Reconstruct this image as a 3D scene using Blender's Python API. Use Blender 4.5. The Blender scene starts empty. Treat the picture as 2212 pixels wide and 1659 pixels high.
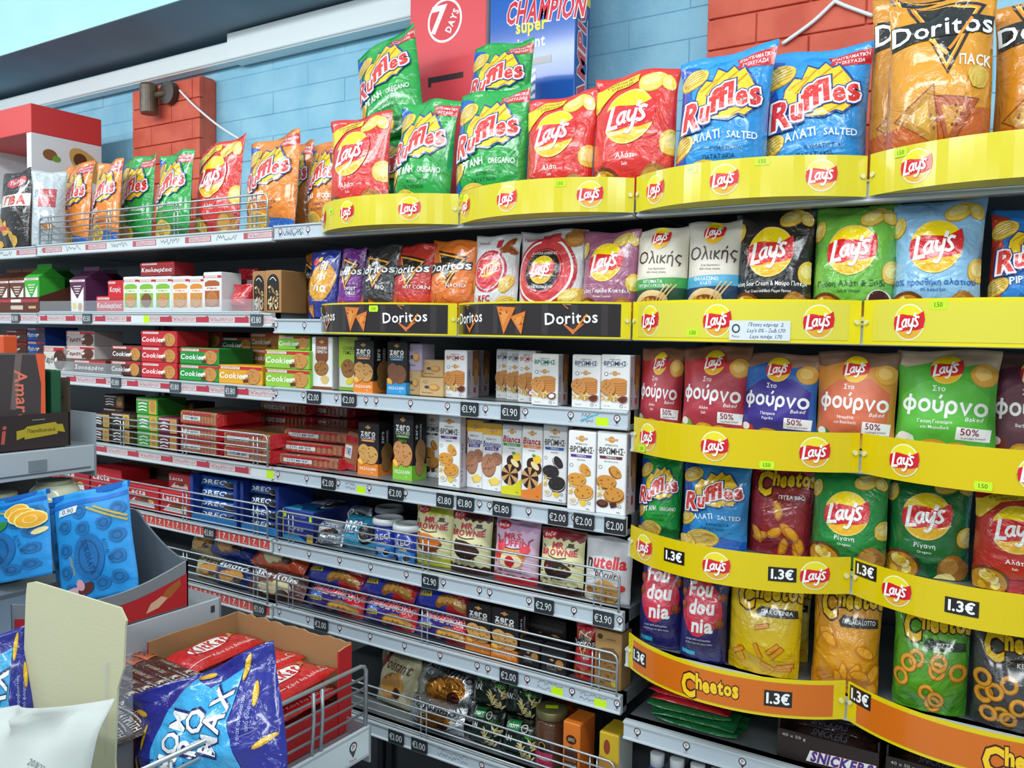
import bpy, math, random, unicodedata
import numpy as np
from mathutils import Vector, Matrix
from mathutils.geometry import tessellate_polygon

SC = bpy.context.scene
COL = SC.collection
# ------------------------------------------------------------------ camera
# X runs along the shelves, Y into the wall (shelf fronts at Y = 0), Z up, metres
F_PX = 1812.0
YAW, PIT, ROL = math.radians(32.22), math.radians(3.37), math.radians(1.012)
CAM = np.array([0.673, -1.5, 1.5])
RT = np.array([math.cos(YAW), math.sin(YAW), 0.0])
FH = np.array([-math.sin(YAW), math.cos(YAW), 0.0])
FW = FH * math.cos(PIT) - np.array([0, 0, math.sin(PIT)])
UP = np.array([0, 0, math.cos(PIT)]) + FH * math.sin(PIT)
cam_d = bpy.data.cameras.new('camera')
cam_d.sensor_width = 36.0
cam_d.lens = F_PX / 2212.0 * 36.0
cam_d.clip_start = 0.02
cam_o = bpy.data.objects.new('camera', cam_d)
COL.objects.link(cam_o)
_cr, _sr = math.cos(ROL), math.sin(ROL)
R2 = RT * _cr + UP * _sr
U2 = UP * _cr - RT * _sr
cam_o.matrix_world = Matrix((
    (R2[0], U2[0], -FW[0], CAM[0]), (R2[1], U2[1], -FW[1], CAM[1]),
    (R2[2], U2[2], -FW[2], CAM[2]), (0, 0, 0, 1)))
SC.camera = cam_o

# ------------------------------------------------------------------ world, lamps, exposure
world = bpy.data.worlds.new('shop_air')
SC.world = world
world.use_nodes = True
_bg = world.node_tree.nodes['Background']
_bg.inputs[0].default_value = (0.80, 0.93, 1.0, 1)
_bg.inputs[1].default_value = 0.36
def ceiling_lamp(x, y, w, l, e, z=2.6, side=0.0):
    d = bpy.data.lights.new('ceiling_tube', 'AREA')
    d.shape = 'RECTANGLE'; d.size = w; d.size_y = l; d.energy = e; d.color = (0.93, 0.98, 1.0)
    o = bpy.data.objects.new('ceiling_tube', d)
    o.location = (x, y, z)
    COL.objects.link(o)
    if side:  # the bare tube also shines sideways onto the shelves
        d2 = d.copy(); d2.energy = side; d2.size_y = 0.07
        o2 = bpy.data.objects.new('ceiling_tube', d2)
        o2.location = (x, y + l / 2 + 0.02, z + 0.05); o2.rotation_euler = (math.radians(90), 0, 0)
        COL.objects.link(o2)
for _x in (-3.6, -2.3, -1.0, 0.3, 1.6):
    ceiling_lamp(_x, -1.0, 1.15, 0.14, 9, side=5)
for _x in (-3.0, -1.0, 1.0, 3.0):
    ceiling_lamp(_x, -3.1, 1.2, 0.14, 18, side=7)
    ceiling_lamp(_x, -5.6, 1.2, 0.14, 22)
SC.view_settings.view_transform = 'Standard'
SC.view_settings.look = 'None'
SC.view_settings.gamma = 1.0
SC.view_settings.use_curve_mapping = False
SC.view_settings.exposure = 0.2

# ------------------------------------------------------------------ measuring helpers
def ray(u, v):
    x = (u - 1106) / F_PX; y = (v - 829.5) / F_PX
    return FW + R2 * x - U2 * y
def at(u, v, Y=0.0):
    d = ray(u, v); t = (Y - CAM[1]) / d[1]; p = CAM + d * t
    return float(p[0]), float(p[2])
def atx(u, v, X):
    d = ray(u, v); t = (X - CAM[0]) / d[0]; p = CAM + d * t
    return float(p[1]), float(p[2])
def atz(u, v, Z):
    d = ray(u, v); t = (Z - CAM[2]) / d[2]; p = CAM + d * t
    return float(p[0]), float(p[1])
def row_px(X, Y, Z):
    d = np.array([X, Y, Z]) - CAM; f = d @ FW
    return 1106 + F_PX * (d @ R2) / f, 829.5 - F_PX * (d @ U2) / f

# ------------------------------------------------------------------ materials
_mats = {}
def lin(h):
    h = h.lstrip('#')
    if len(h) == 3: h = ''.join(c * 2 for c in h)
    c = [int(h[i:i + 2], 16) / 255 for i in (0, 2, 4)]
    return tuple(x / 12.92 if x <= 0.04045 else ((x + 0.055) / 1.055) ** 2.4 for x in c) + (1.0,)
KINDS = {  # roughness, metallic, bump strength, bump scale, coat
    'film': (0.17, 0.0, 0.55, 24, 0.7), 'foil': (0.24, 0.85, 0.6, 30, 0.0), 'baked': (0.42, 0.0, 0.3, 22, 0.0),
    'card': (0.48, 0.0, 0.0, 0, 0.0), 'kraft': (0.8, 0.0, 0.12, 300, 0.0), 'gloss': (0.16, 0.0, 0.0, 0, 0.2),
    'plast': (0.4, 0.0, 0.0, 0, 0.0), 'steel': (0.38, 0.55, 0.0, 0, 0.0), 'paper': (0.75, 0.0, 0.1, 60, 0.0),
    'paint': (0.62, 0.0, 0.35, 90, 0.0), 'wire': (0.3, 0.7, 0.0, 0, 0.0)}
def mat(kind, col):
    k = (kind, col)
    if k in _mats: return _mats[k]
    m = bpy.data.materials.new(kind + '_' + col.lstrip('#'))
    m.use_nodes = True
    nt = m.node_tree; b = nt.nodes['Principled BSDF']
    r, me, bs, sc, coat = KINDS[kind]
    b.inputs['Base Color'].default_value = lin(col)
    b.inputs['Roughness'].default_value = r
    b.inputs['Metallic'].default_value = me
    b.inputs['Coat Weight'].default_value = coat
    b.inputs['Coat Roughness'].default_value = 0.1
    if bs > 0:
        g = nt.nodes.new('ShaderNodeNewGeometry')
        n = nt.nodes.new('ShaderNodeTexNoise')
        n.inputs['Scale'].default_value = sc; n.inputs['Detail'].default_value = 3.0 if kind in ('film', 'foil', 'baked') else 5.0
        n.inputs['Distortion'].default_value = 1.6 if kind in ('film', 'foil') else 0.3
        bp = nt.nodes.new('ShaderNodeBump')
        bp.inputs['Strength'].default_value = bs
        bp.inputs['Distance'].default_value = 0.012 if kind in ('film', 'foil', 'baked') else 0.003
        nt.links.new(g.outputs['Position'], n.inputs['Vector'])
        nt.links.new(n.outputs['Fac'], bp.inputs['Height'])
        nt.links.new(bp.outputs['Normal'], b.inputs['Normal'])
    _mats[k] = m
    return m
def mottled(name, c1, c2, scale, rough=0.7, bump=0.4, bscale=60, detail=4.0):
    if name in _mats: return _mats[name]
    m = bpy.data.materials.new(name); m.use_nodes = True
    nt = m.node_tree; b = nt.nodes['Principled BSDF']
    g = nt.nodes.new('ShaderNodeNewGeometry'); n = nt.nodes.new('ShaderNodeTexNoise')
    n.inputs['Scale'].default_value = scale; n.inputs['Detail'].default_value = detail
    r = nt.nodes.new('ShaderNodeValToRGB')
    r.color_ramp.elements[0].color = lin(c1); r.color_ramp.elements[1].color = lin(c2)
    r.color_ramp.elements[0].position = 0.35; r.color_ramp.elements[1].position = 0.65
    n2 = nt.nodes.new('ShaderNodeTexNoise'); n2.inputs['Scale'].default_value = bscale; n2.inputs['Detail'].default_value = 5
    bp = nt.nodes.new('ShaderNodeBump'); bp.inputs['Strength'].default_value = bump; bp.inputs['Distance'].default_value = 0.004
    nt.links.new(g.outputs['Position'], n.inputs['Vector']); nt.links.new(n.outputs['Fac'], r.inputs['Fac'])
    nt.links.new(r.outputs['Color'], b.inputs['Base Color'])
    nt.links.new(g.outputs['Position'], n2.inputs['Vector']); nt.links.new(n2.outputs['Fac'], bp.inputs['Height'])
    nt.links.new(bp.outputs['Normal'], b.inputs['Normal'])
    b.inputs['Roughness'].default_value = rough
    _mats[name] = m
    return m
def clear_plastic():
    if 'clear' in _mats: return _mats['clear']
    m = bpy.data.materials.new('clear_plastic'); m.use_nodes = True
    nt = m.node_tree
    for n in list(nt.nodes): nt.nodes.remove(n)
    out = nt.nodes.new('ShaderNodeOutputMaterial'); mx = nt.nodes.new('ShaderNodeMixShader')
    tr = nt.nodes.new('ShaderNodeBsdfTransparent'); gl = nt.nodes.new('ShaderNodeBsdfPrincipled')
    gl.inputs['Base Color'].default_value = lin('#c9d3da'); gl.inputs['Roughness'].default_value = 0.12
    mx.inputs[0].default_value = 0.17
    nt.links.new(tr.outputs[0], mx.inputs[1]); nt.links.new(gl.outputs[0], mx.inputs[2]); nt.links.new(mx.outputs[0], out.inputs[0])
    _mats['clear'] = m
    return m

# ------------------------------------------------------------------ objects
def thing(name, label, cat, loc=(0, 0, 0), rot=(0, 0, 0), group=None):
    o = bpy.data.objects.new(name, None)
    o.empty_display_size = 0.05
    COL.objects.link(o)
    o.location = loc; o.rotation_euler = rot
    o['label'] = label; o['category'] = cat
    if group: o['group'] = group
    return o
def tag(o, label, cat, group=None):
    o['label'] = label; o['category'] = cat
    if group: o['group'] = group
    return o
def mesh_obj(name, verts, faces, mats, parent=None, mi=None, smooth=False):
    me = bpy.data.meshes.new(name)
    me.from_pydata([tuple(map(float, v)) for v in verts], [], [tuple(map(int, f)) for f in faces])
    for m in (mats if isinstance(mats, (list, tuple)) else [mats]): me.materials.append(m)
    if mi is not None: me.polygons.foreach_set('material_index', list(mi))
    if smooth: me.polygons.foreach_set('use_smooth', [True] * len(faces))
    me.update()
    o = bpy.data.objects.new(name, me)
    COL.objects.link(o)
    if parent is not None: o.parent = parent
    return o
def tri_obj(name, tris, midx, mats, parent, smooth=True):
    """tris (M,3,3) numpy -> one mesh with welded vertices"""
    pts = tris.reshape(-1, 3)
    q = np.round(pts * 2e4).astype(np.int64)
    _, first, inv = np.unique(q, axis=0, return_index=True, return_inverse=True)
    inv = inv.reshape(-1); vs = pts[first]
    f = inv.reshape(-1, 3)
    ok = (f[:, 0] != f[:, 1]) & (f[:, 1] != f[:, 2]) & (f[:, 0] != f[:, 2])
    f = f[ok]; midx = np.asarray(midx)[ok]
    me = bpy.data.meshes.new(name)
    n = len(f)
    me.vertices.add(len(vs)); me.vertices.foreach_set('co', vs.astype(np.float32).ravel())
    me.loops.add(n * 3); me.loops.foreach_set('vertex_index', f.astype(np.int32).ravel())
    me.polygons.add(n)
    me.polygons.foreach_set('loop_start', np.arange(0, n * 3, 3, dtype=np.int32))
    me.polygons.foreach_set('material_index', midx.astype(np.int32))
    me.polygons.foreach_set('use_smooth', np.full(n, smooth))
    for m in mats: me.materials.append(m)
    me.update(calc_edges=True)
    o = bpy.data.objects.new(name, me)
    COL.objects.link(o); o.parent = parent
    return o
def copy_tree(o, parent=None):
    c = o.copy(); COL.objects.link(c); c.parent = parent
    for ch in [x for x in ALLCH.get(o.name, [])]: copy_tree(ch, c)
    return c
ALLCH = {}
class MB:
    """collects simple shapes into one mesh"""
    def __init__(s): s.v = []; s.f = []; s.m = []; s.mats = []
    def mi(s, m):
        if m not in s.mats: s.mats.append(m)
        return s.mats.index(m)
    def add(s, vs, fs, m):
        b = len(s.v); s.v += [tuple(v) for v in vs]; i = s.mi(m)
        for f in fs: s.f.append(tuple(b + k for k in f)); s.m.append(i)
    def box(s, x0, x1, y0, y1, z0, z1, m, c=0.0):
        if c <= 0:
            vs = [(x, y, z) for z in (z0, z1) for y in (y0, y1) for x in (x0, x1)]
            fs = [(0, 2, 3, 1), (4, 5, 7, 6), (0, 1, 5, 4), (2, 6, 7, 3), (0, 4, 6, 2), (1, 3, 7, 5)]
            s.add(vs, fs, m); return
        # chamfered box
        vs = []; idx = {}
        for iz, z in enumerate((z0, z1)):
            for iy, y in enumerate((y0, y1)):
                for ix, x in enumerate((x0, x1)):
                    dx = c if ix == 0 else -c; dy = c if iy == 0 else -c; dz = c if iz == 0 else -c
                    for a in range(3):
                        p = [x + dx, y + dy, z + dz]; p[a] = (x, y, z)[a]
                        idx[(ix, iy, iz, a)] = len(vs); vs.append(p)
        g = lambda a, b, d, e: idx[(a, b, d, e)]
        fs = []
        fs.append([g(0, 0, 0, 0), g(0, 0, 1, 0), g(0, 1, 1, 0), g(0, 1, 0, 0)])
        fs.append([g(1, 0, 0, 0), g(1, 1, 0, 0), g(1, 1, 1, 0), g(1, 0, 1, 0)])
        fs.append([g(0, 0, 0, 1), g(1, 0, 0, 1), g(1, 0, 1, 1), g(0, 0, 1, 1)])
        fs.append([g(0, 1, 0, 1), g(0, 1, 1, 1), g(1, 1, 1, 1), g(1, 1, 0, 1)])
        fs.append([g(0, 0, 0, 2), g(0, 1, 0, 2), g(1, 1, 0, 2), g(1, 0, 0, 2)])
        fs.append([g(0, 0, 1, 2), g(1, 0, 1, 2), g(1, 1, 1, 2), g(0, 1, 1, 2)])
        for a in (0, 1):
            for b in (0, 1):
                fs.append([g(0, a, b, 1), g(1, a, b, 1), g(1, a, b, 2), g(0, a, b, 2)])
                fs.append([g(a, 0, b, 0), g(a, 1, b, 0), g(a, 1, b, 2), g(a, 0, b, 2)])
                fs.append([g(a, b, 0, 0), g(a, b, 1, 0), g(a, b, 1, 1), g(a, b, 0, 1)])
                for d in (0, 1): fs.append([g(a, b, d, 0), g(a, b, d, 1), g(a, b, d, 2)])
        s.add(vs, fs, m)
    def tube(s, pts, r, m, n=6):
        pts = [Vector(p) for p in pts]; rings = []; vs = []; fs = []
        for i, p in enumerate(pts):
            d = (pts[min(i + 1, len(pts) - 1)] - pts[max(i - 1, 0)]).normalized()
            a = d.orthogonal().normalized() if i == 0 else (rings[-1] - d * rings[-1].dot(d)).normalized()
            rings.append(a); b = d.cross(a)
            for k in range(n):
                t = 2 * math.pi * k / n
                vs.append(p + (a * math.cos(t) + b * math.sin(t)) * r)
        for i in range(len(pts) - 1):
            for k in range(n):
                fs.append((i * n + k, i * n + (k + 1) % n, (i + 1) * n + (k + 1) % n, (i + 1) * n + k))
        fs.append(tuple(range(n - 1, -1, -1))); fs.append(tuple(len(vs) - n + k for k in range(n)))
        s.add(vs, fs, m)
    def lathe(s, prof, m, n=24, c=(0, 0)):
        vs = [(c[0] + r * math.cos(2 * math.pi * k / n), c[1] + r * math.sin(2 * math.pi * k / n), z) for r, z in prof for k in range(n)]
        fs = [(i * n + k, i * n + (k + 1) % n, (i + 1) * n + (k + 1) % n, (i + 1) * n + k) for i in range(len(prof) - 1) for k in range(n)]
        fs.append(tuple(range(n - 1, -1, -1))); fs.append(tuple((len(prof) - 1) * n + k for k in range(n)))
        s.add(vs, fs, m)
    def build(s, name, parent=None, smooth=False):
        o = mesh_obj(name, s.v, s.f, s.mats, parent, s.m, smooth)
        return o

# ------------------------------------------------------------------ lettering
_fc = bpy.data.curves.new('type_setter', 'FONT'); _fc.resolution_u = 2
_fo = bpy.data.objects.new('type_setter', _fc)
_gl = {}
def stroke_tris(pts, w, closed=False):
    p = np.array(pts, float)
    if closed: p = np.vstack([p, p[:1]])
    d = np.diff(p, axis=0); L = np.linalg.norm(d, axis=1, keepdims=True); d = d / np.maximum(L, 1e-9)
    nr = np.stack([-d[:, 1], d[:, 0]], 1); o = np.zeros_like(p)
    for i in range(len(p)):
        if closed and i in (0, len(p) - 1): a, b = nr[-1], nr[0]
        else: a, b = nr[max(i - 1, 0)], nr[min(i, len(nr) - 1)]
        m = a + b; k = m @ m
        o[i] = m * (2 / k) if k > 0.7 else (a if k < 1e-6 else m / math.sqrt(k) * 1.6)
    l, r = p + o * w / 2, p - o * w / 2
    t = []
    for i in range(len(p) - 1): t += [[l[i], r[i], r[i + 1]], [l[i], r[i + 1], l[i + 1]]]
    return np.array(t)
def smooth_path(pts, k=5, closed=False):
    p = [np.array(q, float) for q in pts]; n = len(p); out = []
    for i in range(n if closed else n - 1):
        if closed: a, b, c, d = p[(i - 1) % n], p[i], p[(i + 1) % n], p[(i + 2) % n]
        else: a, b, c, d = p[max(i - 1, 0)], p[i], p[i + 1], p[min(i + 2, n - 1)]
        for j in range(k):
            t = j / k
            out.append(0.5 * (2 * b + (c - a) * t + (2 * a - 5 * b + 4 * c - d) * t * t + (3 * b - a - 3 * c + d) * t ** 3))
    if not closed: out.append(p[-1])
    return out
def _el(cx, cy, rx, ry, a0=0, a1=360, n=14):
    return [(cx + rx * math.cos(math.radians(a0 + (a1 - a0) * i / n)), cy + ry * math.sin(math.radians(a0 + (a1 - a0) * i / n))) for i in range(n + 1)]
GREEK = {'Γ': [[(0, 0), (0, .66), (.4, .66)]], 'Δ': [[(.02, .04), (.3, .66), (.58, .04), (.0, .04)]], 'Λ': [[(0, 0), (.27, .68), (.54, 0)]],
 'Π': [[(0, 0), (0, .66), (.48, .66), (.48, 0)]], 'Σ': [[(.44, .66), (.03, .66), (.28, .35), (.03, .04), (.46, .04)]],
 'Ξ': [[(0, .66), (.46, .66)], [(.05, .35), (.41, .35)], [(0, .04), (.46, .04)]], 'Φ': [[(.3, 0), (.3, .7)], _el(.3, .35, .27, .21)],
 'Ω': [[(0, .04), (.17, .04)] + _el(.3, .38, .27, .3, 238, -58) + [(.43, .04), (.6, .04)]], 'Θ': [_el(.3, .35, .29, .32), [(.14, .35), (.46, .35)]],
 'α': [_el(.19, .22, .18, .2), [(.42, .44), (.36, .12), (.46, .02)]], 'β': [[(0, -.18), (0, .56), (.14, .68), (.28, .58), (.14, .4), (.3, .28), (.28, .08), (.12, .02), (0, .1)]],
 'γ': [[(0, .44), (.2, .02), (.2, -.18)], [(.4, .44), (.2, .02)]], 'δ': [_el(.18, .2, .17, .2), [(.36, .66), (.1, .62), (.3, .38)]],
 'ε': [[(.32, .38), (.16, .44), (.04, .34), (.2, .24), (.02, .14), (.14, .02), (.34, .08)]], 'ζ': [[(.02, .68), (.3, .68), (.04, .3), (.1, .04), (.3, .0), (.24, -.14)]],
 'η': [[(.04, .44), (.04, 0)], [(.04, .3), (.16, .43), (.3, .38), (.34, .24), (.34, -.18)]], 'θ': [_el(.2, .35, .18, .34), [(.04, .35), (.36, .35)]],
 'ι': [[(.03, .44), (.03, .08), (.12, .01)]], 'κ': [[(.03, .44), (.03, 0)], [(.32, .44), (.05, .2), (.34, 0)]],
 'λ': [[(.02, .68), (.12, .64), (.4, 0)], [(.21, .44), (.02, 0)]], 'μ': [[(.03, .44), (.03, -.18)], [(.03, .1), (.14, .02), (.27, .04), (.35, .14)], [(.35, .44), (.35, 0)]],
 'ν': [[(0, .44), (.18, .02), (.36, .44)]], 'ξ': [[(.3, .68), (.06, .62), (.26, .46), (.04, .3), (.06, .06), (.3, .0), (.24, -.14)]], 'ο': [_el(.21, .22, .19, .2)],
 'π': [[(0, .41), (.46, .41)], [(.1, .41), (.1, 0)], [(.36, .41), (.36, 0)]], 'ρ': [_el(.2, .22, .17, .2), [(.03, .22), (.03, -.2)]],
 'σ': [_el(.2, .21, .18, .2), [(.2, .41), (.46, .41)]], 'ς': [[(.34, .38), (.16, .43), (.03, .25), (.14, .08), (.3, .0), (.22, -.14)]],
 'τ': [[(0, .41), (.36, .41)], [(.18, .41), (.18, .06), (.28, .01)]], 'υ': [[(.02, .44), (.03, .14), (.16, .02), (.3, .1), (.34, .28), (.3, .44)]],
 'φ': [_el(.25, .21, .23, .2), [(.25, -.2), (.25, .6)]], 'χ': [[(0, .44), (.36, -.16)], [(.36, .44), (0, -.16)]],
 'ω': [[(.06, .42), (.02, .16), (.12, .02), (.24, .12), (.25, .3)], [(.25, .12), (.38, .02), (.48, .16), (.44, .42)]],
 '€': [_el(.32, .35, .27, .32, 50, 310), [(-.04, .43), (.4, .43)], [(-.04, .28), (.36, .28)]]}
LOOK = dict(zip('ΑΒΕΖΗΙΚΜΝΟΡΤΥΧ', 'ABEZHIKMNOPTYX'))
def glyph(ch, bold):
    k = (ch, bold)
    if k in _gl: return _gl[k]
    acc = False
    d = unicodedata.normalize('NFD', ch)
    if len(d) > 1 and '\u0301' in d: acc = True
    b = LOOK.get(d[0], d[0])
    if b in GREEK:
        t = np.concatenate([stroke_tris(s, 0.085 + 2 * bold) for s in GREEK[b]])
    else:
        _fc.body = b; _fc.offset = bold
        me = _fo.to_mesh(); me.calc_loop_triangles()
        co = np.empty(len(me.vertices) * 3, np.float32); me.vertices.foreach_get('co', co); co = co.reshape(-1, 3)[:, :2]
        ix = np.empty(len(me.loop_triangles) * 3, np.int32); me.loop_triangles.foreach_get('vertices', ix)
        t = co[ix].reshape(-1, 3, 2).astype(float) if len(ix) else np.zeros((0, 3, 2))
        _fo.to_mesh_clear()
    if acc and len(t):
        xm = t[..., 0].mean()
        t = np.concatenate([t, stroke_tris([(xm, .52), (xm + .08, .66)] if d[0].islower() else [(-.1, .5), (-.04, .68)], 0.08 + bold)])
    x0 = t[..., 0].min() if len(t) else 0; x1 = t[..., 0].max() if len(t) else 0
    if len(t): t = t - np.array([x0, 0])
    _gl[k] = (t, x1 - x0)
    return _gl[k]
def text_tris(s, bold=0.0, gap=0.075, base_bold=None):
    """base_bold: spacing as if set with that boldness, so outlines register with the letters"""
    x = 0; out = []
    for ch in s:
        if ch == ' ': x += 0.26; continue
        t, w = glyph(ch, bold)
        w0 = w; off = 0
        if base_bold is not None:
            w0 = glyph(ch, base_bold)[1]; off = (w0 - w) / 2
        if len(t): out.append(t + np.array([x + off, 0]))
        x += w0 + gap
    return (np.concatenate(out) if out else np.zeros((0, 3, 2))), max(x - gap, 0.01)

# ------------------------------------------------------------------ flat print designs
PART = {'l': 'logo', 't': 'lettering', 'p': 'picture', 'b': 'print_panel', 's': 'sticker'}
def rotm(a):
    a = math.radians(a); return np.array([[math.cos(a), math.sin(a)], [-math.sin(a), math.cos(a)]])
def refine(t, L):
    out = []
    for _ in range(14):
        e = np.linalg.norm(t - np.roll(t, -1, axis=1), axis=2)
        big = e.max(1) > L
        out.append(t[~big]); t = t[big]
        if not len(t): break
        k = e[big].argmax(1); i = np.arange(len(t))
        a, b, c = t[i, k], t[i, (k + 1) % 3], t[i, (k + 2) % 3]
        m = (a + b) / 2
        t = np.concatenate([np.stack([a, m, c], 1), np.stack([m, b, c], 1)])
    out.append(t)
    return np.concatenate(out)
class Art:
    def __init__(s, A=1.35): s.A = A; s.p = []; s.done = False; s.minpart = 0.12
    def raw(s, part, col, t):
        if not len(t): return
        # all triangles counter-clockwise
        ar = (t[:, 1, 0] - t[:, 0, 0]) * (t[:, 2, 1] - t[:, 0, 1]) - (t[:, 1, 1] - t[:, 0, 1]) * (t[:, 2, 0] - t[:, 0, 0])
        t = t.copy(); f = ar < 0; t[f] = t[f][:, ::-1]
        s.p.append([part, col, t[np.abs(ar) > 1e-9]])
    def poly(s, part, col, pts):
        tr = tessellate_polygon([[Vector((x, y, 0)) for x, y in pts]])
        p = np.array(pts, float)
        s.raw(part, col, p[np.array(tr)] if len(tr) else np.zeros((0, 3, 2)))
    def rect(s, part, col, x0, y0, x1, y1, rot=0):
        p = np.array([(x0, y0), (x1, y0), (x1, y1), (x0, y1)], float)
        if rot: c = p.mean(0); p = (p - c) @ rotm(rot) + c
        s.raw(part, col, p[np.array([[0, 1, 2], [0, 2, 3]])])
    def ell(s, part, col, cx, cy, rx, ry=None, rot=0, n=20, wob=0.0, seed=0):
        ry = rx if ry is None else ry
        a = np.arange(n) * 2 * math.pi / n
        w = 1 + wob * (np.sin(3 * a + seed) + 0.7 * np.sin(5 * a + seed * 2.3)) if wob else 1.0
        p = np.stack([rx * np.cos(a) * w, ry * np.sin(a) * w], 1) @ rotm(rot) + np.array([cx, cy])
        c = np.array([[cx, cy]])
        s.raw(part, col, np.stack([np.repeat(c, n, 0), p, np.roll(p, -1, 0)], 1))
    def ring(s, part, col, cx, cy, r, w, ry=None, n=22, a0=0, a1=360):
        q = _el(cx, cy, r, ry or r, a0, a1, n)
        s.raw(part, col, stroke_tris(q, w))
    def line(s, part, col, pts, w, sm=0, closed=False):
        if sm: pts = smooth_path(pts, sm, closed)
        s.raw(part, col, stroke_tris(pts, w, closed))
    def text(s, col, txt, cx, cy, h, maxw=None, bold=0.0, shear=0.0, rot=0, part='t', gap=0.075, fit=None, base_bold=None, wave=0):
        t, w = text_tris(txt, bold, gap, base_bold)
        if not len(t): return
        k = h / 0.68; kx = k
        if fit: kx = fit / w
        elif maxw and w * k > maxw: kx = maxw / w
        t = t.copy(); t[..., 0] = (t[..., 0] - w / 2) * kx; t[..., 1] = (t[..., 1] - 0.33) * k
        t[..., 0] += shear * t[..., 1]
        if wave: t[..., 1] += wave * (t[..., 0] * 2) ** 2
        if rot: t = t @ rotm(rot)
        s.raw(part, col, t + np.array([cx, cy]))
    def finish(s, L=0.055, kind=''):
        if s.done: return
        s.done = True
        bb = []; s.lay = []
        for i, (part, col, t) in enumerate(s.p):
            lo, hi = t.reshape(-1, 2).min(0), t.reshape(-1, 2).max(0)
            l = 1
            for j in range(i):
                a, b = bb[j]
                if (a < hi).all() and (b > lo).all(): l = max(l, s.lay[j] + 1)
            bb.append((lo, hi)); s.lay.append(l)
        # pieces of one kind that touch belong together; the others become parts of their own
        n = len(s.p); par = list(range(n))
        def root(i):
            while par[i] != i: i = par[i]
            return i
        for i in range(n):
            for j in range(i):
                if s.p[i][0] == s.p[j][0] and (bb[j][0] < bb[i][1]).all() and (bb[j][1] > bb[i][0]).all(): par[root(i)] = root(j)
        ext = {}
        for i in range(n):
            k = root(i); a = ext.get(k, [bb[i][0], bb[i][1]]); ext[k] = [np.minimum(a[0], bb[i][0]), np.maximum(a[1], bb[i][1])]
        s.cl = []
        for i in range(n):
            k = root(i); e = (ext[k][1] - ext[k][0]) / np.array([1, s.A])
            s.cl.append(-1 if e.max() < (s.minpart if s.p[i][0] != 't' else .2) else k)
        s.r = [refine(np.clip(t, [0.004, 0.004], [0.996, s.A - 0.004]), L) if L else t for _, _, t in s.p]
def stick(root, art, surf, kind, L=0.036, dz=0.00026, z0=0.0006, names=None):
    """lay a design on a surface: surf(x, y) with x in 0..1 and y in 0..1 gives points and normals"""
    art.finish(L)
    parts = {}
    for (part, col, _), t, l, cl in zip(art.p, art.r, art.lay, art.cl):
        if not len(t): continue
        q = t.reshape(-1, 2)
        P, N = surf(q[:, 0], q[:, 1] / art.A)
        P = P + N * (z0 + dz * l)
        parts.setdefault((part, cl), []).append((col, P.reshape(-1, 3, 3)))
    for (part, _), ls in sorted(parts.items(), key=lambda q: q[0]):
        cols = []; mi = []; tr = []
        for col, t in ls:
            if col not in cols: cols.append(col)
            mi += [cols.index(col)] * len(t); tr.append(t)
        o = tri_obj((names or PART).get(part, PART[part]), np.concatenate(tr), mi, [mat(kind, c) for c in cols], root)
        if _ == -1 and o.name.startswith('strip_lettering'): o['kind'] = 'stuff'
def plane_surf(o, ex, ey, n):
    o, ex, ey, n = (np.array(q, float) for q in (o, ex, ey, n))
    def f(x, y): return o + x[:, None] * ex + y[:, None] * ey, np.repeat(n[None], len(x), 0)
    return f
def grid_surf(G):
    """G (ny+1, nx+1, 3) front surface seen from -Y"""
    ny, nx = G.shape[0] - 1, G.shape[1] - 1
    du = np.gradient(G, axis=1); dv = np.gradient(G, axis=0)
    N = np.cross(du, dv); N /= np.maximum(np.linalg.norm(N, axis=2, keepdims=True), 1e-9)
    def f(x, y):
        a = np.clip(x, 0, 1) * nx; b = np.clip(y, 0, 1) * ny
        i = np.minimum(a.astype(int), nx - 1); j = np.minimum(b.astype(int), ny - 1)
        s = (a - i)[:, None]; t = (b - j)[:, None]
        g = lambda Q: (Q[j, i] * (1 - s) + Q[j, i + 1] * s) * (1 - t) + (Q[j + 1, i] * (1 - s) + Q[j + 1, i + 1] * s) * t
        return g(G), g(N)
    return f

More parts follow.
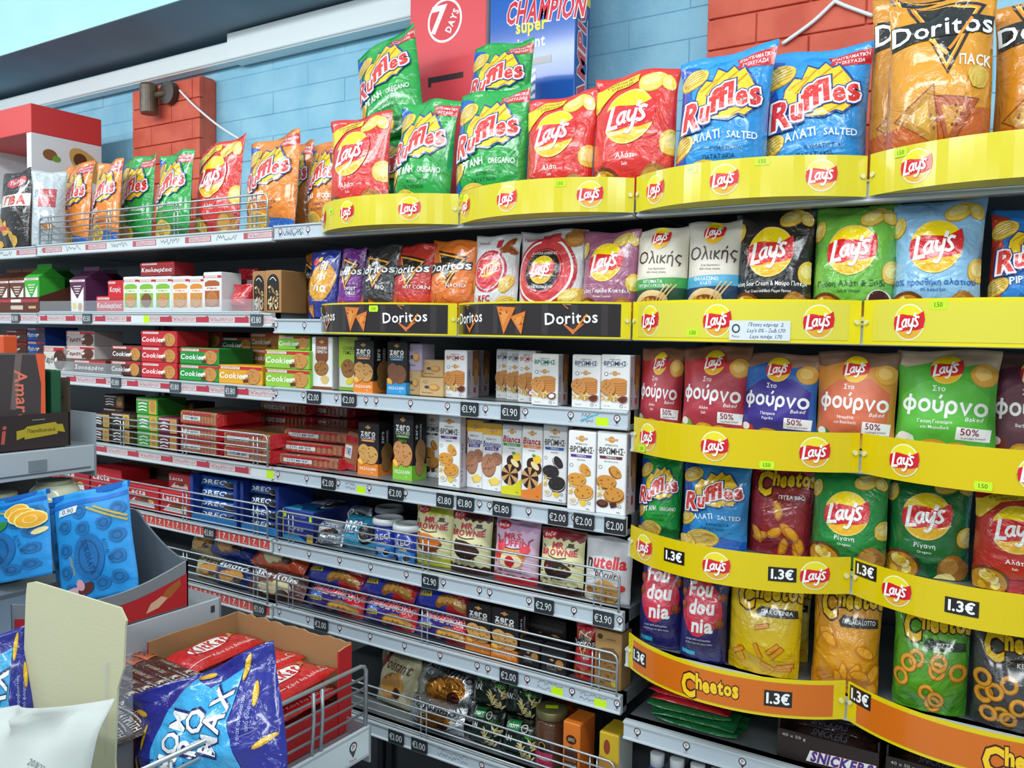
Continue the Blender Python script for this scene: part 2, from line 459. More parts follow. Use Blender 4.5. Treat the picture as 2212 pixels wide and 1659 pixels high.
# ------------------------------------------------------------------ bags and cartons
def sst(a, b, x):
    t = np.clip((x - a) / (b - a), 0, 1); return t * t * (3 - 2 * t)
def bag_grid(w, h, t, seed, nx=22, ny=30, ear=0.0, crumple=1.0, pinch=0.06, top_full=0.3, flop=0.0):
    r = np.random.RandomState(seed)
    x, v = np.meshgrid(np.linspace(0, 1, nx + 1), np.linspace(0, 1, ny + 1))
    c = 2 * x - 1
    sl = 0.945
    pv = np.clip((sl - v) / (top_full + 0.16), 0, 1) ** 0.6 * (0.5 + 0.5 * sst(0, 0.3, v))
    px = np.clip(1 - np.abs(c) ** 2.5, 0, 1) ** 0.75
    d = t / 2 * px * pv
    k = w / 0.2 * crumple
    ft = np.exp(-np.clip(sl - v, 0, 1) / 0.16) * (v <= sl); fb = np.exp(-v / 0.14)
    p1, p2, p3 = r.rand(3) * 6.28
    d = d + k * 0.0042 * px * (ft * np.sin(2 * np.pi * (2.6 + r.rand()) * x + p1) + 0.6 * fb * np.sin(2 * np.pi * (3 + r.rand()) * x + p2))
    for _ in range(11):
        ang = r.rand() * np.pi; cx, cy = r.rand(2)
        s = (x - cx) * np.cos(ang) + (v - cy) * np.sin(ang) * 1.3
        al = -(x - cx) * np.sin(ang) + (v - cy) * np.cos(ang) * 1.3
        am = (r.rand() - 0.4) * 0.0062 * k; sg = 0.03 + 0.05 * r.rand()
        d = d + am * np.exp(-(s / sg) ** 2 - (al / (0.2 + 0.3 * r.rand())) ** 2) * px * (v < sl)
    wf = 1 - pinch * sst(0.0, 0.2, 1 - v) * (0.6 + 0.4 * np.sin(np.pi * v)) - 0.03 * np.clip(1 - v / 0.12, 0, 1)
    wf = wf + 0.012 * np.sin(7 * v + p3)
    X = (x - 0.5) * w * wf
    Z = v * h + (ear * c * h + 0.012 * h * np.sin(2 * np.pi * 1.2 * x + p1)) * sst(0.7, 1, v)
    seal = np.where(v > sl, 1.0, 0.0)
    bend = 0.006 * k * np.sin(2 * np.pi * 1.3 * x + p2) * sst(0.85, 1, v) + flop * sst(0.88, 1, v)
    Gf = np.stack([X, -np.maximum(d, 0.0004) + bend, Z], 2)
    Gb = np.stack([X, np.maximum(d, 0.0004) * 0.85 + bend, Z], 2)
    return Gf, Gb
def bag_mesh(root, Gf, Gb, kind, col, back=None, name='pouch'):
    ny, nx = Gf.shape[0] - 1, Gf.shape[1] - 1
    n = (nx + 1) * (ny + 1)
    vs = np.concatenate([Gf.reshape(-1, 3), Gb.reshape(-1, 3)])
    ix = lambda j, i: j * (nx + 1) + i
    fs = []; mi = []
    for j in range(ny):
        for i in range(nx):
            fs.append((ix(j, i), ix(j, i + 1), ix(j + 1, i + 1), ix(j + 1, i))); mi.append(0)
            fs.append((n + ix(j, i), n + ix(j + 1, i), n + ix(j + 1, i + 1), n + ix(j, i + 1))); mi.append(1 if back else 0)
    for i in range(nx): fs.append((ix(0, i), n + ix(0, i), n + ix(0, i + 1), ix(0, i + 1))); mi.append(0)
    for i in range(nx): fs.append((ix(ny, i), ix(ny, i + 1), n + ix(ny, i + 1), n + ix(ny, i))); mi.append(0)
    for j in range(ny):
        fs.append((ix(j, 0), ix(j + 1, 0), n + ix(j + 1, 0), n + ix(j, 0))); mi.append(0)
        fs.append((ix(j, nx), n + ix(j, nx), n + ix(j + 1, nx), ix(j + 1, nx))); mi.append(0)
    ms = [mat(kind, col)] + ([mat(kind if kind != 'baked' else 'film', back)] if back else [])
    return mesh_obj(name, vs, fs, ms, root, mi, True)
SEED = [10]
def bag(name, label, u0, u1, vt, zb, Y, col, art, t=0.07, kind='film', cat='snack bag', ear=0.0, lean=4, rz=0, ry=0, crumple=1.0,
        back=None, group=None, h=None, vb=None, flop=0.0, pinch=0.06, top_full=0.3):
    """front of the bag spans u0..u1 in the photograph at depth Y, standing at height zb"""
    vm = (vt + row_px(at((u0 + u1) / 2, vt, Y)[0], Y, zb)[1]) / 2
    x0, x1 = at(u0, vm, Y)[0], at(u1, vm, Y)[0]
    w = (x1 - x0); hh = at((u0 + u1) / 2, vt, Y)[1] - zb if h is None else h
    SEED[0] += 1
    root = thing(name, label, cat, ((x0 + x1) / 2, Y + t / 2, zb), (math.radians(-lean), math.radians(ry), math.radians(rz)), group)
    Gf, Gb = bag_grid(w * 1.01, hh, t, SEED[0], ear=ear, crumple=crumple, flop=flop, pinch=pinch, top_full=top_full)
    bag_mesh(root, Gf, Gb, kind, col, back)
    if art is not None: stick(root, art, grid_surf(Gf), kind)
    return root
def carton(name, label, u0, u1, vt, zb, Y, d, cols, art=None, side=None, kind='card', cat='box', rz=0, group=None, top=None, h=None, w=None, part='carton', topart=None, x=None):
    """front face spans u0..u1 at depth Y; cols = body colour (front, side)"""
    vm = (vt + row_px(at((u0 + u1) / 2, vt, Y)[0], Y, zb)[1]) / 2
    x0, x1 = at(u0, vm, Y)[0], at(u1, vm, Y)[0]
    if w: x1 = x0 + w
    hh = at((u0 + u1) / 2, vt, Y)[1] - zb if h is None else h
    ww = x1 - x0
    root = thing(name, label, cat, ((x0 + x1) / 2, Y, zb), (0, 0, math.radians(rz)), group)
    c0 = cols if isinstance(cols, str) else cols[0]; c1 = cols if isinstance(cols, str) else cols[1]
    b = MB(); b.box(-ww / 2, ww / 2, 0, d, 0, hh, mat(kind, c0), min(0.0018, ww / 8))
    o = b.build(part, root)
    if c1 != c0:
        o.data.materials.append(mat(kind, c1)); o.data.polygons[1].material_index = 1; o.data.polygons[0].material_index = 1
    if top:
        o.data.materials.append(mat(kind, top)); o.data.polygons[5].material_index = len(o.data.materials) - 1
    # tuck flap with its finger notch on the lid
    f = MB(); f.box(-ww * 0.47, ww * 0.47, 0.002, d * 0.55, hh, hh + 0.0007, mat(kind, top or c0)); f.build('lid_flap', root)
    if art is not None: stick(root, art, plane_surf((-ww / 2, 0, 0), (ww, 0, 0), (0, 0, hh), (0, -1, 0)), kind, L=0, z0=0.0003, dz=0.00014)
    if side is not None: stick(root, side, plane_surf((ww / 2, 0, 0), (0, d, 0), (0, 0, hh), (1, 0, 0)), kind, L=0, z0=0.0003, dz=0.00014, names={k: 'side_' + v for k, v in PART.items()})
    if topart is not None: stick(root, topart, plane_surf((-ww / 2, 0, hh), (ww, 0, 0), (0, d, 0), (0, 0, 1)), kind, L=0, z0=0.001, names={k: 'top_' + v for k, v in PART.items()})
    return root
# ------------------------------------------------------------------ logos and pack designs
W = '#f4f6f7'; YEL = '#f6d80c'; RED = '#d3202c'; INK = '#231c20'; CHIP = '#e9c651'; CHIPL = '#f3e08c'; CHIPD = '#c58f2a'; COOK = '#b9783a'; COOKD = '#8a5127'
LAYS = [[(-.66, .46), (-.82, -.40), (-.42, -.37)], ['c', (-.13, .14), (-.30, .12), (-.43, -.10), (-.33, -.28), (-.17, -.12)],
        ['s', (-.09, .20), (-.17, -.16), (-.06, -.27)], ['s', (.08, .20), (.02, -.1), (.13, -.23), (.27, -.05)],
        ['s', (.36, .22), (.22, -.40), (.06, -.64), (-.1, -.58)], [(.47, .52), (.40, .28)],
        ['s', (.76, .22), (.60, .27), (.50, .13), (.60, -.02), (.64, -.17), (.50, -.27), (.36, -.2)]]
def lays(a, cx, cy, r, ring='#f3cf6a', disc=YEL, low='#f0b820', rot=5, ban=RED, sq=1.0):
    c = np.array([cx, cy]); R = rotm(rot)
    def q(pts): return [tuple(np.array([x * r, y * r * sq]) @ R + c) for x, y in pts]
    a.ell('l', ring, cx, cy, r * 1.05, r * 1.05 * sq, n=30)
    a.ell('l', disc, cx, cy, r * 0.98, r * .98 * sq, n=30)
    a.poly('l', low, q(_el(0, 0, .96, .96, 200, 345, 12)))
    top = smooth_path([(-.98, .34), (-.5, .48), (0, .40), (.5, .36), (1.0, .58)], 5)
    bot = smooth_path([(.98, -.36), (.5, -.50), (0, -.46), (-.5, -.52), (-1.0, -.40)], 5)
    a.poly('l', ban, q([tuple(p) for p in top] + [(1.07, .1)] + [tuple(p) for p in bot] + [(-1.05, 0)]))
    for s in LAYS:
        if s[0] == 'c': t = stroke_tris(smooth_path(s[1:], 4, True), .115, True)
        elif s[0] == 's': t = stroke_tris(smooth_path(s[1:], 5), .125)
        else: t = stroke_tris(s, .155)
        a.raw('l', W, t * np.array([r, r * sq]) @ R + c)
def chip(a, cx, cy, r, rot=0, e=0.62, seed=1, col=CHIP, hi=CHIPL):
    a.ell('p', CHIPD, cx, cy - r * .05, r * 1.03, r * e * 1.06, rot, 18, .03, seed)
    a.ell('p', col, cx, cy, r, r * e, rot, 18, .03, seed)
    a.ell('p', hi, cx - r * .12, cy + r * .08, r * .62, r * e * .6, rot, 14, .05, seed + 2)
def ridged(a, cx, cy, r, rot=0, e=.6, n=5):
    chip(a, cx, cy, r, rot, e, 3)
    for i in range(n):
        y = (i - (n - 1) / 2) * 1.4 * e * r / n; l = r * .8 * math.sqrt(max(0.05, 1 - (y / (e * r)) ** 2))
        p = np.array([(-l, y), (0, y + r * .04), (l, y)]) @ rotm(rot) + np.array([cx, cy])
        a.line('p', '#cfa03a', [tuple(z) for z in p], r * .045)
def bowl(a, cx, cy, r):
    a.ell('p', '#6d3a1e', cx, cy, r * 1.12, r * .98, n=24)
    a.ell('p', '#c78c23', cx, cy - r * .05, r, r * .86, n=22)
    rr = random.Random(int(cx * 100))
    for i in range(9):
        an = rr.random() * 6.28; q = rr.random() ** .6 * r * .6
        a.ell('p', rr.choice(['#f2cf4a', '#f6de79', '#e5b32d', '#f7e6a0']), cx + q * math.cos(an), cy + q * .8 * math.sin(an), r * .33, r * .22, rr.random() * 180, 9, .08, i)
def potato(a, cx, cy, r):
    a.ell('p', '#a9702c', cx, cy, r, r * 1.15, -20, 20, .03, 2)
    a.ell('p', '#c79143', cx - r * .2, cy + r * .25, r * .6, r * .7, -20, 16, .04, 3)
    a.ell('p', CHIPL, cx - r * .5, cy - r * .75, r * .75, r * .4, 10, 14, .06, 4)
def d_lays(bg2, name, sub='', tc=W, ribbon=None, lg=.285, ly=.84, extra=None, chips=True, bw=True, nt=.06):
    a = Art(1.35)
    if bg2: a.poly('b', bg2, [(.0, .0), (1, 0), (1, .34), (.6, .2), (.3, .16), (0, .3)])
    if chips:
        chip(a, .72, 1.21, .16, 15); chip(a, .9, 1.19, .1, -50); chip(a, .06, 1.06, .12, 70); chip(a, .97, .56, .13, 90, .8)
    if ribbon:
        a.poly('b', '#f0cf2a', [(0, .98), (.12, 1.0), (.3, 1.16), (.56, 1.22), (.55, 1.31), (.3, 1.29), (.08, 1.2), (0, 1.2)])
        a.text('#5a3b12', ribbon[0], .33, 1.245, .03, .4, .0, 0, 12); a.text('#5a3b12', ribbon[1], .36, 1.2, .03, .3, .0, 0, 12)
    lays(a, .5, ly, lg)
    a.text(tc, name, .5, .43, nt, .92, .012)
    if sub: a.text(tc, sub, .5, .345, .032, .6, .008)
    if bw: bowl(a, .2, .12, .22); potato(a, .82, .14, .17)
    if extra: extra(a)
    return a
def ruffles(a, cx, cy, w, red='#d8322f', star='#efc61f', rot=12):
    def rr(p): return [tuple(np.array(q) * np.array([.86, .92]) * w @ rotm(rot) + np.array([cx, cy])) for q in p]
    a.poly('l', '#123a8c', rr([(-.5, .04), (-.42, .24), (-.26, .36), (-.16, .31), (-.06, .46), (.06, .38), (.16, .46), (.24, .36), (.34, .38), (.42, .24), (.48, .1), (.46, -.1), (.44, -.2), (.28, -.3), (.2, -.26), (.05, -.3), (-.2, -.22)]))
    a.poly('l', star, rr([(-.47, .04), (-.4, .22), (-.26, .33), (-.16, .28), (-.06, .43), (.06, .35), (.16, .43), (.24, .33), (.33, .35), (.39, .22), (.45, .1), (.43, -.1), (.41, -.19), (.28, -.27), (.2, -.23), (.05, -.27), (-.2, -.2)]))
    for x0, y0, x1, y1 in ((-.36, .2, -.08, .3), (-.28, .12, .04, .36), (0, .2, .22, .34), (.12, .12, .36, .26), (.1, -.24, .4, -.14)):
        a.line('l', '#c99612', rr([(x0, y0), (x1, y1)]), w * .018)
    spec = [('R', -.43, -.1, 1.5, -6), ('u', -.25, -.1, 1.2, -4), ('f', -.11, -.01, 1.35, 0), ('f', .0, .02, 1.35, 2), ('l', .1, .03, 1.3, 2), ('e', .23, -.02, 1.15, 4), ('s', .38, -.02, 1.3, 6)]
    for bold, col in ((.13, '#1b2f86'), (.088, W), (.03, red)):
        ts = []
        for ch, x, y, sz, ro in spec:
            t, gw = glyph(ch, bold); g0 = glyph(ch, .03)[1]
            t = (t - np.array([gw / 2, .3])) * sz * .29
            t[..., 0] *= 1.15 if ch in 'fl' else .88
            t[..., 0] += .12 * t[..., 1]
            ts.append((t @ rotm(ro) + np.array([x, y])) * w @ rotm(rot) + np.array([cx, cy]))
        a.raw('l', col, np.concatenate(ts))
def d_ruffles(bg2, t1, t2, low=('κυματιστά', 'πατατάκια'), tc=W, lowc='#123a63', ribbon=True, extra=None, left='#1657b8'):
    a = Art(1.35)
    a.poly('b', left, [(0, 0), (.12, 0), (.2, .2), (.1, .5), (.2, .75), (.13, 1.0), (.22, 1.24), (0, 1.3)])
    if bg2: a.poly('b', bg2, [(.1, 0), (1, 0), (1, .14), (.5, .2), (.2, .12)])
    if ribbon:
        a.poly('b', '#c8242e', [(.58, 1.14), (1, 1.15), (1, 1.29), (.6, 1.26), (.65, 1.2)])
        a.text(W, 'ΕΠΑΓΓΕΛΜΑΤΙΚΗ', .81, 1.235, .032, .33, .012, 0, 2); a.text(W, 'ΣΥΣΚΕΥΑΣΙΑ', .81, 1.185, .032, .26, .012, 0, 2)
    ridged(a, .16, 1.1, .17, 20); ridged(a, .1, .42, .16, 25)
    ruffles(a, .55, .84, .82)
    a.text(tc, t1, .41, .49, .08, .29, .02, 0, 8); a.text(tc, t2, .77, .5, .06, .28, .012, 0, 0)
    a.text(lowc, low[0].upper(), .62, .38, .04, .4, 0, 0, 2); a.text(lowc, low[1].upper(), .55, .31, .04, .4, 0, 0, 2)
    ridged(a, .36, .14, .27, 8, .52, 7); ridged(a, .12, .07, .15, -10)
    if extra: extra(a)
    return a
def doritos(a, cx, cy, w, txt=W, tri=True, blk='#1b1718', sc=1.0):
    if tri:
        def t3(s, dy=0): return [(cx - .30 * w * s, cy + (.34 * s + dy) * w), (cx + .36 * w * s, cy + (.20 * s + dy) * w), (cx + .06 * w * s, cy + (-.36 * s + dy) * w)]
        a.poly('l', blk, t3(1.18)); a.line('l', '#f08a1d', t3(.98), .03 * w, 0, True); a.line('l', '#ffc34d', t3(.93), .014 * w, 0, True)
        a.poly('l', blk, [(cx - .5 * w, cy - .12 * w), (cx + .5 * w, cy - .02 * w), (cx + .52 * w, cy + .13 * w), (cx - .48 * w, cy + .12 * w)])
    t, tw = text_tris('Doritos', .05, .08)
    a.text('#14110f', 'Doritos', cx, cy + .03 * w, .17 * w * sc, None, .042, 0, 3, 'l', .08, w, .016)
    a.text(txt, 'Doritos', cx, cy + .03 * w, .17 * w * sc, None, .016, 0, 3, 'l', .08, w, .016)
    a.line('l', '#f08a1d', [(cx + .07 * w, cy - .2 * w), (cx + .3 * w, cy + .1 * w)], .03 * w)
    a.line('l', '#f6b04a', [(cx - .12 * w, cy - .08 * w), (cx + .06 * w, cy - .24 * w)], .03 * w)
def tchip(a, cx, cy, s, rot=0, col='#c9662a', hi='#dd8a3c'):
    p = np.array([(-.5, .4), (.5, .5), (.06, -.6)]) @ rotm(rot)
    a.poly('p', '#8a3a18', [tuple(q * s * 1.07 + np.array([cx, cy])) for q in p])
    a.poly('p', col, [tuple(q * s + np.array([cx, cy])) for q in p]); a.poly('p', hi, [tuple(q * s * .55 + np.array([cx - .03 * s, cy + .03 * s])) for q in p])
    rr = random.Random(int(cx * 77 + rot))
    for i in range(6): a.ell('p', '#7e3413', cx + (rr.random() - .5) * s * .6, cy + (rr.random() - .3) * s * .5, s * .035, n=6)
def d_doritos(bg2, t1, t1c=W, dark=False):
    a = Art(1.5)
    a.poly('b', bg2, [(0, 0), (1, 0), (1, .5), (.5, .42), (0, .55)])
    doritos(a, .5, .95, .9)
    for i, s in enumerate(t1): a.text(t1c, s, .72, .62 - .09 * i, .065, .5, .012)
    tchip(a, .2, .22, .36, 20); tchip(a, .55, .16, .38, -30); tchip(a, .85, .2, .26, 10, '#b9511f')
    return a
def d_olikis(mid, dark, t):
    a = Art(1.45)
    a.poly('b', dark, [(0, 0), (1, 0), (1, .5), (0, .46)]); a.poly('b', mid, [(0, .46), (1, .5), (1, .66), (0, .62)])
    lays(a, .48, 1.28, .17)
    a.text('#3b2119', 'Ολικής', .5, .97, .2, .94, -.004); a.text('#5a4032', 'Σνακ δημητριακών', .5, .79, .03, .6); a.text('#5a4032', '100% Ολικής άλεσης', .5, .735, .03, .6)
    a.text(W, t[0], .45, .59, .05, .55, .012); a.text(W, t[1], .45, .525, .045, .6, .012)
    a.ell('p', '#e4c48f', .4, .24, .34, .22, 10, 20, .03); a.ell('p', '#8a4f1f', .4, .2, .27, .17, 10, 18)
    rr = random.Random(5)
    for i in range(8): a.rect('p', rr.choice(['#d98c35', '#e9a94e', '#c77722']), .2 + .045 * i, .12, .25 + .045 * i, .27 + .1 * rr.random(), -12 + 8 * i)
    for i in range(3): a.line('p', '#dcb877', [(.45 + .06 * i, .2), (.72 + .07 * i, .55)], .02)
    return a
def d_baked(c1, c2, t, kraft=None, flv='#7fae3a', badge=True):
    a = Art(1.2)
    a.poly('b', c1, [(0, 0), (1, 0), (1, .98), (.85, 1.04), (.6, .99), (.35, 1.06), (.1, 1.0), (0, 1.03)])
    a.poly('b', c2, [(.08, .12), (.9, .1), (.94, .68), (.7, .86), (.3, .84), (.05, .66)])
    chip(a, .87, .92, .13, -30, .9, 4, '#d9a03f', '#e8bd66')
    lays(a, .5, .97, .155)
    a.text(W, 'Στο', .44, .755, .06, .2, .008)
    a.text(W, 'φούρνο', .5, .585, .2, None, .016, 0, -3, 't', .05, .86)
    a.text(W, 'Baked', .8, .425, .045, .22, .006, .25)
    for i, s in enumerate(t): a.text(W, s, .42, .385 - .062 * i, .038 - .004 * i, .46, .006)
    a.poly('b', W, [(.62, .2), (.94, .18), (.96, .32), (.64, .34)]); a.text('#8a2a4a', '50%', .76, .285, .07, .2, .012, 0, -3); a.text('#8a2a4a', 'λιγότερα λιπαρά', .79, .22, .022, .26)
    chip(a, .4, .08, .16, 10, .7, 2, '#e0a02a', '#efc04f'); chip(a, .66, .06, .15, -20, .7, 3, '#e0a02a', '#efc04f')
    a.ell('p', flv, .12, .12, .11, .13, 20, 16, .06); a.ell('p', '#f4efe6', .1, .2, .06, .05)
    return a
def cheetos(a, cx, cy, w, rot=0):
    for bold, col in ((.1, '#1a1412'), (.065, '#8a3a14'), (.045, '#f4c81e')):
        ts = []; x = -.5
        for ch, s, dy in (('C', 1.75, -.05), ('h', 1.15, .05), ('e', 1.15, .02), ('e', 1.1, .03), ('t', 1.1, .03), ('o', 1.05, .03), ('s', 1.2, .03)):
            t, gw = glyph(ch, bold); g0 = glyph(ch, .045)[1]; k = .235 * s
            t = (t - np.array([gw / 2, .3])) * np.array([k, k * 1.25])
            ts.append(t + np.array([x + g0 * k / 2, dy])); x += g0 * k + .008
        t = np.concatenate(ts); t[..., 0] /= (x + .5); t[..., 0] += .5 - .5 / (x + .5) * 1.0
        a.raw('l', col, t * w @ rotm(rot) + np.array([cx, cy]))
def d_cheetos(bg2, t, kind, ban='#231a14'):
    a = Art(1.25)
    a.poly('b', bg2, [(0, 0), (1, 0), (1, .35), (.6, .2), (.3, .3), (0, .2)])
    cheetos(a, .5, 1.06, .9, 3)
    a.poly('b', ban, [(.42, .84), (.46, .78), (.96, .8), (.95, .9), (.48, .91)]); a.text(W, t, .7, .85, .05, .44, .012, 0, 2)
    rr = random.Random(len(t))
    for i in range(9):
        x = .12 + .8 * rr.random(); y = .12 + .58 * rr.random(); r = rr.random() * 180
        if kind == 'stick': a.rect('p', '#b5641a', x - .03, y - .1, x + .035, y + .105, r); a.rect('p', '#e8a032', x - .024, y - .095, x + .022, y + .095, r)
        elif kind == 'puff': a.ell('p', '#c77a16', x, y, .14, .07, r, 14, .06); a.ell('p', '#eda52a', x, y + .01, .11, .05, r, 12, .06)
        else: a.ring('p', '#b56a1a', x, y, .085, .06); a.ring('p', '#e9a83a', x, y + .005, .085, .04)
    return a
def d_foud():
    a = Art(1.6)
    a.ell('p', '#d12a45', .5, .98, .42, .5, 8, 22, .05, 2); a.ell('p', '#e0455c', .46, 1.02, .3, .36, 8, 18, .05, 2)
    a.text(W, 'Fou', .46, 1.3, .24, None, .035, .08, 4, 't', .05, .5); a.text(W, 'dou', .52, 1.0, .24, None, .035, .08, 4, 't', .05, .54); a.text(W, 'nia', .57, .68, .24, None, .035, .08, 4, 't', .05, .44)
    for x, y in ((.12, .98), (.88, .74), (.1, 1.2), (.9, 1.2)): a.ell('p', '#8a3f1c', x, y, .08, .08, 0, 12, .05); a.ell('p', '#a9562a', x - .01, y + .02, .05, .05)
    a.text('#dfe6f5', 'σνακ από καλαμπόκι', .5, .42, .04, .7, 0, 0, 2); a.text('#dfe6f5', 'με βούτυρο και φουντούκι', .5, .35, .036, .7, 0, 0, 2)
    a.poly('b', '#2fb0d8', [(.1, .1), (.4, .09), (.41, .17), (.11, .18)])
    return a
def cookie(a, cx, cy, r, col=COOK, dot=COOKD, e=1.0, rot=0, n=9, edge=None):
    a.ell('p', edge or COOKD, cx, cy - r * .06, r * 1.03, r * e * 1.03, rot, 20, .015)
    a.ell('p', col, cx, cy, r, r * e, rot, 20, .015)
    rr = random.Random(int(cx * 131 + cy * 57))
    for i in range(n):
        an = rr.random() * 6.28; q = rr.random() ** .5 * r * .78
        a.ell('p', dot, cx + q * math.cos(an), cy + q * e * math.sin(an), r * .1, r * .08, 0, 6)
def sandwich(a, cx, cy, r, top, cream, rot=0, e=.72):
    R = rotm(rot); o = lambda x, y: np.array([x, y]) @ R + np.array([cx, cy])
    b = o(0, -r * .3); a.ell('p', top, *b, r, r * e, rot, 18)
    b = o(0, -r * .17); a.ell('p', cream, *b, r * .98, r * e, rot, 18)
    b = o(0, 0); cookie(a, *b, r, top, '#8a5a24' if top != '#2b2526' else '#453d3e', e, rot, 7, edge='#8f5f25' if top != '#2b2526' else '#171314')
def suncrest(a, cx, cy, r): a.ell('l', '#d9962c', cx, cy, r, n=14); a.rect('l', '#b5763a', cx - r * 1.9, cy - r * .3, cx + r * 1.9, cy + r * .3); a.text('#fff2d8', 'ΒΙΟΛΑΝΤΑ', cx, cy, r * .42, r * 3.4, .02, part='l')
def d_vromis(tc, extra, side=None):
    a = Art(2.0); suncrest(a, .5, 1.33, .09)
    a.text('#3a3436', 'μπισκότα'.upper(), .5, 1.83, .05, .5); a.text(tc, '·ΒΡΩΜΗΣ·', .5, 1.69, .16, None, .016, 0, 0, 't', .06, .86); a.text('#4a4446', 'ΜΕ ' + extra, .5, 1.57, .035, .6)
    a.ell('t', '#555', .2, 1.3, .07, .07, n=12); a.ell('t', W, .2, 1.3, .05, .05, n=12)
    for i in range(6): a.ell('p', '#a8622a', .62, .62 + .085 * i, .3, .1, 0, 16); a.ell('p', '#cf8a45', .62, .645 + .085 * i, .3, .1, 0, 16)
    cookie(a, .27, .82, .26, '#c98a48', '#8f5a2a', 1.15, 20, 12)
    rr = random.Random(3)
    for i in range(16): a.ell('p', rr.choice(['#e3c57e', '#d2ab5a', '#c59443']), .08 + .6 * rr.random(), .3 + .22 * rr.random(), .09, .035, rr.random() * 180, 8)
    a.ell('p', side or '#7a3420', .8, .4, .17, .13, 20, 12, .06); a.ell('p', W if side else '#5a2312', .8, .4, .11, .08, 20, 10)
    a.text('#444', 'Πλήρες 180g', .24, .13, .03, .35); a.ring('t', '#333', .74, .14, .05, .014, n=12); a.text('#333', '3%', .88, .13, .04, .12)
    return a
def d_oatside():
    a = Art(1.6); a.rect('b', '#7d5238', .45, .75, 1, 1.6); cookie(a, .72, 1.05, .22, '#a9713f', '#6f4423', 1.3); cookie(a, .7, .72, .17, '#b98a55', '#6f4423', 1.6)
    a.text('#5b5560', 'OAT COOKIES', .2, .55, .14, None, .0, 0, 90, 't', .075, .85); a.rect('p', '#b9402a', .55, .18, .72, .36); return a
def d_zero(c2, cook, t2=None, side=False):
    a = Art(1.0 * 1.85 if not side else 2.4)
    if side:
        a.rect('b', c2, 0, 0, 1, .55); a.text(W, 'zero', .25, 1.75, .2, None, .03, 0, 90, 't', .07, .55); a.text(W, 'COOKIES', .55, 1.75, .12, None, .01, 0, 90, 't', .07, .6)
        cookie(a, .55, 1.0, .36, cook, COOKD, 1.35); cookie(a, .5, .52, .3, cook, COOKD, 1.2); return a
    suncrest(a, .5, 1.7, .075)
    a.text(W, 'zero', .5, 1.5, .22, None, .03, 0, 0, 't', .06, .72); a.text(W, 'COOKIES', .5, 1.325, .09, None, .012, 0, 0, 't', .075, .72)
    a.rect('b', c2, .18, 1.19, .82, 1.26); a.text(W, 'ΧΩΡΙΣ ΖΑΧΑΡΗ', .5, 1.225, .04, .56)
    if t2: a.text(c2, t2, .5, 1.1, .07, .74, .01)
    a.rect('b', c2, 0, 0, 1, .42)
    cookie(a, .3, .84, .27, cook, COOKD, .95); cookie(a, .66, .72, .34, cook, COOKD, .95); cookie(a, .28, .55, .2, cook, COOKD, .8)
    a.ell('p', '#f2a02c', .16, .45, .16, .1, -30, 14); a.ell('p', '#f8c45f', .16, .47, .12, .07, -30, 12)
    a.text(W, '0%ΖΑΧΑΡΗ', .5, .22, .1, .86, .008); a.text(W, '180g', .7, .1, .035)
    return a
def d_filled(tc, bar, bart, top, cream, sub='ΜΕ ΚΡΕΜΑ', choc=False):
    a = Art(2.85); suncrest(a, .5, 2.6, .11)
    a.text('#3a3436', 'ΜΠΙΣΚΟΤΑ', .5, 2.4, .06, .5); a.text(tc, '·ΒΡΩΜΗΣ·', .5, 2.2, .21, None, .016, 0, 0, 't', .06, .9); a.poly('b', bar, [(.12, 1.92), (.86, 1.93), (.88, 2.03), (.1, 2.02)]); a.text(W, bart, .5, 1.975, .06, .5, .012); a.text('#3a3436', sub, .5, 1.83, .045, .7)
    a.ring('t', '#666', .14, 1.62, .06, .014, n=12)
    sandwich(a, .66, 1.5, .24, top, cream, -50, .62); sandwich(a, .36, 1.14, .33, top, cream, -4, .68); sandwich(a, .62, .72, .34, top, cream, 12, .72)
    rr = random.Random(8)
    for i in range(8): a.ell('p', rr.choice(['#e3c57e', '#d2ab5a']), .1 + .16 * rr.random(), .6 + .36 * rr.random(), .08, .03, rr.random() * 180, 8)
    if choc: a.ell('p', '#3c1d14', .24, .36, .2, .14); a.ell('p', '#6b3a2a', .24, .39, .15, .09); a.rect('p', '#4a2418', .5, .26, .72, .44, 20)
    else: a.ell('p', '#efe6d6', .24, .36, .19, .15, 0, 14, .06); a.ell('p', '#cfc3ae', .24, .34, .12, .09, 0, 12, .1); a.ell('p', '#e9c63a', .6, .3, .13, .1, 0, 10, .1)
    a.text('#333', '180g', .78, .1, .05); a.ring('t', '#333', .82, .32, .05, .014, n=12)
    return a
def d_butter(t):
    a = Art(2.85); a.rect('b', '#e7b43a', 0, 2.38, 1, 2.85); suncrest(a, .5, 2.58, .12)
    a.text('#3a3436', 'ΜΠΙΣΚΟΤΑ', .45, 2.2, .07, .6); a.text('#3a3f8a', 'βουτύρου', .5, 2.0, .22, None, .016, 0, 0, 't', .05, .88); a.poly('b', '#5c3a92', [(.12, 1.72), (.8, 1.74), (.85, 1.88), (.14, 1.86)]); a.text(W, t, .48, 1.8, .08, .5, .012)
    cookie(a, .72, 1.4, .3, '#a9745a', '#7d4f3a', .9); cookie(a, .34, 1.1, .37, '#b07c60', '#80523c', 1.3, 0, 16)
    a.poly('p', '#f0d264', [(.4, .5), (.7, .62), (.94, .5), (.84, .3), (.55, .26)]); a.poly('p', '#e0b73a', [(.4, .5), (.55, .26), (.5, .22), (.34, .44)])
    a.text('#333', '150g', .75, .12, .05); return a
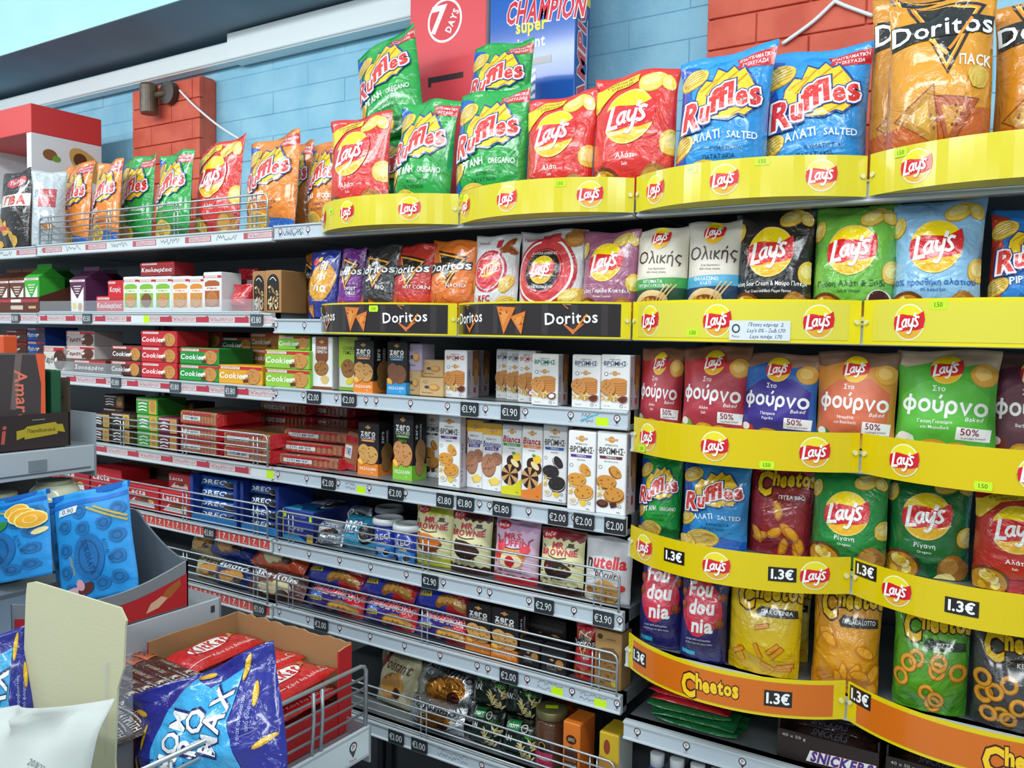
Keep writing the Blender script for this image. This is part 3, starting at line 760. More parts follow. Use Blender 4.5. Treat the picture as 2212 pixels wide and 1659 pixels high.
def d_bianca(c, t):
    a = Art(2.85); suncrest(a, .5, 2.6, .11); a.text('#b02437', 'Bianca', .5, 2.28, .25, None, .025, .15, 0, 't', .06, .86); a.poly('b', '#3f9a3a' if 'Φ' in t else '#e8842c', [(.08, 2.0), (.9, 2.0), (.94, 2.12), (.06, 2.12)]); a.text(W, t, .5, 2.06, .075, .7, .01); a.text('#555', 'ΜΕ ΚΡΕΜΑ', .5, 1.9, .05, .5)
    a.poly('b', c, [(0, 0), (1, 0), (1, .72), (.6, .4), (0, .3)])
    a.ell('p', '#3d1f14', .62, 1.3, .4, .3, -35, 18); a.ell('p', '#e9d9a6', .66, 1.32, .24, .12, -35, 14); a.ell('p', '#f1c73a', .76, 1.58, .2, .17); a.ell('p', '#4a9a3a', .6, 1.72, .09, .06)
    a.ell('p', '#2e1710', .42, .82, .42, .44)
    for i in range(6):
        an = i * 60 + 15; p = _el(.42, .82, .41, .43, an, an + 30, 5); a.poly('p', '#c99a62', [(.42, .86)] + p)
    a.text('#333', '150g', .8, .12, .06); return a
def d_papa(c, word, cook=None, strip=True, wc=W, A=.5, pic=None):
    a = Art(A)
    if strip: a.rect('b', '#c3232f', .0, A * .78, 1, A * .95); a.rect('b', '#e9e2dd', .06, A * .8, .5, A * .93); a.text('#a01f2b', 'ΠΑΠΑΔΟΠΟΥΛΟΥ', .28, A * .865, A * .09, .4, .01)
    if word: a.text(wc, word, .33 if cook else .5, A * .44, A * .3, .6 if cook else .9, .02, .1)
    if cook: cookie(a, .8, A * .46, A * .36 if A < .9 else .16, cook, COOKD, 1.15); a.poly('b', '#efe9df', [(.56, A * .34), (.68, A * .4), (.68, A * .55), (.56, A * .48)]); a.rect('p', '#5b2d1c', .58, A * .1, .7, A * .28, 10)
    return a
def d_upbox(c, word, cook, band='#c3232f'):
    a = Art(2.0); a.rect('b', band, 0, 1.72, 1, 1.84); a.rect('b', '#efe9e4', .1, 1.735, .8, 1.825); a.text('#a01f2b', 'ΠΑΠΑΔΟΠΟΥΛΟΥ', .45, 1.78, .05, .6, .01)
    a.poly('b', c, [(.1, .3), (.9, .3), (.9, 1.5), (.7, 1.6), (.3, 1.6), (.1, 1.5)]); a.poly('b', W, [(.04, 1.1), (.96, 1.1), (.94, 1.32), (.06, 1.3)]); a.text(c, word, .5, 1.21, .1, .8, .03)
    a.ell('p', COOKD, .5, .68, .33, .4, 0, 18); a.ell('p', cook, .5, .7, .31, .38, 0, 18)
    for i in range(7): a.ell('p', COOKD, .3 + .06 * i, .55 + .05 * ((i * 3) % 7), .03, .025, 0, 6)
    return a
def d_gable(c, dark):
    a = Art(1.7); a.rect('b', '#e9dcd8', 0, 1.55, 1, 1.66); a.text('#a01f2b', 'ΠΑΠΑΔΟΠΟΥΛΟΥ', .5, 1.605, .05, .7, .01)
    a.poly('b', '#f1efe9', [(.1, .08), (.9, .08), (.92, 1.3), (.5, .7), (.08, 1.3)])
    for i in range(4): a.rect('b', '#e8dfd8', .25 + .05 * i, 1.3 - .12 * i, .75 - .05 * i, 1.35 - .12 * i)
    a.ell('p', '#c99a4f', .68, .3, .14, .2); a.rect('p', '#ead23c', .2, .2, .42, .5); return a
def d_sav(c, w2, pic):
    a = Art(1.0); a.rect('b', pic, .62, .05, .96, .95); a.ell('p', '#b98b4c', .79, .5, .13, .34); a.rect('b', '#d9c9c4', .04, .82, .6, .93); a.text('#a01f2b', 'ΠΑΠΑΔΟΠΟΥΛΟΥ', .32, .875, .05, .5)
    for i in range(3): a.line('t', W, [(.12, .62 - .2 * i), (.3, .7 - .2 * i), (.52, .64 - .2 * i)], .07)
    return a
def d_brownie(top, pic, name=('MR.', 'BROWNIE'), low=None, pk=False):
    a = Art(1.62)
    a.poly('b', top, [(0, 1.4)] + [(x / 12, 1.4 - (.07 if x % 2 else 0)) for x in range(1, 12)] + [(1, 1.4), (1, 1.62), (0, 1.62)])
    if low: a.poly('b', low, [(0, 0), (1, 0), (1, .2)] + [(x / 12, .2 + (.05 if x % 2 else 0)) for x in range(11, 0, -1)] + [(0, .2)])
    a.ell('l', '#d32b3a', .22, 1.46, .16, .11, 12); a.text(W, 'Βεζα', .22, 1.46, .08, .24, .02, .1, 10, 'l')
    a.text('#c22440', name[0], .5, 1.22, .14, .5, .03, 0, 3); a.text('#c22440', name[1], .5, 1.05, .14, .8, .03, 0, 3); a.line('t', '#4a2418', [(.3, .95), (.5, .91), (.7, .95)], .025, 4)
    if name[0] == 'MR.': a.rect('t', '#33241f', .66, 1.2, .84, 1.225); a.rect('t', '#33241f', .69, 1.22, .81, 1.3)
    for s in (-1, 1): a.line('t', '#4a3a5a', [(.5 + s * .4, 1.2), (.5 + s * .33, 1.13)], .03)
    if pic == 'muffin':
        a.poly('p', '#d98a33', [(.25, .5), (.75, .5), (.82, .8), (.68, .9), (.32, .9), (.18, .8)]); a.ell('p', '#f1dcb0', .5, .62, .25, .2); a.ell('p', '#c0202c', .5, .6, .11, .14)
        for x, y in ((.2, .7), (.78, .92), (.26, .92)): a.ell('p', '#d8323c', x, y, .1, .1, 0, 12, .05)
    else:
        a.ell('p', '#6b2d12' if pic == 'o' else '#24130e', .5, .62, .32, .22, -14, 16, .05); a.ell('p', '#d8722a' if pic == 'o' else '#402319', .5, .7, .3, .16, -14, 16, .04)
        if pic == 'c':
            for i, cc in enumerate(('#e23b2e', '#2f7fd0', '#f0c02a', '#3aa04a', '#e07a2a')): a.ell('p', cc, .3 + .1 * i, .7 - .03 * (i % 3), .035, .03, 0, 8)
    rr = random.Random(4)
    for i in range(9): a.ell('p', '#5b3220' if pic != 'muffin' else '#d8323c', .08 + .84 * rr.random(), .3 + .6 * rr.random(), .03, .025, 0, 6)
    a.text('#6b5530', 'με σοκολάτα', .5, .34, .06, .6); a.text('#6b5530', '200g', .5, .25, .05, .3)
    return a
def d_champ():
    a = Art(.62); a.poly('b', '#c9202c', [(.62, 0), (1, 0), (1, .62), (.86, .62)]); a.poly('b', '#3f6fd0', [(.05, .25), (.35, .3), (.3, .4), (.05, .38)])
    for b_, c_ in ((.075, W), (.03, '#d02a3c')): a.text(c_, 'CHAMPION', .5, .48, .15, None, b_, .2, -4, 'l', .09, .86, .03)
    a.poly('b', '#ecd53a', [(.12, .2), (.36, .22), (.35, .32), (.11, .3)]); a.text('#20202a', '0.60€', .235, .26, .07, .2, .01, 0, 3)
    p = smooth_path([(.45, .1), (.5, .26), (.64, .33), (.82, .28), (.95, .1), (.86, .05), (.74, .12), (.6, .1), (.5, .04)], 4, True)
    a.poly('p', '#a86a22', [tuple(q) for q in p]); 
    for i in range(5): a.ell('p', '#dba24a', .54 + .085 * i, .19 + .04 * math.sin(i * .8), .045, .08, -30 + 18 * i, 12)
    return a
def d_crois(word, wc, pic='#d99a45', A=.8):
    a = Art(A); a.text(wc, word, .5, A * .78, A * .2, .8, .02, .15, -4)
    a.ell('p', '#a8682a', .55, A * .4, .3, A * .24, 20, 18); 
    for i in range(4): a.ell('p', pic, .38 + .12 * i, A * (.32 + .06 * i), .09, A * .2, 20, 14)
    a.ell('p', '#4a2314', .72, A * .3, .09, A * .1); return a
def d_oreo(A=.6):
    a = Art(A); 
    for b_, c_ in ((.07, '#0f2d78'), (.02, W)): a.text(c_, 'OREO', .42, A * .6, A * .34, None, b_, .15, 6, 'l', .08, .62, .02)
    a.ell('p', '#1d1a1c', .82, A * .4, .15, A * .24); a.ell('p', W, .82, A * .44, .14, A * .2); a.ell('p', '#2b2728', .82, A * .52, .15, A * .22); a.poly('b', '#49b2e4', [(0, 0), (.6, 0), (.3, A * .2), (0, A * .26)])
    return a
def d_lacta(A=.7):
    a = Art(A); a.text(W, 'Lacta', .36, A * .72, A * .22, .6, .02, .1, 0); a.poly('p', W, [(.1, A * .12), (.9, A * .1), (.85, A * .42), (.6, A * .36), (.3, A * .45)]); a.ell('p', '#7a3c1c', .6, A * .4, .2, A * .14, 10, 12, .05); a.rect('p', '#8f4a24', .3, A * .3, .5, A * .44, 12); a.ell('p', '#e0a83a', .78, A * .4, .07, A * .08); return a
# ------------------------------------------------------------------ the room
WALL_Y = 0.52
blue = mottled('blue_wall_paint', '#86c0da', '#97cce2', 9, 0.6, 0.5, 70)
redp = mottled('red_wall_paint', '#c8513b', '#d8644b', 12, 0.65, 0.5, 80)
joint = mottled('painted_joint', '#7cb6d2', '#88bfd8', 20, 0.8, 0.4, 120)
def structure(o): o['kind'] = 'structure'; return o
b = MB(); b.box(-5.5, 2.6, WALL_Y + 0.004, WALL_Y + 0.2, 0, 3.2, joint); wall = structure(b.build('wall_back'))
rb = random.Random(3)
def bricks(parent, x0, x1, z0, z1, y, m, L=0.245, H=0.0735, j=0.0035, depth=0.012, skip=()):
    shared = {}
    r = 0; z = z0
    while z < z1 - 0.01:
        x = x0 - (L / 2 if r % 2 else 0)
        while x < x1 - 0.004:
            a, c = max(x, x0), min(x + L, x1)
            if c - a > 0.02 and not any(a < s1 and c > s0 for s0, s1 in skip):
                key = round(c - a, 3)
                if key not in shared:
                    k = MB(); w = (c - a - j) / 2
                    k.box(-w, w, 0, depth + 0.01, -(H - j) / 2, (H - j) / 2, m, 0.0016)
                    o = k.build('brick', parent); shared[key] = o.data
                else:
                    o = bpy.data.objects.new('brick', shared[key]); COL.objects.link(o); o.parent = parent
                o.location = ((a + c) / 2, y - depth + rb.uniform(-0.0007, 0.0007), z + H / 2)
                o.rotation_euler = (rb.uniform(-.006, .006), rb.uniform(-.004, .004), rb.uniform(-.006, .006))
            x += L
        z += H; r += 1
bricks(wall, -3.4, 0.95, 1.72, 2.46, WALL_Y + 0.006, blue, 0.33, 0.074, 0.001, 0.004)
def pilaster(n, x0, x1, top):
    b = MB(); b.box(x0 + .004, x1 - .004, WALL_Y - 0.066, WALL_Y + 0.01, 1.815, top - 0.003, redp, 0.012)
    o = structure(b.build('trim_%d' % n)); bricks(o, x0, x1, 1.82, top - 0.01, WALL_Y - 0.064, redp, 0.235, 0.071, 0.003, 0.008)
pilaster(1, -2.27, -1.875, 2.35 + .05)
pilaster(2, -0.03, 0.345, 2.42)
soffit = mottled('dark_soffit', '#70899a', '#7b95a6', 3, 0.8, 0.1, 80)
pale = mottled('pale_cyan_paint', '#aee3ea', '#b9e8ee', 2, 0.7, 0.15, 60)
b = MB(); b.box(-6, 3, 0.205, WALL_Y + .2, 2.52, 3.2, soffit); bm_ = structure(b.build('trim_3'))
b = MB(); b.box(-6, 3, 0.199, 0.2045, 2.52, 3.2, pale); structure(b.build('trim_4'))
b = MB(); b.box(-6, 5, -7, 0.25, 3.0, 3.1, mat('paint', '#dfe8ea')); structure(b.build('ceiling'))
b = MB(); b.box(-6, 5, -7, 0.9, -0.1, 0, mottled('floor_tiles', '#9a9a98', '#a8a7a4', 6, 0.35, 0.05, 40)); structure(b.build('floor'))
# white cable trunking along the top of the wall
def trunk(x0, x1, z0, z1, d, lab):
    t = thing('cable_trunking', lab, 'trunking', ((x0 + x1) / 2, WALL_Y, z0))
    w = (x1 - x0) / 2; m = mat('plast', '#e9f3f4'); h = z1 - z0
    b = MB(); b.box(-w, w, -d + .006, -.004, 0, h, m, 0.004); b.build('channel', t)
    b = MB(); b.box(-w, w, -d, -d + .008, 0.004, h - .004, m, 0.003); b.build('snap_cover', t)
trunk(-4.6, -1.74, 2.425, 2.495, 0.055, 'white plastic cable trunking above the brown wall spotlight')
trunk(-1.735, 1.5, 2.418, 2.515, 0.07, 'wider white cable trunking running behind the tall red display box')
# spotlight on the pilaster with its cable
sx, sz = at(357, 215, .44)
t = thing('wall_spotlight', 'brown cylindrical spotlight on the red painted pilaster', 'spotlight', (sx, WALL_Y - .075, sz))
brz = mottled('aged_bronze', '#4a3b2e', '#6e5a45', 30, 0.35, 0.2, 90)
b = MB(); b.lathe([(.028, -.055), (.031, -.05), (.031, .045), (.028, .052)], brz, 24, (-.045, -.04)); b.build('lamp_barrel', t, False)
b = MB(); b.tube([(0.03, .012, .018), (0.03, -.022, .018)], .04, mat('plast', '#3b332d'), 24); b.build('wall_rose', t)
b = MB(); b.tube([(.03, -.01, .018), (-.02, -.03, .012)], .012, brz, 10); b.build('bracket', t)
def cable(lab, pts, Ys, r=.004, col='#e6ecee'):
    P = []
    for (u, v), Y in zip(pts, Ys): X, Z = at(u, v, Y); P.append((X, Y, Z))
    b = MB(); b.tube([tuple(q) for q in smooth_path(P, 6)], r, mat('plast', col)); tag(b.build('power_cable', None, True), lab, 'cable')
cable('thin white cable trailing from the brown spotlight', [(388, 195), (420, 228), (470, 270), (520, 302)], [.43, .44, .44, .45])
cable('thin white cable pinned in a peak on the red pilaster', [(1690, 95), (1755, 48), (1800, 6), (1806, 4), (1830, 14), (1885, 34)], [.44] * 6, .0045)

# ------------------------------------------------------------------ shelving
STEEL = '#aab4bb'; RAIL = '#c4cfd6'
BAY = {'far': (-3.35, -2.118), 'left': (-2.112, -1.006), 'mid': (-0.998, -0.004), 'right': (0.004, 1.0)}
RB = {'far': {1: 1.724, 2: 1.506, 3: 1.315, 4: 1.106, 5: .918, 6: .742},
      'left': {1: 1.726, 2: 1.507, 3: 1.316, 4: 1.106, 5: .918, 6: .742},
      'mid': {1: 1.729, 2: 1.492, 3: 1.3165, 4: 1.107, 5: .916, 6: .746, 7: .524},
      'right': {1: 1.729, 2: 1.492, 3: 1.276, 4: 1.068, 5: .848, 6: .701, 7: .45}}
def ZS(bay, row): return RB[bay][row] + 0.0385
ORD = ['', 'top', 'second', 'third', 'fourth', 'fifth', 'sixth', 'seventh']
BAYN = {'far': 'far end bay past the papered cartons', 'left': 'biscuit bay beside the crisps', 'mid': 'bay of oat biscuit cartons', 'right': 'crisp bay with curved yellow trays'}
rails = {}
def shelf(bay, row):
    x0, x1 = BAY[bay]; z = RB[bay][row]
    t = thing('shelf', '%s grey metal shelf from the top of the %s' % (ORD[row] if row > 1 else 'highest', BAYN[bay]) if row > 1 else 'topmost grey metal shelf of the %s' % BAYN[bay], 'shelf', ((x0 + x1) / 2, 0, z))
    w = (x1 - x0) / 2
    b = MB(); m = mat('steel', '#8f979c'); b.box(-w, w, .012, .446, .012, .0385, m); b.box(-w, w, .012, .03, 0, .0385, m); b.build('shelf_board', t)
    pr = [(.012, 0), (.0, .0), (-.003, .002), (-.003, .005), (.001, .006), (.001, .0325), (-.003, .0335), (-.003, .037), (.004, .0385), (.012, .0385)]
    n = len(pr); vs = [(sx, y, zz) for sx in (-w, w) for y, zz in pr]
    fs = [(i, (i + 1) % n, n + (i + 1) % n, n + i) for i in range(n)] + [tuple(range(n - 1, -1, -1)), tuple(range(n, 2 * n))]
    r = mesh_obj('price_rail', vs, fs, mat('gloss', '#bfcad1'), t)
    rails[(bay, row)] = (r, x0, x1, z)
for bay in ('far', 'left', 'mid', 'right'):
    for row in RB[bay]: shelf(bay, row)
for bay in BAY:
    x0, x1 = BAY[bay]
    t = thing('shelving_frame', 'dark grey back panel and uprights of the %s' % BAYN[bay], 'shelving', ((x0 + x1) / 2, .46, 0)); w = (x1 - x0) / 2
    b = MB(); m = mat('steel', '#5c6267')
    b.box(-w, w, .004, .018, .03, 1.8, m); b.build('back_panel', t)
    for s in (-1, 1):
        b = MB(); b.box(s * w - (.025 if s > 0 else -.003), s * w + (-.003 if s > 0 else .025), -.01, .004, .02, 1.8, mat('steel', '#3c4246')); b.build('upright', t)
    p = thing('base_plinth', 'dark kick plinth at the foot of the %s' % BAYN[bay], 'plinth', ((x0 + x1) / 2, .06, 0)); b = MB(); b.box(-w, w, 0, .38, .0, .1, mat('steel', '#2e3236'), .004); b.build('kick_panel', p)
# labels and tags on the rails
def strip(bay, row, fn, kind='gloss'):
    """fn(a, w, X) draws in metres along the rail"""
    r, x0, x1, z = rails[(bay, row)]; w = x1 - x0; h = .0265
    a = Art(h / w)
    fn(a, w, h, lambda u: (at(u, row_px(at(u, 900, 0)[0], 0, z)[1], 0)[0] - x0) / w)
    stick(r, a, plane_surf((-w / 2, .001, .006), (w, 0, 0), (0, 0, h), (0, -1, 0)), kind, L=0, z0=.0002, dz=.00012, names={'b': 'label_strip', 't': 'strip_lettering', 'l': 'shop_logo', 's': 'price_sticker', 'p': 'strip_picture'})
def price_tag(bay, row, u, txt, col='#2d3238', wid=.045):
    r, x0, x1, z = rails[(bay, row)]; X = at(u, row_px(at(u, 900, 0)[0], 0, z)[1], 0)[0]; X = at(u, row_px(X, 0, z)[1], 0)[0]
    a = Art(.031 / wid); a.rect('b', col, 0, 0, 1, a.A); a.text('#dfe6e8', txt, .5, a.A * .5, a.A * .5, .84, -.002)
    loc = X - (x0 + x1) / 2
    stick(r, a, plane_surf((loc - wid / 2, -.004, .0035), (wid, 0, 0), (0, 0, .031), (0, -1, 0)), 'gloss', L=0, z0=.0002, names={'b': 'price_tag', 't': 'price_digits'})
    mb = MB(); mb.box(loc - wid / 2, loc + wid / 2, -.0039, .001, .0035, .0345, mat('plast', col)); mb.build('tag_case', r)
def pins(us, hand=(), stk=(), cy=()):
    def fn(a, w, h, X):
        a.rect('b', '#bac7d2', .002, 0, .998, h / w)
        for u in us:
            x = X(u); k = h / w
            a.ell('l', '#3a3c40', x, k * .62, k * .28, n=14); a.poly('l', '#3a3c40', [(x - k * .22, k * .5), (x + k * .22, k * .5), (x, k * .16)]); a.ell('l', '#dfe6ea', x, k * .63, k * .2, n=12); a.text('#c23a3a', 'P', x, k * .63, k * .22, None, .02, part='l'); a.text('#b33', 'Pesto', x, k * .1, k * .11, None, 0, part='l')
        for u0, u1 in hand:
            x0, x1 = X(u0), X(u1); rr = random.Random(int(u0))
            for ln in (.7, .3):
                n = 26; a.line('t', '#4a5058', [(x0 + (x1 - x0) * i / n, h / w * (ln + rr.uniform(-.16, .16))) for i in range(n + 1)], .0009)
        for u0, u1 in cy: a.line('t', '#3fb4cf', [(X(u0), h / w * .25), (X(u1), h / w * .85)], .003)
        for u in stk:
            x = X(u); a.poly('s', '#c6f01e', [(x - .012, 0), (x + .012, 0), (x + .015, h / w * .25), (x + .012, h / w * .6), (x - .012, h / w * .6), (x - .015, h / w * .25)])
    return fn
strip('mid', 1, pins([605, 665], [(618, 655)])); strip('mid', 2, pins([596, 657]))
strip('mid', 3, pins([596, 655, 726, 790, 812, 886, 966, 1048, 1134, 1232, 1332], [(1255, 1280)], [1300], [(1253, 1292)]))
strip('mid', 4, pins([600, 662, 730, 797, 875, 1035, 1057, 1141, 1240], [(745, 767)], [779]))
strip('mid', 5, pins([603, 667, 733, 800, 877, 957, 1035, 1057, 1142, 1239, 1338]))
strip('mid', 6, pins([603, 665, 733, 799, 873, 950, 1030, 1053, 1138, 1235, 1332], [(1160, 1215), (1252, 1310)], [1203, 1296]))
strip('mid', 7, pins([1040, 1120], [(945, 1010)]))
strip('right', 1, pins([1400, 1480])); strip('right', 6, pins([1376, 1482, 1603, 1700]))
for u, s in ((679, '€2.00'), (755, '€2.00'), (1015, '€1.90'), (1103, '€1.90')): price_tag('mid', 3, u, s)
for u, s in ((711, '€2.00'), (856, '€2.00'), (962, '€1.80'), (1006, '€1.80'), (1085, '€1.80'), (1206, '€2.00'), (1262, '€2.00'), (1329, '€2.00')): price_tag('mid', 4, u, s)
for u, s in ((930, '€2.90'), (1176, '€2.90'), (1304, '€3.90')): price_tag('mid', 5, u, s)
for u, s in ((695, '€2.00'), (1100, '€2.00')): price_tag('mid', 6, u, s)
for u, s in ((857, '€1.00'), (907, '€1.00')): price_tag('mid', 7, u, s)
def papastrip(hand=False, end=None):
    def fn(a, w, h, X):
        k = h / w; a.rect('b', '#cdd6d8', .002, 0, .998, k)
        if not hand: a.rect('b', '#b7384a', .004, k * .2, .996, k * .78)
        x = .03
        while x < .93:
            if hand:
                a.rect('b', '#b35c68', x, k * .2, x + .1, k * .82); a.rect('b', '#d9c4c8', x + .015, k * .28, x + .096, k * .74)
                n = 20; rr = random.Random(int(x * 99)); a.line('t', '#3a4148', [(x + .12 + .075 * i / n, k * (.5 + rr.uniform(-.28, .28))) for i in range(n + 1)], .0014)
                a.text('#8f2c3c', 'ΠΑΠΑΔΟΠΟΥΛΟΥ', x + .055, k * .5, k * .3, .076); x += .218
            else:
                a.rect('b', '#dccfd1', x + .02, k * .24, x + .115, k * .74); a.ell('b', '#b7384a', x + .012, k * .6, k * .3, n=10); a.text('#8f2c3c', 'ΠΑΠΑΔΟΠΟΥΛΟΥ', x + .067, k * .49, k * .3, .088, .01); x += .145
        if end: x = X(end); a.rect('b', '#dbe3e4', x - .05, k * .08, x + .03, k * .9); a.rect('s', '#c6f01e', x + .004, k * .1, x + .028, k * .9)
    return fn
def sevens(a, w, h, X):
    k = h / w; a.rect('b', '#cdd6d8', .002, 0, .998, k); x = .01
    while x < .97:
        a.rect('b', '#d2473f', x, k * .06, x + .033, k * .96); a.text(W, '7', x + .016, k * .55, k * .5, None, .02, .1); a.rect('t', '#e8bcb6', x + .01, k * .18, x + .026, k * .24); x += .0365
for by in ('far', 'left'):
    strip(by, 1, papastrip(True)); strip(by, 2, papastrip(end=308 if by == 'left' else None)); strip(by, 3, papastrip()); strip(by, 4, papastrip(end=573 if by == 'left' else None)); strip(by, 5, sevens); strip(by, 6, sevens)
for row, us in ((2, (35,)),): 
    for u in us: price_tag('far', row, u, '€1.80', '#566067')
for u, s in ((190, '€1.50'), (556, '€1.80')): price_tag('left', 2, u, s, '#4a545b')
for u in (252, 380, 500): price_tag('left', 3, u, '€1.80', '#4a545b')
price_tag('left', 5, 454, '€1.80'); price_tag('left', 6, 562, '€1.00')

def fence(lab, x0, x1, z0, z1, y=-.002, n=5, ups=3, r=.0021):
    t = thing('wire_fence', lab, 'wire fence', ((x0 + x1) / 2, y, z0)); w = (x1 - x0) / 2; h = z1 - z0; m = mat('wire', '#b9c1c6')
    for i in range(n):
        z = h * (i + .6) / (n - .4); b = MB()
        if i == n - 1: b.tube([(-w, 0, 0), (-w, 0, h - .012), (-w + .004, 0, h - .004), (-w + .012, 0, h), (w - .012, 0, h), (w - .004, 0, h - .004), (w, 0, h - .012), (w, 0, 0)], r * 1.25, m)
        else: b.tube([(-w, 0, z), (w, 0, z)], r, m)
        b.build('wire', t, True)
    for i in range(ups):
        x = -w * .9 + 1.8 * w * i / (ups - 1)
        for s in (-.008, .008): b = MB(); b.tube([(x + s, .003, -.0), (x + s, .003, h - .002)], r * .9, m); b.build('upright', t, True)
fx = at(95, 500)[0]
fence('wire fence in front of the small crisp bags on the top shelf', -2.09, -1.02, ZS('left', 1), ZS('left', 1) + .085, ups=4)
fence('wire fence in front of the red shrink-wrapped biscuit packs', -2.0, -1.02, ZS('left', 4), ZS('left', 4) + .082, ups=4)
fence('wire fence in front of the chocolate and blue sandwich biscuits', -2.0, -1.02, ZS('left', 5), ZS('left', 5) + .085, ups=4)
fence('wire fence in front of the small croissant packs', -2.0, -1.02, ZS('left', 6), ZS('left', 6) + .09, ups=4)
fence('wire fence in front of the brownie and muffin bags', -.985, -.012, ZS('mid', 5), ZS('mid', 5) + .08, ups=3)
fence('wire fence in front of the croissant packs and black cookie boxes', -.985, -.012, ZS('mid', 6), ZS('mid', 6) + .085, ups=3)
fence('wire fence in front of the croissants and the glass jar', -.985, -.012, ZS('mid', 7), ZS('mid', 7) + .085, ups=3)
def guard(lab, x0, x1, z0, h):
    t = thing('clear_guard', lab, 'clear guard', ((x0 + x1) / 2, .001, z0)); w = (x1 - x0) / 2
    b = MB(); b.box(-w, w, -.0012, .0012, .002, h, clear_plastic()); b.build('pane', t)
    b = MB(); b.box(-w, w, -.003, .006, .0, .003, mat('plast', '#cfd6da')); b.build('foot_strip', t)
guard('clear plastic guard in front of the white biscuit cartons', -2.1, -1.05, ZS('left', 2), .036)
guard('clear plastic guard in front of the brown cookie boxes', -2.05, -1.66, ZS('left', 3), .036)

# ------------------------------------------------------------------ curved trays
SAG = .078
def tray(lab, xa, xb, z0, z1, col, art, edge=None, tilt=0):
    t = thing('display_tray', lab, 'display tray', ((xa + xb) / 2, -.006, z0)); w = (xb - xa) - .004; h = z1 - z0
    R = (w * w / 4 + SAG * SAG) / (2 * SAG); th = math.asin(w / 2 / R); n = 26
    def arc(s, z, off=0.0):
        a = -th + 2 * th * s; r = R + off
        return np.stack([r * np.sin(a), -(r * np.cos(a) - (R - SAG)), z], -1), np.stack([np.sin(a), -np.cos(a), 0 * a], -1)
    s = np.linspace(0, 1, n + 1)
    rows = []
    for z, o in ((0, 0), (h, 0), (h, -.003), (0, -.003)): rows.append(arc(s, np.full(n + 1, z), o)[0])
    vs = np.concatenate(rows); m = n + 1
    fs = [(k * m + i, k * m + i + 1, ((k + 1) % 4) * m + i + 1, ((k + 1) % 4) * m + i) for k in range(4) for i in range(n)] + [(0, m, 2 * m, 3 * m), (3 * m + n, 2 * m + n, m + n, n)]
    o = mesh_obj('front_panel', vs, fs, mat('gloss', edge or col), t)
    base = [tuple(p) for p in arc(s, np.full(n + 1, .004), -.004)[0]]
    vs = base + [(w / 2, -.001, .004), (-w / 2, -.001, .004)]; k = len(vs); vs += [(x, y, z - .003) for x, y, z in vs]
    fs = [tuple(range(k)), tuple(range(2 * k - 1, k - 1, -1))] + [(i, k + i, k + (i + 1) % k, (i + 1) % k) for i in range(k)]
    mesh_obj('tray_floor', vs, fs, mat('plast', '#c9c34a'), t)
    for sg in (0, 1):
        b = MB(); p = arc(np.array([.018 if sg == 0 else .982]), np.array([h * .5]), .0004)[0][0]
        q = arc(np.array([.018 if sg == 0 else .982]), np.array([h * .5]), .003)[0][0]
        b.tube([tuple(p), tuple(q)], .0042, mat('plast', '#d9d7a0'), 10); b.build('rivet', t)
    stick(t, art(w * 1.06, h), lambda x, y: arc(x, y * h), 'gloss', L=.03, z0=.0004)
    return t
TA = .145
def st_label(a, x, y, txt='1.50', w=.05, h=.028): a.poly('s', '#c2f02a', [(x - w / 2, y - h / 2), (x + w / 2, y - h / 2), (x + w * .56, y), (x + w / 2, y + h / 2), (x - w / 2, y + h / 2), (x - w * .56, y)]); a.text('#4a6a10', txt, x, y, h * .5, None, 0, part='s')
def t_lays(xs, stk=(), price=(), note=None, panel=None):
    def f(w, h):
        a = Art(TA)
        if panel: a.rect('b', panel, .05, .012, .95, TA - .012)
        for x in xs: lays(a, x, TA * .5, TA * .37, ring='#f4f0dc', disc='#e9dc2e', low='#e0a835', rot=3)
        for x, y in price:
            a.rect('s', '#1e1b1c', x - .052, y - .028, x + .052, y + .028); a.text(W, '1.3€', x, y, .036, .09, .03, part='s')
        for x, y in stk: st_label(a, x, y)
        if note:
            x, y, ls = note; a.rect('s', '#d3dde6', x - .11, y - .033, x + .11, y + .033); a.ring('s', '#3a3c40', x - .085, y + .006, .013, .005, n=12); a.text('#b33', 'Pesto', x - .085, y - .02, .008, part='s')
            for i, s in enumerate(ls): a.text('#39415a', s, x + .025, y + .02 - .02 * i, .012, .15, 0, .25, 0, 's')
        return a
    return f
def t_doritos(stk=(), note=None):
    def f(w, h):
        a = Art(TA); a.rect('b', '#2c2728', .012, .008, .955, TA - .008)
        for i in range(7): a.rect('b', '#3b3536', .09 + .13 * i, .012, .12 + .13 * i, TA - .012)
        for x in (.16, .74): doritos(a, x, TA * .5, .23, W, False, sc=1.15); a.line('l', '#c98a5a', [(x + .0, TA * .98 - .01), (x - .035, TA * .92), (x - .012, TA * .8)], .004); a.poly('l', '#d0743a', [(x - .03, TA * .36), (x + .01, .016), (x + .06, TA * .4), (x + .05, TA * .4), (x + .012, .034), (x - .02, TA * .36)])
        tchip(a, .42, TA * .52, .105, -8, '#d07a34', '#dd8f48'); tchip(a, .5, TA * .4, .08, 10, '#d07a34', '#dd8f48')
        for x, y in stk: st_label(a, x, y)
        return a
    return f
def t_cheetos(xs, price):
    def f(w, h):
        a = Art(TA); a.rect('b', '#cf6a16', .05, .012, .95, TA - .014)
        for x in xs: cheetos(a, x, TA * .45, .24, 2)
        for x, y in price: a.rect('s', '#1e1b1c', x - .052, y - .03, x + .052, y + .03); a.text(W, '1.3€', x, y, .038, .09, .03, part='s')
        return a
    return f
TX = [-.826, -.412, .002, .418, .834]
Y1 = '#d4c72c'; Y2 = '#d8bf0a'  # top trays' yellow is paler, with their glare mixed into the colour
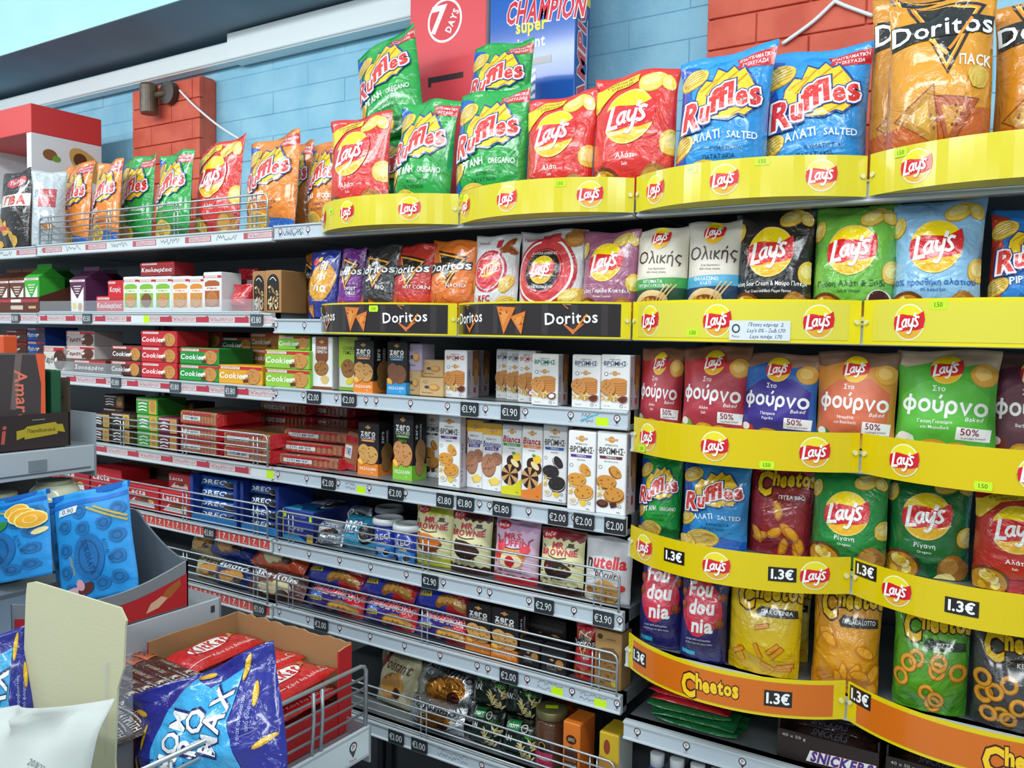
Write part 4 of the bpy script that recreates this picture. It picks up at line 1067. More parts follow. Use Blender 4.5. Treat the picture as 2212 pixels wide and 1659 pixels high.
tray('yellow curved tray under the red salted crisp bag beside the orange bag', TX[0], TX[1], 1.737, 1.803, Y1, t_lays([.08, .38, .76], [(.22, .09)]))
tray('yellow curved tray below the two green oregano bags\' right-hand neighbours', TX[1], TX[2], 1.737, 1.803, Y1, t_lays([.09, .42, .81], [(.03, .118), (.68, .12)]))
tray('yellow curved tray below the two big blue salted bags', TX[2], TX[3], 1.737, 1.804, Y1, t_lays([.15, .48, .83], [(.34, .125), (.62, .128)]))
tray('yellow curved tray below the big orange tortilla bags', TX[3], TX[4], 1.738, 1.806, Y1, t_lays([.2, .72], [(.14, .125)]))
tray('black tortilla chip tray with yellow edges below the purple bag', TX[0], TX[1], 1.495, 1.566, '#dfd01c', t_doritos([(.03, .115), (.57, .117)]))
tray('black tortilla chip tray with yellow edges carrying a handwritten note', TX[1], TX[2], 1.495, 1.566, '#dfd01c', t_doritos())
tray('yellow curved tray with handwritten note below the wholegrain bags', TX[2], TX[3], 1.494, 1.567, '#e3d520', t_lays([.14, .47, .84], [(.37, .03)], (), (.63, .04, ['Πίτσες κόρνερ  2.', "Lay's 0% - Ξυδι 1.70", 'Lays πιπέρι  1.70']), '#d8cf45'))  # pale yellow of both second-row trays has reflected light in it
tray('yellow curved tray below the pale blue no-salt bag', TX[3], TX[4], 1.494, 1.567, '#e3d520', t_lays([.2, .66], [(.3, .125)], (), None, '#d8cf45'))
tray('yellow curved tray below the red and blue baked bags', .01, .424, 1.279, 1.346, Y2, t_lays([.12, .46, .83], [(.08, .022), (.66, .018)]))
tray('yellow curved tray below the green yoghurt baked bag', .424, .838, 1.279, 1.346, Y2, t_lays([.19, .6], [(.45, .02)]))
tray('yellow curved tray with price stickers below the green and blue ridged bags', .009, .418, 1.071, 1.134, Y2, t_lays([.12, .49, .86], (), [(.3, .075), (.74, .07)]))
tray('yellow curved tray with price stickers below the dark green bag', .418, .83, 1.071, 1.134, Y2, t_lays([.2, .66], (), [(.065, .11), (.42, .07)]))
tray('orange tray with yellow rim below the peanut puff bags', .011, .418, .853, .92, '#dcc510', t_cheetos([.45], [(.1, .075), (.74, .07)]))
tray('orange tray with yellow rim below the green and grey corn snack bags', .418, .83, .853, .92, '#dcc510', t_cheetos([.6], [(.065, .11)]))
# ------------------------------------------------------------------ crisp bags: top shelf
z = ZS('left', 1)
BBQ = d_ruffles('#1d62b8', 'BARBEQUE', '', ('πατατάκια', 'κυματιστά'), left='#e8892c'); ORE = d_ruffles('#1d6a34', 'ΡΙΓΑΝΗ', 'OREGANO', lowc='#0f5a2a')
SALT = d_ruffles('#1a5fc0', 'ΑΛΑΤΙ', 'SALTED'); BAR2 = d_ruffles('#e8892c', 'BAR', 'BEQUE', left='#1f6fc8')
LRED = d_lays('#b5222a', 'Αλάτι', 'Salt', ribbon=('ΕΠΑΓΓΕΛΜΑΤΙΚΗ', 'ΣΥΣΚΕΥΑΣΙΑ'))
OR, GR, LR, BL = '#e5842a', '#22a043', '#d5302a', '#2e93dc'
bag('crisp_bag', 'small orange barbecue ridged crisp bag next to the silver-backed bag', 103, 181, 348, z, .085, OR, BBQ, .06, rz=-8)
bag('crisp_bag', 'small orange barbecue ridged crisp bag next to a small green bag', 174, 243, 343, z, .02, OR, BBQ, .06, rz=-8)
bag('crisp_bag', 'small green oregano ridged crisp bag next to an orange bag', 232, 312, 333, z, .095, GR, ORE, .06, rz=-4, ear=.02)
bag('crisp_bag', 'small green oregano ridged crisp bag next to the red bag with wire in front', 308, 398, 322, z, .05, GR, ORE, .06, rz=-8)
bag('crisp_bag', 'red salted crisp bag with pulled-up corner behind the wire fence', 392, 504, 300, z, .08, LR, LRED, .065, rz=-6, ear=.05, back='#c9d0d4')
bag('crisp_bag', 'large orange barbecue ridged bag with silver edge behind the wire fence', 494, 630, 288, z, .05, OR, d_ruffles('#1d62b8', 'BARBEQUE', '', left='#1c62bc'), .075, rz=-10, ear=.02, back='#c3cbd0')
bag('crisp_bag', 'orange ridged crisp bag squeezed in with only its edge showing', 600, 655, 300, z, .16, '#c8742c', BBQ, .06, rz=-10)
bag('crisp_bag', 'blue and orange ridged crisp bag half hidden by a red bag', 641, 716, 300, z, .1, OR, BAR2, .065, rz=-8)
z = ZS('mid', 1)
bag('crisp_bag', 'red salted crisp bag with drooping corner at the end of the trays', 682, 822, 238, z, .0, LR, LRED, .085, rz=-5, ry=-3, ear=-.02, back='#c9d0d4')
bag('crisp_bag', 'green oregano bag with a white glare band, lower one of a leaning pair', 818, 948, 205, z, .0, GR, ORE, .09, rz=-4, ry=3, ear=-.01, crumple=1.5, back='#c9d0d4')
bag('crisp_bag', 'green oregano bag standing upright next to the red bags', 957, 1113, 178, z, .0, GR, ORE, .09, rz=0, ear=.0, crumple=1.2, back='#c9d0d4')
bag('crisp_bag', 'red salted crisp bag standing next to the upright green bag', 1110, 1262, 192, z, .0, LR, LRED, .085, rz=0, ear=.015)
bag('crisp_bag', 'larger red salted crisp bag next to a blue bag', 1257, 1440, 138, z, .0, LR, LRED, .09, rz=2, ear=.005)
bag('crisp_bag', 'blue salted ridged crisp bag with a tall raised corner', 1436, 1640, 92, z, .0, BL, SALT, .1, rz=4, ry=2, ear=.055, pinch=.08)
bag('crisp_bag', 'blue salted ridged crisp bag next to the big orange tortilla bag', 1628, 1866, 84, z, .06, BL, SALT, .1, rz=6, ear=.01)
DNAC = d_doritos('#d06a24', ['NACHO'])
DBIG = Art(1.5); DBIG.poly('b', '#c25f1e', [(0, 0), (1, 0), (1, .55), (.5, .45), (0, .4)]); doritos(DBIG, .5, 1.2, .95); DBIG.text(W, 'ΠΑCΚ', .82, .92, .09, .3, .02); tchip(DBIG, .36, .42, .42, 30, '#b9822a', '#cfa03c'); tchip(DBIG, .62, .42, .4, -10, '#b05a30', '#c98c34'); DBIG.ell('p', '#d9b34a', .85, .78, .1, .1, 0, 12, .06)
bag('tortilla_chip_bag', 'big orange tortilla chip bag peeking out from behind another', 1868, 2110, -40, z, .1, '#cf8a24', DBIG, .09, rz=8)
bag('tortilla_chip_bag', 'big orange tortilla chip bag standing in front with a long crease', 1905, 2145, -30, z, .0, '#d8921e', DBIG, .1, rz=8, crumple=1.6)
bag('tortilla_chip_bag', 'big orange tortilla chip bag cut off by the shelf end', 2142, 2370, -30, z, .07, '#cf8420', DBIG, .1, rz=8)
# the two bags lying up behind the leaning pair
def loose_bag(name, label, u0, u1, vt, vb, Y, col, art, t, ry, lean, ear=0, back='#c9d0d4', rz=0):
    X0, X1 = at(u0, (vt + vb) / 2, Y)[0], at(u1, (vt + vb) / 2, Y)[0]; zt, zb_ = at((u0 + u1) / 2, vt, Y)[1], at((u0 + u1) / 2, vb, Y)[1]
    return bag(name, label, u0, u1, vt, zb_, Y, col, art, t, lean=lean, ry=ry, ear=ear, rz=rz, back=back)
bag('crisp_bag', 'green oregano bag at the bottom of the pile behind the leaning pair', 775, 900, 280, z, .112, GR, ORE, .06)
loose_bag('crisp_bag', 'green oregano bag tilted on top behind the leaning pair', 760, 905, 52, 290, .11, GR, ORE, .08, -14, 6, .0, rz=-4)
bag('crisp_bag', 'green oregano bag at the bottom of the pile behind the standing green bag', 992, 1112, 284, z, .112, GR, ORE, .06)
loose_bag('crisp_bag', 'green oregano bag propped upright behind the standing green bag', 988, 1120, 78, 300, .11, GR, ORE, .08, 2, 4)

# tall display boxes on the top shelf
def seven_art():
    a = Art(2.83); a.ell('l', W, .47, 2.2, .225, n=30); a.ell('l', '#d0303c', .47, 2.2, .2, n=30); a.text(W, '7', .39, 2.22, .26, None, .03, .1, 0, 'l'); a.text(W, 'DAYS', .57, 2.18, .075, .24, .03, 0, 62, 'l')
    a.rect('b', '#2c2226', .26, 1.58, .72, 1.64); a.rect('b', '#1c1618', .26, 1.54, .3, 1.64); return a
def champ_tall():
    a = Art(2.2); a.text(W, 'CHAMPION', .66, 1.76, .17, .96, .07, .15, -4, 'l', .09, .9, .03); a.text('#d02a3c', 'CHAMPION', .66, 1.76, .17, .96, .03, .15, -4, 'l', .09, .9, .03)
    a.text('#f0e23a', 'super', .5, 1.66, .1, .36, .03); a.text(W, 'croissant', .4, 1.52, .09, .6, .02); a.rect('b', '#14182a', .2, 1.33, .74, 1.39)
    a.rect('b', W, .26, 1.06, .56, 1.3)
    for i in range(3): a.line('b', '#2f63b4', [(.26, 1.1 + .075 * i), (.36, 1.13 + .075 * i), (.46, 1.08 + .075 * i), (.56, 1.12 + .075 * i)], .03, 4)
    a.rect('b', '#2f63b4', .26, 1.18, .4, 1.3); a.rect('b', W, .315, 1.18, .345, 1.3); a.rect('b', W, .26, 1.225, .4, 1.255)
    a.text(W, 'παρασκευάζεται και', .42, 1.0, .04, .7, .012); a.text(W, 'συσκευάζεται στην Ελλάδα', .45, .94, .04, .8, .012); return a
def champ_side():
    a = Art(6.0); a.text(W, 'CHAMPION', .45, 3.6, .5, None, .07, .15, 90, 'l', .09, 4.2, .03); a.text('#d02a3c', 'CHAMPION', .45, 3.6, .5, None, .03, .15, 90, 'l', .09, 4.2, .03); a.rect('b', '#ecd53a', .68, 4.9, .98, 5.8); a.text('#20202a', '1€', .83, 5.35, .25, None, .03, 0, 90); a.rect('b', W, .78, 3.0, .82, 4.6); return a
z = ZS('mid', 1)
carton('display_box', 'tall red cardboard display box with round numeral logo on the top shelf', 884, 1048, -90, z, .30, .16, ('#d8414a', '#c9c6c4'), seven_art(), cat='display box')
carton('display_box', 'tall blue cardboard croissant display box with lettered side panel', 1056, 1240, -90, z, .30, .075, ('#1f5fb8', '#1d49a0'), champ_tall(), champ_side(), cat='display box', kind='gloss')
# white and red sampler stand far left
z = ZS('far', 1)
x0 = at(-75, 330, .12)[0]; x1 = at(68, 330, .12)[0]; zt = at(68, 222, .12)[1]
t = thing('display_box', 'white display box with red top band and cut-out window', 'display box', ((x0 + x1) / 2, .12, z)); w = (x1 - x0) / 2; h = zt - z
wm, rm = mat('card', '#dfe4e6'), mat('card', '#d23a3a')
b = MB(); b.box(-w, -w + .004, 0, .26, 0, h - .1, wm); b.box(w - .004, w, 0, .26, 0, h - .1, wm); b.box(-w + .004, w - .004, .256, .26, 0, h - .1, wm); b.box(-w + .004, w - .004, .004, .256, 0, .004, wm); b.build('box_shell', t)
b = MB(); b.box(-w + .004, w - .004, 0, .004, 0, .18, wm); b.box(-w + .004, -w + .03, 0, .004, .18, h - .1, wm); b.box(w - .03, w - .004, 0, .004, .18, h - .1, wm); b.build('front_frame', t)
b = MB(); b.box(-w - .001, w + .001, -.001, .261, h - .1, h, rm, .002); b.build('red_top', t)
sa = Art(1.5); sa.ell('p', '#c9a45a', .78, 1.2, .3, .16, -35, 16); sa.ell('p', '#5a3418', .68, 1.26, .1, .09); sa.ell('p', '#8a5a2c', .25, 1.26, .1, .07); sa.ell('p', '#6ea03a', .34, 1.22, .06, .04); sa.rect('b', '#3f8fd0', .16, .9, .56, 1.03); sa.text(W, 'T', .36, .965, .09, None, .02); sa.text('#3a3434', '·ΧΕΝ', .4, .72, .13, .5, .03)
stick(t, sa, plane_surf((w, 0, 0), (0, .26, 0), (0, 0, h - .1), (1, 0, 0)), 'card', L=0)
PEAN = Art(1.6); PEAN.ell('l', '#d23a4a', .6, 1.36, .28, .12); PEAN.text(W, 'Tsakiris', .6, 1.36, .09, .4, .02, part='l'); PEAN.rect('b', '#e8e2d8', .2, .85, 1, 1.1); PEAN.text('#c8322c', 'ΓΙΒΑ', .66, .97, .17, .6, .04)
for i in range(7): PEAN.ell('p', '#d8a83a', .2 + .6 * ((i * .37) % 1), .12 + .55 * ((i * .61) % 1), .13, .08, i * 50, 12, .05)
PEAN.text(W, 'ΚΙΑ', .25, .75, .07, .3); PEAN.rect('b', '#d8322c', .2, .38, .55, .46)
bag('peanut_bag', 'black bag of corn nuts with white band and red letters', -32, 50, 365, z, .03, '#241f1f', PEAN, .06, rz=-6)
SIL = Art(1.6); SIL.rect('b', '#b5454a', .3, .8, .8, 1.2); SIL.text('#d9dde0', 'αλάτι πατάτες', .55, 1.05, .05, .4); SIL.text('#6a7078', 'barcode 100g', .6, .6, .05, .5); SIL.ell('p', '#c98a4a', .6, .38, .16, .09); SIL.rect('b', '#8aa0b8', .1, 1.02, .25, 1.18)
bag('crisp_bag', 'crisp bag turned round to show its silver printed back', 60, 100, 364, z, -.005, '#bcc5cb', SIL, .07, rz=38, back='#e08a3c', kind='film')

# ------------------------------------------------------------------ second shelf
z = ZS('mid', 2)
pit = Art(1.6); pit.ell('p', '#d99a2e', .6, .86, .36, .46, 0, 20, .04); pit.text('#1d2a6a', 'Pi', .62, 1.22, .2, .3, .06, 0, -4); pit.text(W, 'Pi', .62, 1.22, .2, .3, .02, 0, -4); pit.text(W, 'τςί', .62, .98, .16, .32, .03, 0, -4); pit.text(W, 'νια', .6, .72, .2, .5, .03, 0, -4)
for i in range(3): pit.rect('p', '#e0a83e', .2 + .07 * i, .5, .27 + .07 * i, 1.0, 25)
pit.ell('p', '#d8453a', .3, 1.33, .1, .09); pit.ell('p', '#e8c04a', .44, 1.38, .07, .06); tchip(pit, .3, .16, .28, 10, '#b5772e', '#d09a48'); pit.text('#c8d4f0', 'σνακ φούρνου', .62, .42, .05, .6); pit.rect('b', '#3fb0e0', .72, .14, .95, .2)
bag('snack_bag', 'dark blue snack bag standing on the shelf beside the black tray', 645, 716, 538, z, .01, '#25348c', pit, .055, rz=-6)
bag('tortilla_chip_bag', 'orange tortilla chip bag mostly hidden behind the dark blue bag', 640, 668, 545, z, .12, '#d8802a', DNAC, .05)
bag('tortilla_chip_bag', 'purple sweet chilli tortilla chip bag', 712, 768, 533, z, .0, '#6d2a82', d_doritos('#8a3a9a', ['SWEET', 'CHILLI']), .06, rz=-4)
bag('tortilla_chip_bag', 'black barbecue tortilla chip bag', 757, 842, 526, z, .0, '#2c2a2e', d_doritos('#3a3436', ['BBQ']), .065, rz=-4, ear=.015)
bag('tortilla_chip_bag', 'red hot corn tortilla chip bag', 828, 916, 524, z, .0, '#b8302a', d_doritos('#d0402e', ['HOT CORN']), .065, rz=-2, ear=.01)
bag('tortilla_chip_bag', 'orange nacho tortilla chip bag beside the white chicken-flavour bag', 908, 1008, 515, z, .0, '#d9732a', DNAC, .065, rz=-2, ear=-.02)
kfc = Art(1.5); kfc.ring('l', '#c22a44', .46, .84, .36, .04); kfc.ell('l', '#d63a44', .46, .84, .3, .32); kfc.ell('p', '#e8b93a', .5, .86, .22, .12, 25); kfc.text(W, 'Ruffles', .46, .86, .14, None, .1, .15, 14, 'l', .06, .5, .03); kfc.text('#c8202c', 'Ruffles', .46, .86, .14, None, .03, .15, 14, 'l', .06, .5, .03); kfc.text(W, 'FLAVOUR INSPIRED', .46, 1.06, .035, .36, .01); kfc.text('#b81f36', 'KFC', .4, .36, .1, None, .03, .15); kfc.text('#333', 'αυτούσια τραγανά', .4, .2, .045, .6)
for x, y, r in ((.82, 1.32, 40), (.88, 1.2, -30), (.76, 1.22, 10)): kfc.ell('p', '#9a4a1e', x, y, .12, .06, r, 12, .08)
ridged(kfc, .84, .62, .16, 60); ridged(kfc, .82, .28, .2, 20); ridged(kfc, .07, .6, .12, 80); kfc.text('#b05a6a', 'Γεύση από', .22, 1.36, .05, .34); kfc.rect('b', '#c8303c', .54, 1.26, .66, 1.4); kfc.line('b', '#c22a44', [(.5, 1.16), (.7, 1.15)], .03)
bag('crisp_bag', 'white chicken-flavour ridged crisp bag with red round emblem', 1003, 1101, 503, z, .0, '#d9dbdd', kfc, .065, crumple=1.4)
ph = Art(1.2)
for r, c in ((.47, '#c22a3c'), (.43, W), (.40, '#d8434a'), (.30, '#8f2230'), (.285, '#d8434a'), (.265, '#1d1a1c')): ph.ell('l', c, .47, .64, r, r * 1.02, 0, 32)
lays(ph, .47, .65, .18); ph.text(W, 'FLAVOUR INSPIRED BY', .47, .87, .035, .38, .01, part='t'); ph.text(W, 'ICONIC RESTAURANT', .47, .42, .035, .38, .01); ph.poly('b', '#d8434a', [(.36, 1.02), (.66, 1.02), (.64, 1.14), (.36, 1.14)]); ph.ell('p', '#b5763a', .86, 1.08, .16, .13, 8, 12, .04); ph.ell('p', '#c98f4a', .86, 1.08, .12, .09, 8, 12, .04)
ph.ell('l', '#c8202c', .2, .12, .075, .07); ph.poly('l', W, [(.15, .12), (.25, .12), (.2, .15)]); ph.text('#1c1c22', 'Pizza Hut', .5, .13, .075, .42, .01, .15); chip(ph, .88, .3, .16, 30); chip(ph, .84, .14, .15, -20); ph.text('#c8303c', 'Γεύση πίτσα', .22, 1.08, .045, .3, .012); ph.line('p', W, [(.3, .6), (.62, .56)], .025)
bag('crisp_bag', 'white pizza-flavour crisp bag with large red and black ring emblem', 1098, 1243, 492, z, .0, '#dfe0e2', ph, .075, crumple=1.2)
bag('crisp_bag', 'mauve shrimp cocktail crisp bag', 1238, 1362, 494, z, .0, '#a0617f', d_lays('#8f5270', 'Γεύση Γαρίδα Κοκτέιλ', 'Prawn Cocktail', ly=.86), .07)
z = ZS('right', 2)
bag('crisp_bag', 'cream wholegrain snack bag with green lower half', 1357, 1472, 487, z, .0, '#d8d2c2', d_olikis('#3f9a48', '#1f4a30', ('ΝΤΟΜΑΤΑ', 'ΓΕΥΣΗ ΓΛΥΚΟΞΙΝΗ')), .065, 'baked', ear=.02)
bag('crisp_bag', 'cream wholegrain snack bag with light and dark blue lower half', 1467, 1594, 472, z, .0, '#d5d0c4', d_olikis('#52a8d0', '#1c3a5c', ('ΘΑΛΑΣΣΙΝΟ', 'ΑΛΑΤΙ')), .07, 'baked', ear=.0)
bag('crisp_bag', 'black sour cream and pepper crisp bag', 1572, 1746, 440, z, .0, '#211d22', d_lays('#5a3a26', 'Γεύση Sour Cream & Μαύρο Πιπέρι', 'Sour Cream and Black Pepper Flavour', ly=.8, nt=.05), .075, crumple=1.5, ear=.01)
bag('crisp_bag', 'bright green salt and vinegar crisp bag', 1743, 1930, 437, z, .0, '#6fb545', d_lays('#5a9a34', 'Γεύση Αλάτι & Ξύδι', 'Salt & Vinegar', '#1f5a2a', ly=.82, nt=.065, extra=lambda a: (a.ell('p', '#e9e6e0', .84, .22, .14), a.ell('p', '#4a1f2a', .84, .24, .11))), .08)
bag('crisp_bag', 'pale blue no-added-salt crisp bag', 1918, 2122, 424, z, .0, '#8fc0e6', d_lays(None, '0% προσθήκη αλατιού', '0% Added Salt', '#1c6ab0', ly=.82, nt=.065), .08, ear=.02)
bag('crisp_bag', 'red and blue ridged crisp bag on the second shelf by the pale blue bag', 2132, 2330, 440, z, .02, '#2f7fd0', d_ruffles('#1a5fc0', 'PIPER', 'HOT', left='#c8432c'), .08)
# ------------------------------------------------------------------ third shelf, baked
z = ZS('right', 3)
KR = '#9a6a52'
bag('crisp_bag', 'red baked crisp bag next to the oat biscuit cartons', 1368, 1462, 752, z, .02, KR, d_baked('#b8343c', '#b23a48', ('Αλάτι', 'Salt')), .06, 'baked')
bag('crisp_bag', 'red baked crisp bag next to the blue baked bag', 1458, 1606, 748, z, .0, KR, d_baked('#bb3640', '#b03a4a', ('Αλάτι', 'Salt')), .07, 'baked', ear=.02)
bag('crisp_bag', 'blue paprika baked crisp bag', 1588, 1758, 764, z, .0, '#a8806a', d_baked('#2a62b0', '#3a2f8c', ('Πάπρικα', 'Paprika'), flv='#c0302a'), .075, 'baked')
bag('crisp_bag', 'orange tomato and basil baked crisp bag', 1752, 1932, 760, z, .0, '#8a6a58', d_baked('#d08a3a', '#cf6a4a', ('Ντομάτα', 'και Βασιλικός'), flv='#2f7a3a'), .075, 'baked')
bag('crisp_bag', 'bright green yoghurt baked crisp bag', 1926, 2156, 757, z, .0, '#cbb39c', d_baked('#4fa838', '#5ab83e', ('Γεύση Γιαούρτι', 'και Μυρωδικά'), flv='#e8efe0'), .08, 'baked', ear=.01)
bag('crisp_bag', 'dark plum barbecue baked crisp bag', 2130, 2340, 765, z, .03, '#7a5a52', d_baked('#5a2a40', '#6a4450', ('Barbeque', ''), flv='#8a3a2a'), .08, 'baked')
# ------------------------------------------------------------------ fourth shelf
z = ZS('right', 4)
bag('crisp_bag', 'small green oregano ridged bag squeezed against the biscuit bay', 1368, 1460, 990, z, .02, GR, d_ruffles('#1d6a34', 'ΡΙΓΑΝΗ', 'OREGANO', lowc='#0f5a2a', ribbon=False), .06)
bag('crisp_bag', 'small blue salted ridged bag above the price stickers', 1459, 1607, 1000, z, .0, BL, d_ruffles('#1a5fc0', 'ΑΛΑΤΙ', 'SALTED', ribbon=False), .07, ear=.01)
bag('corn_snack_bag', 'dark red corn snack bag beside the small blue ridged bag', 1604, 1748, 1018, z, .02, '#9c2a34', d_cheetos('#8a2430', 'ΠΙΤΣΑ BBQ', 'puff', '#7a1f2a'), .07)
bag('crisp_bag', 'green oregano crisp bag with a flared top', 1740, 1912, 1022, z, .0, '#218a3e', d_lays('#1a6a32', 'Ρίγανη', 'Oregano', ly=.76), .075)
bag('crisp_bag', 'darker green oregano crisp bag with a creased lower half', 1905, 2096, 1030, z, .02, '#1f7038', d_lays('#1a5a30', 'Ρίγανη', 'Oregano', ly=.8), .08, crumple=1.4)
bag('crisp_bag', 'red salted crisp bag in the tray above the grey corn snack bag', 2096, 2300, 1068, z, .0, '#c03028', LRED, .08, back='#c9d0d4')
# ------------------------------------------------------------------ fifth shelf
z = ZS('right', 5)
FD = d_foud()
bag('peanut_puff_bag', 'navy and red peanut puff bag with its top under the yellow tray', 1366, 1466, 1212, z, .02, '#2b2a6c', FD, .06, rz=-2)
bag('peanut_puff_bag', 'navy and red peanut puff bag standing beside the yellow corn snack bag', 1456, 1560, 1246, z, .0, '#2b2a6c', FD, .06)
bag('corn_snack_bag', 'yellow corn snack bag with baked sticks', 1558, 1722, 1262, z, .0, '#e6c318', d_cheetos('#d8b014', 'ΠΑΚΟΤΙΝΙΑ', 'stick'), .075)
bag('corn_snack_bag', 'yellow corn snack bag peeking from behind its twin', 1640, 1742, 1262, z, .1, '#d8b416', d_cheetos('#d8b014', 'ΠΑΚΟΤΙΝΙΑ', 'stick'), .06)
bag('corn_snack_bag', 'mustard orange corn snack bag with cheese puffs', 1742, 1896, 1275, z, .0, '#d8941a', d_cheetos('#cf8418', 'ΓΑΡΙΔΑΚΙΑ LOTTO', 'puff'), .075)
bag('corn_snack_bag', 'lime green corn snack bag with rings', 1918, 2092, 1330, z, .0, '#5aa52c', d_cheetos('#4a9426', 'PIZZA', 'ring', '#1f3a1f'), .08)
bag('corn_snack_bag', 'dark grey corn snack bag with rings', 2090, 2290, 1378, z, .0, '#4a4a4e', d_cheetos('#404044', 'KETCHUP', 'ring'), .08)
# ------------------------------------------------------------------ more pack builders
def flow_grid(w, h, t, seed, nx=26, ny=14, crumple=1.0, seal=.05):
    r = np.random.RandomState(seed); x, v = np.meshgrid(np.linspace(0, 1, nx + 1), np.linspace(0, 1, ny + 1)); c = 2 * v - 1
    e = np.clip(np.minimum(x - seal, 1 - seal - x) / .16, 0, 1) ** .55
    p = np.clip(1 - np.abs(c) ** 3.2, 0, 1) ** .7
    d = t / 2 * e * p; p1, p2 = r.rand(2) * 6.28; k = h / .1 * crumple
    d = d + k * .003 * p * np.exp(-np.minimum(x, 1 - x) / .12) * np.sin(2 * np.pi * 3 * v + p1)
    for _ in range(8):
        a = r.rand() * 3.14; cx, cy = r.rand(2); s = (x - cx) * np.cos(a) + (v - cy) * np.sin(a) * .6
        d = d + (r.rand() - .4) * .005 * k * np.exp(-(s / .05) ** 2) * p * e
    X = (x - .5) * w; Z = v * h * (1 - 0 * x); Z = h / 2 + (v - .5) * h * (1 - .06 * (1 - e)); d = np.maximum(d, .0004)
    b = .004 * k * np.sin(6 * v + p2) * (1 - e)
    return np.stack([X, -d + b, Z], 2), np.stack([X, d * .9 + b, Z], 2)
def flow(name, label, u0, u1, vt, zb, Y, H, t, col, art, kind='film', lean=15, rz=0, ry=0, cat='wrapped snack', group=None, crumple=1.0, w=None):
    x0, x1 = at(u0, vt, Y)[0], at(u1, vt, Y)[0]; SEED[0] += 1
    root = thing(name, label, cat, ((x0 + x1) / 2, Y + t / 2, zb), (math.radians(-lean), math.radians(ry), math.radians(rz)), group)
    Gf, Gb = flow_grid(w or (x1 - x0), H, t, SEED[0], crumple=crumple); bag_mesh(root, Gf, Gb, kind, col, name='wrapper')
    if art is not None: stick(root, art, grid_surf(Gf), kind)
    return root
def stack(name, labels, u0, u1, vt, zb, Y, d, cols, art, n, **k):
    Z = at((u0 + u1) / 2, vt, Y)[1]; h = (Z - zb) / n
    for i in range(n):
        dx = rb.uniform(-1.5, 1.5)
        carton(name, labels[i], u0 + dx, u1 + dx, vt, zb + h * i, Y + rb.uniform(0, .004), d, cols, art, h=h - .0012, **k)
def gable(name, label, u0, u1, vt, zb, Y, d, col, art):
    x0, x1 = at(u0, vt + 50, Y)[0], at(u1, vt + 50, Y)[0]; w = x1 - x0; H = at((u0 + u1) / 2, vt, Y + d / 2)[1] - zb; hb = H * .72
    t = thing(name, label, 'carton', ((x0 + x1) / 2, Y, zb)); m = mat('card', col)
    b = MB(); b.box(-w / 2, w / 2, 0, d, 0, hb, m, .0015); b.build('carton_body', t)
    b = MB(); hr = H * .92; q = d * .5
    b.add([(-w / 2, 0, hb), (w / 2, 0, hb), (w / 2, d, hb), (-w / 2, d, hb), (-w / 2, q, hr), (w / 2, q, hr)], [(0, 1, 5, 4), (2, 3, 4, 5), (1, 2, 5), (3, 0, 4)], m); b.build('gable_roof', t)
    b = MB(); b.box(-w / 2, w / 2, q - .001, q + .001, hr - .002, H, m); b.build('top_seal', t)
    stick(t, art, plane_surf((-w / 2, 0, 0), (w, 0, 0), (0, 0, hb), (0, -1, 0)), 'card', L=0)
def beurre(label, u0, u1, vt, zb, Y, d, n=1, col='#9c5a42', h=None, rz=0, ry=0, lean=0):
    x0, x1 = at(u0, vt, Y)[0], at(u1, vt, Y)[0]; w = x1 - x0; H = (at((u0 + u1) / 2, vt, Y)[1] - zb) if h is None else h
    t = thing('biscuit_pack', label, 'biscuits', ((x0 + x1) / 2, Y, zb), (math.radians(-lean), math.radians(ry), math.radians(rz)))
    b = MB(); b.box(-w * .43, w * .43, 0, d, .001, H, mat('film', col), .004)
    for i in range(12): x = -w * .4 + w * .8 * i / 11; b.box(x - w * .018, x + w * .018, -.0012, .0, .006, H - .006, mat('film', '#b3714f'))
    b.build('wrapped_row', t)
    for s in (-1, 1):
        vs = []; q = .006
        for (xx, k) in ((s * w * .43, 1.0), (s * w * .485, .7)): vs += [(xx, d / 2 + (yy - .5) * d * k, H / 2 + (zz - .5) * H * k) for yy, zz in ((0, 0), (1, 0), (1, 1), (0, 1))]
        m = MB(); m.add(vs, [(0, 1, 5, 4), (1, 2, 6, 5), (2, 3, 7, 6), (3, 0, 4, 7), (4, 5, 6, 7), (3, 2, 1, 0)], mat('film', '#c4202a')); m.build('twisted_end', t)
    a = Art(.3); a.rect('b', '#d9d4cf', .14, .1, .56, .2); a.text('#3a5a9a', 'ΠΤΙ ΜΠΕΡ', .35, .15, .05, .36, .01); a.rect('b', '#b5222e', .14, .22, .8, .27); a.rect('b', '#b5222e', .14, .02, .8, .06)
    stick(t, a, plane_surf((-w / 2, -.0012, 0), (w, 0, 0), (0, 0, H), (0, -1, 0)), 'film', L=0)
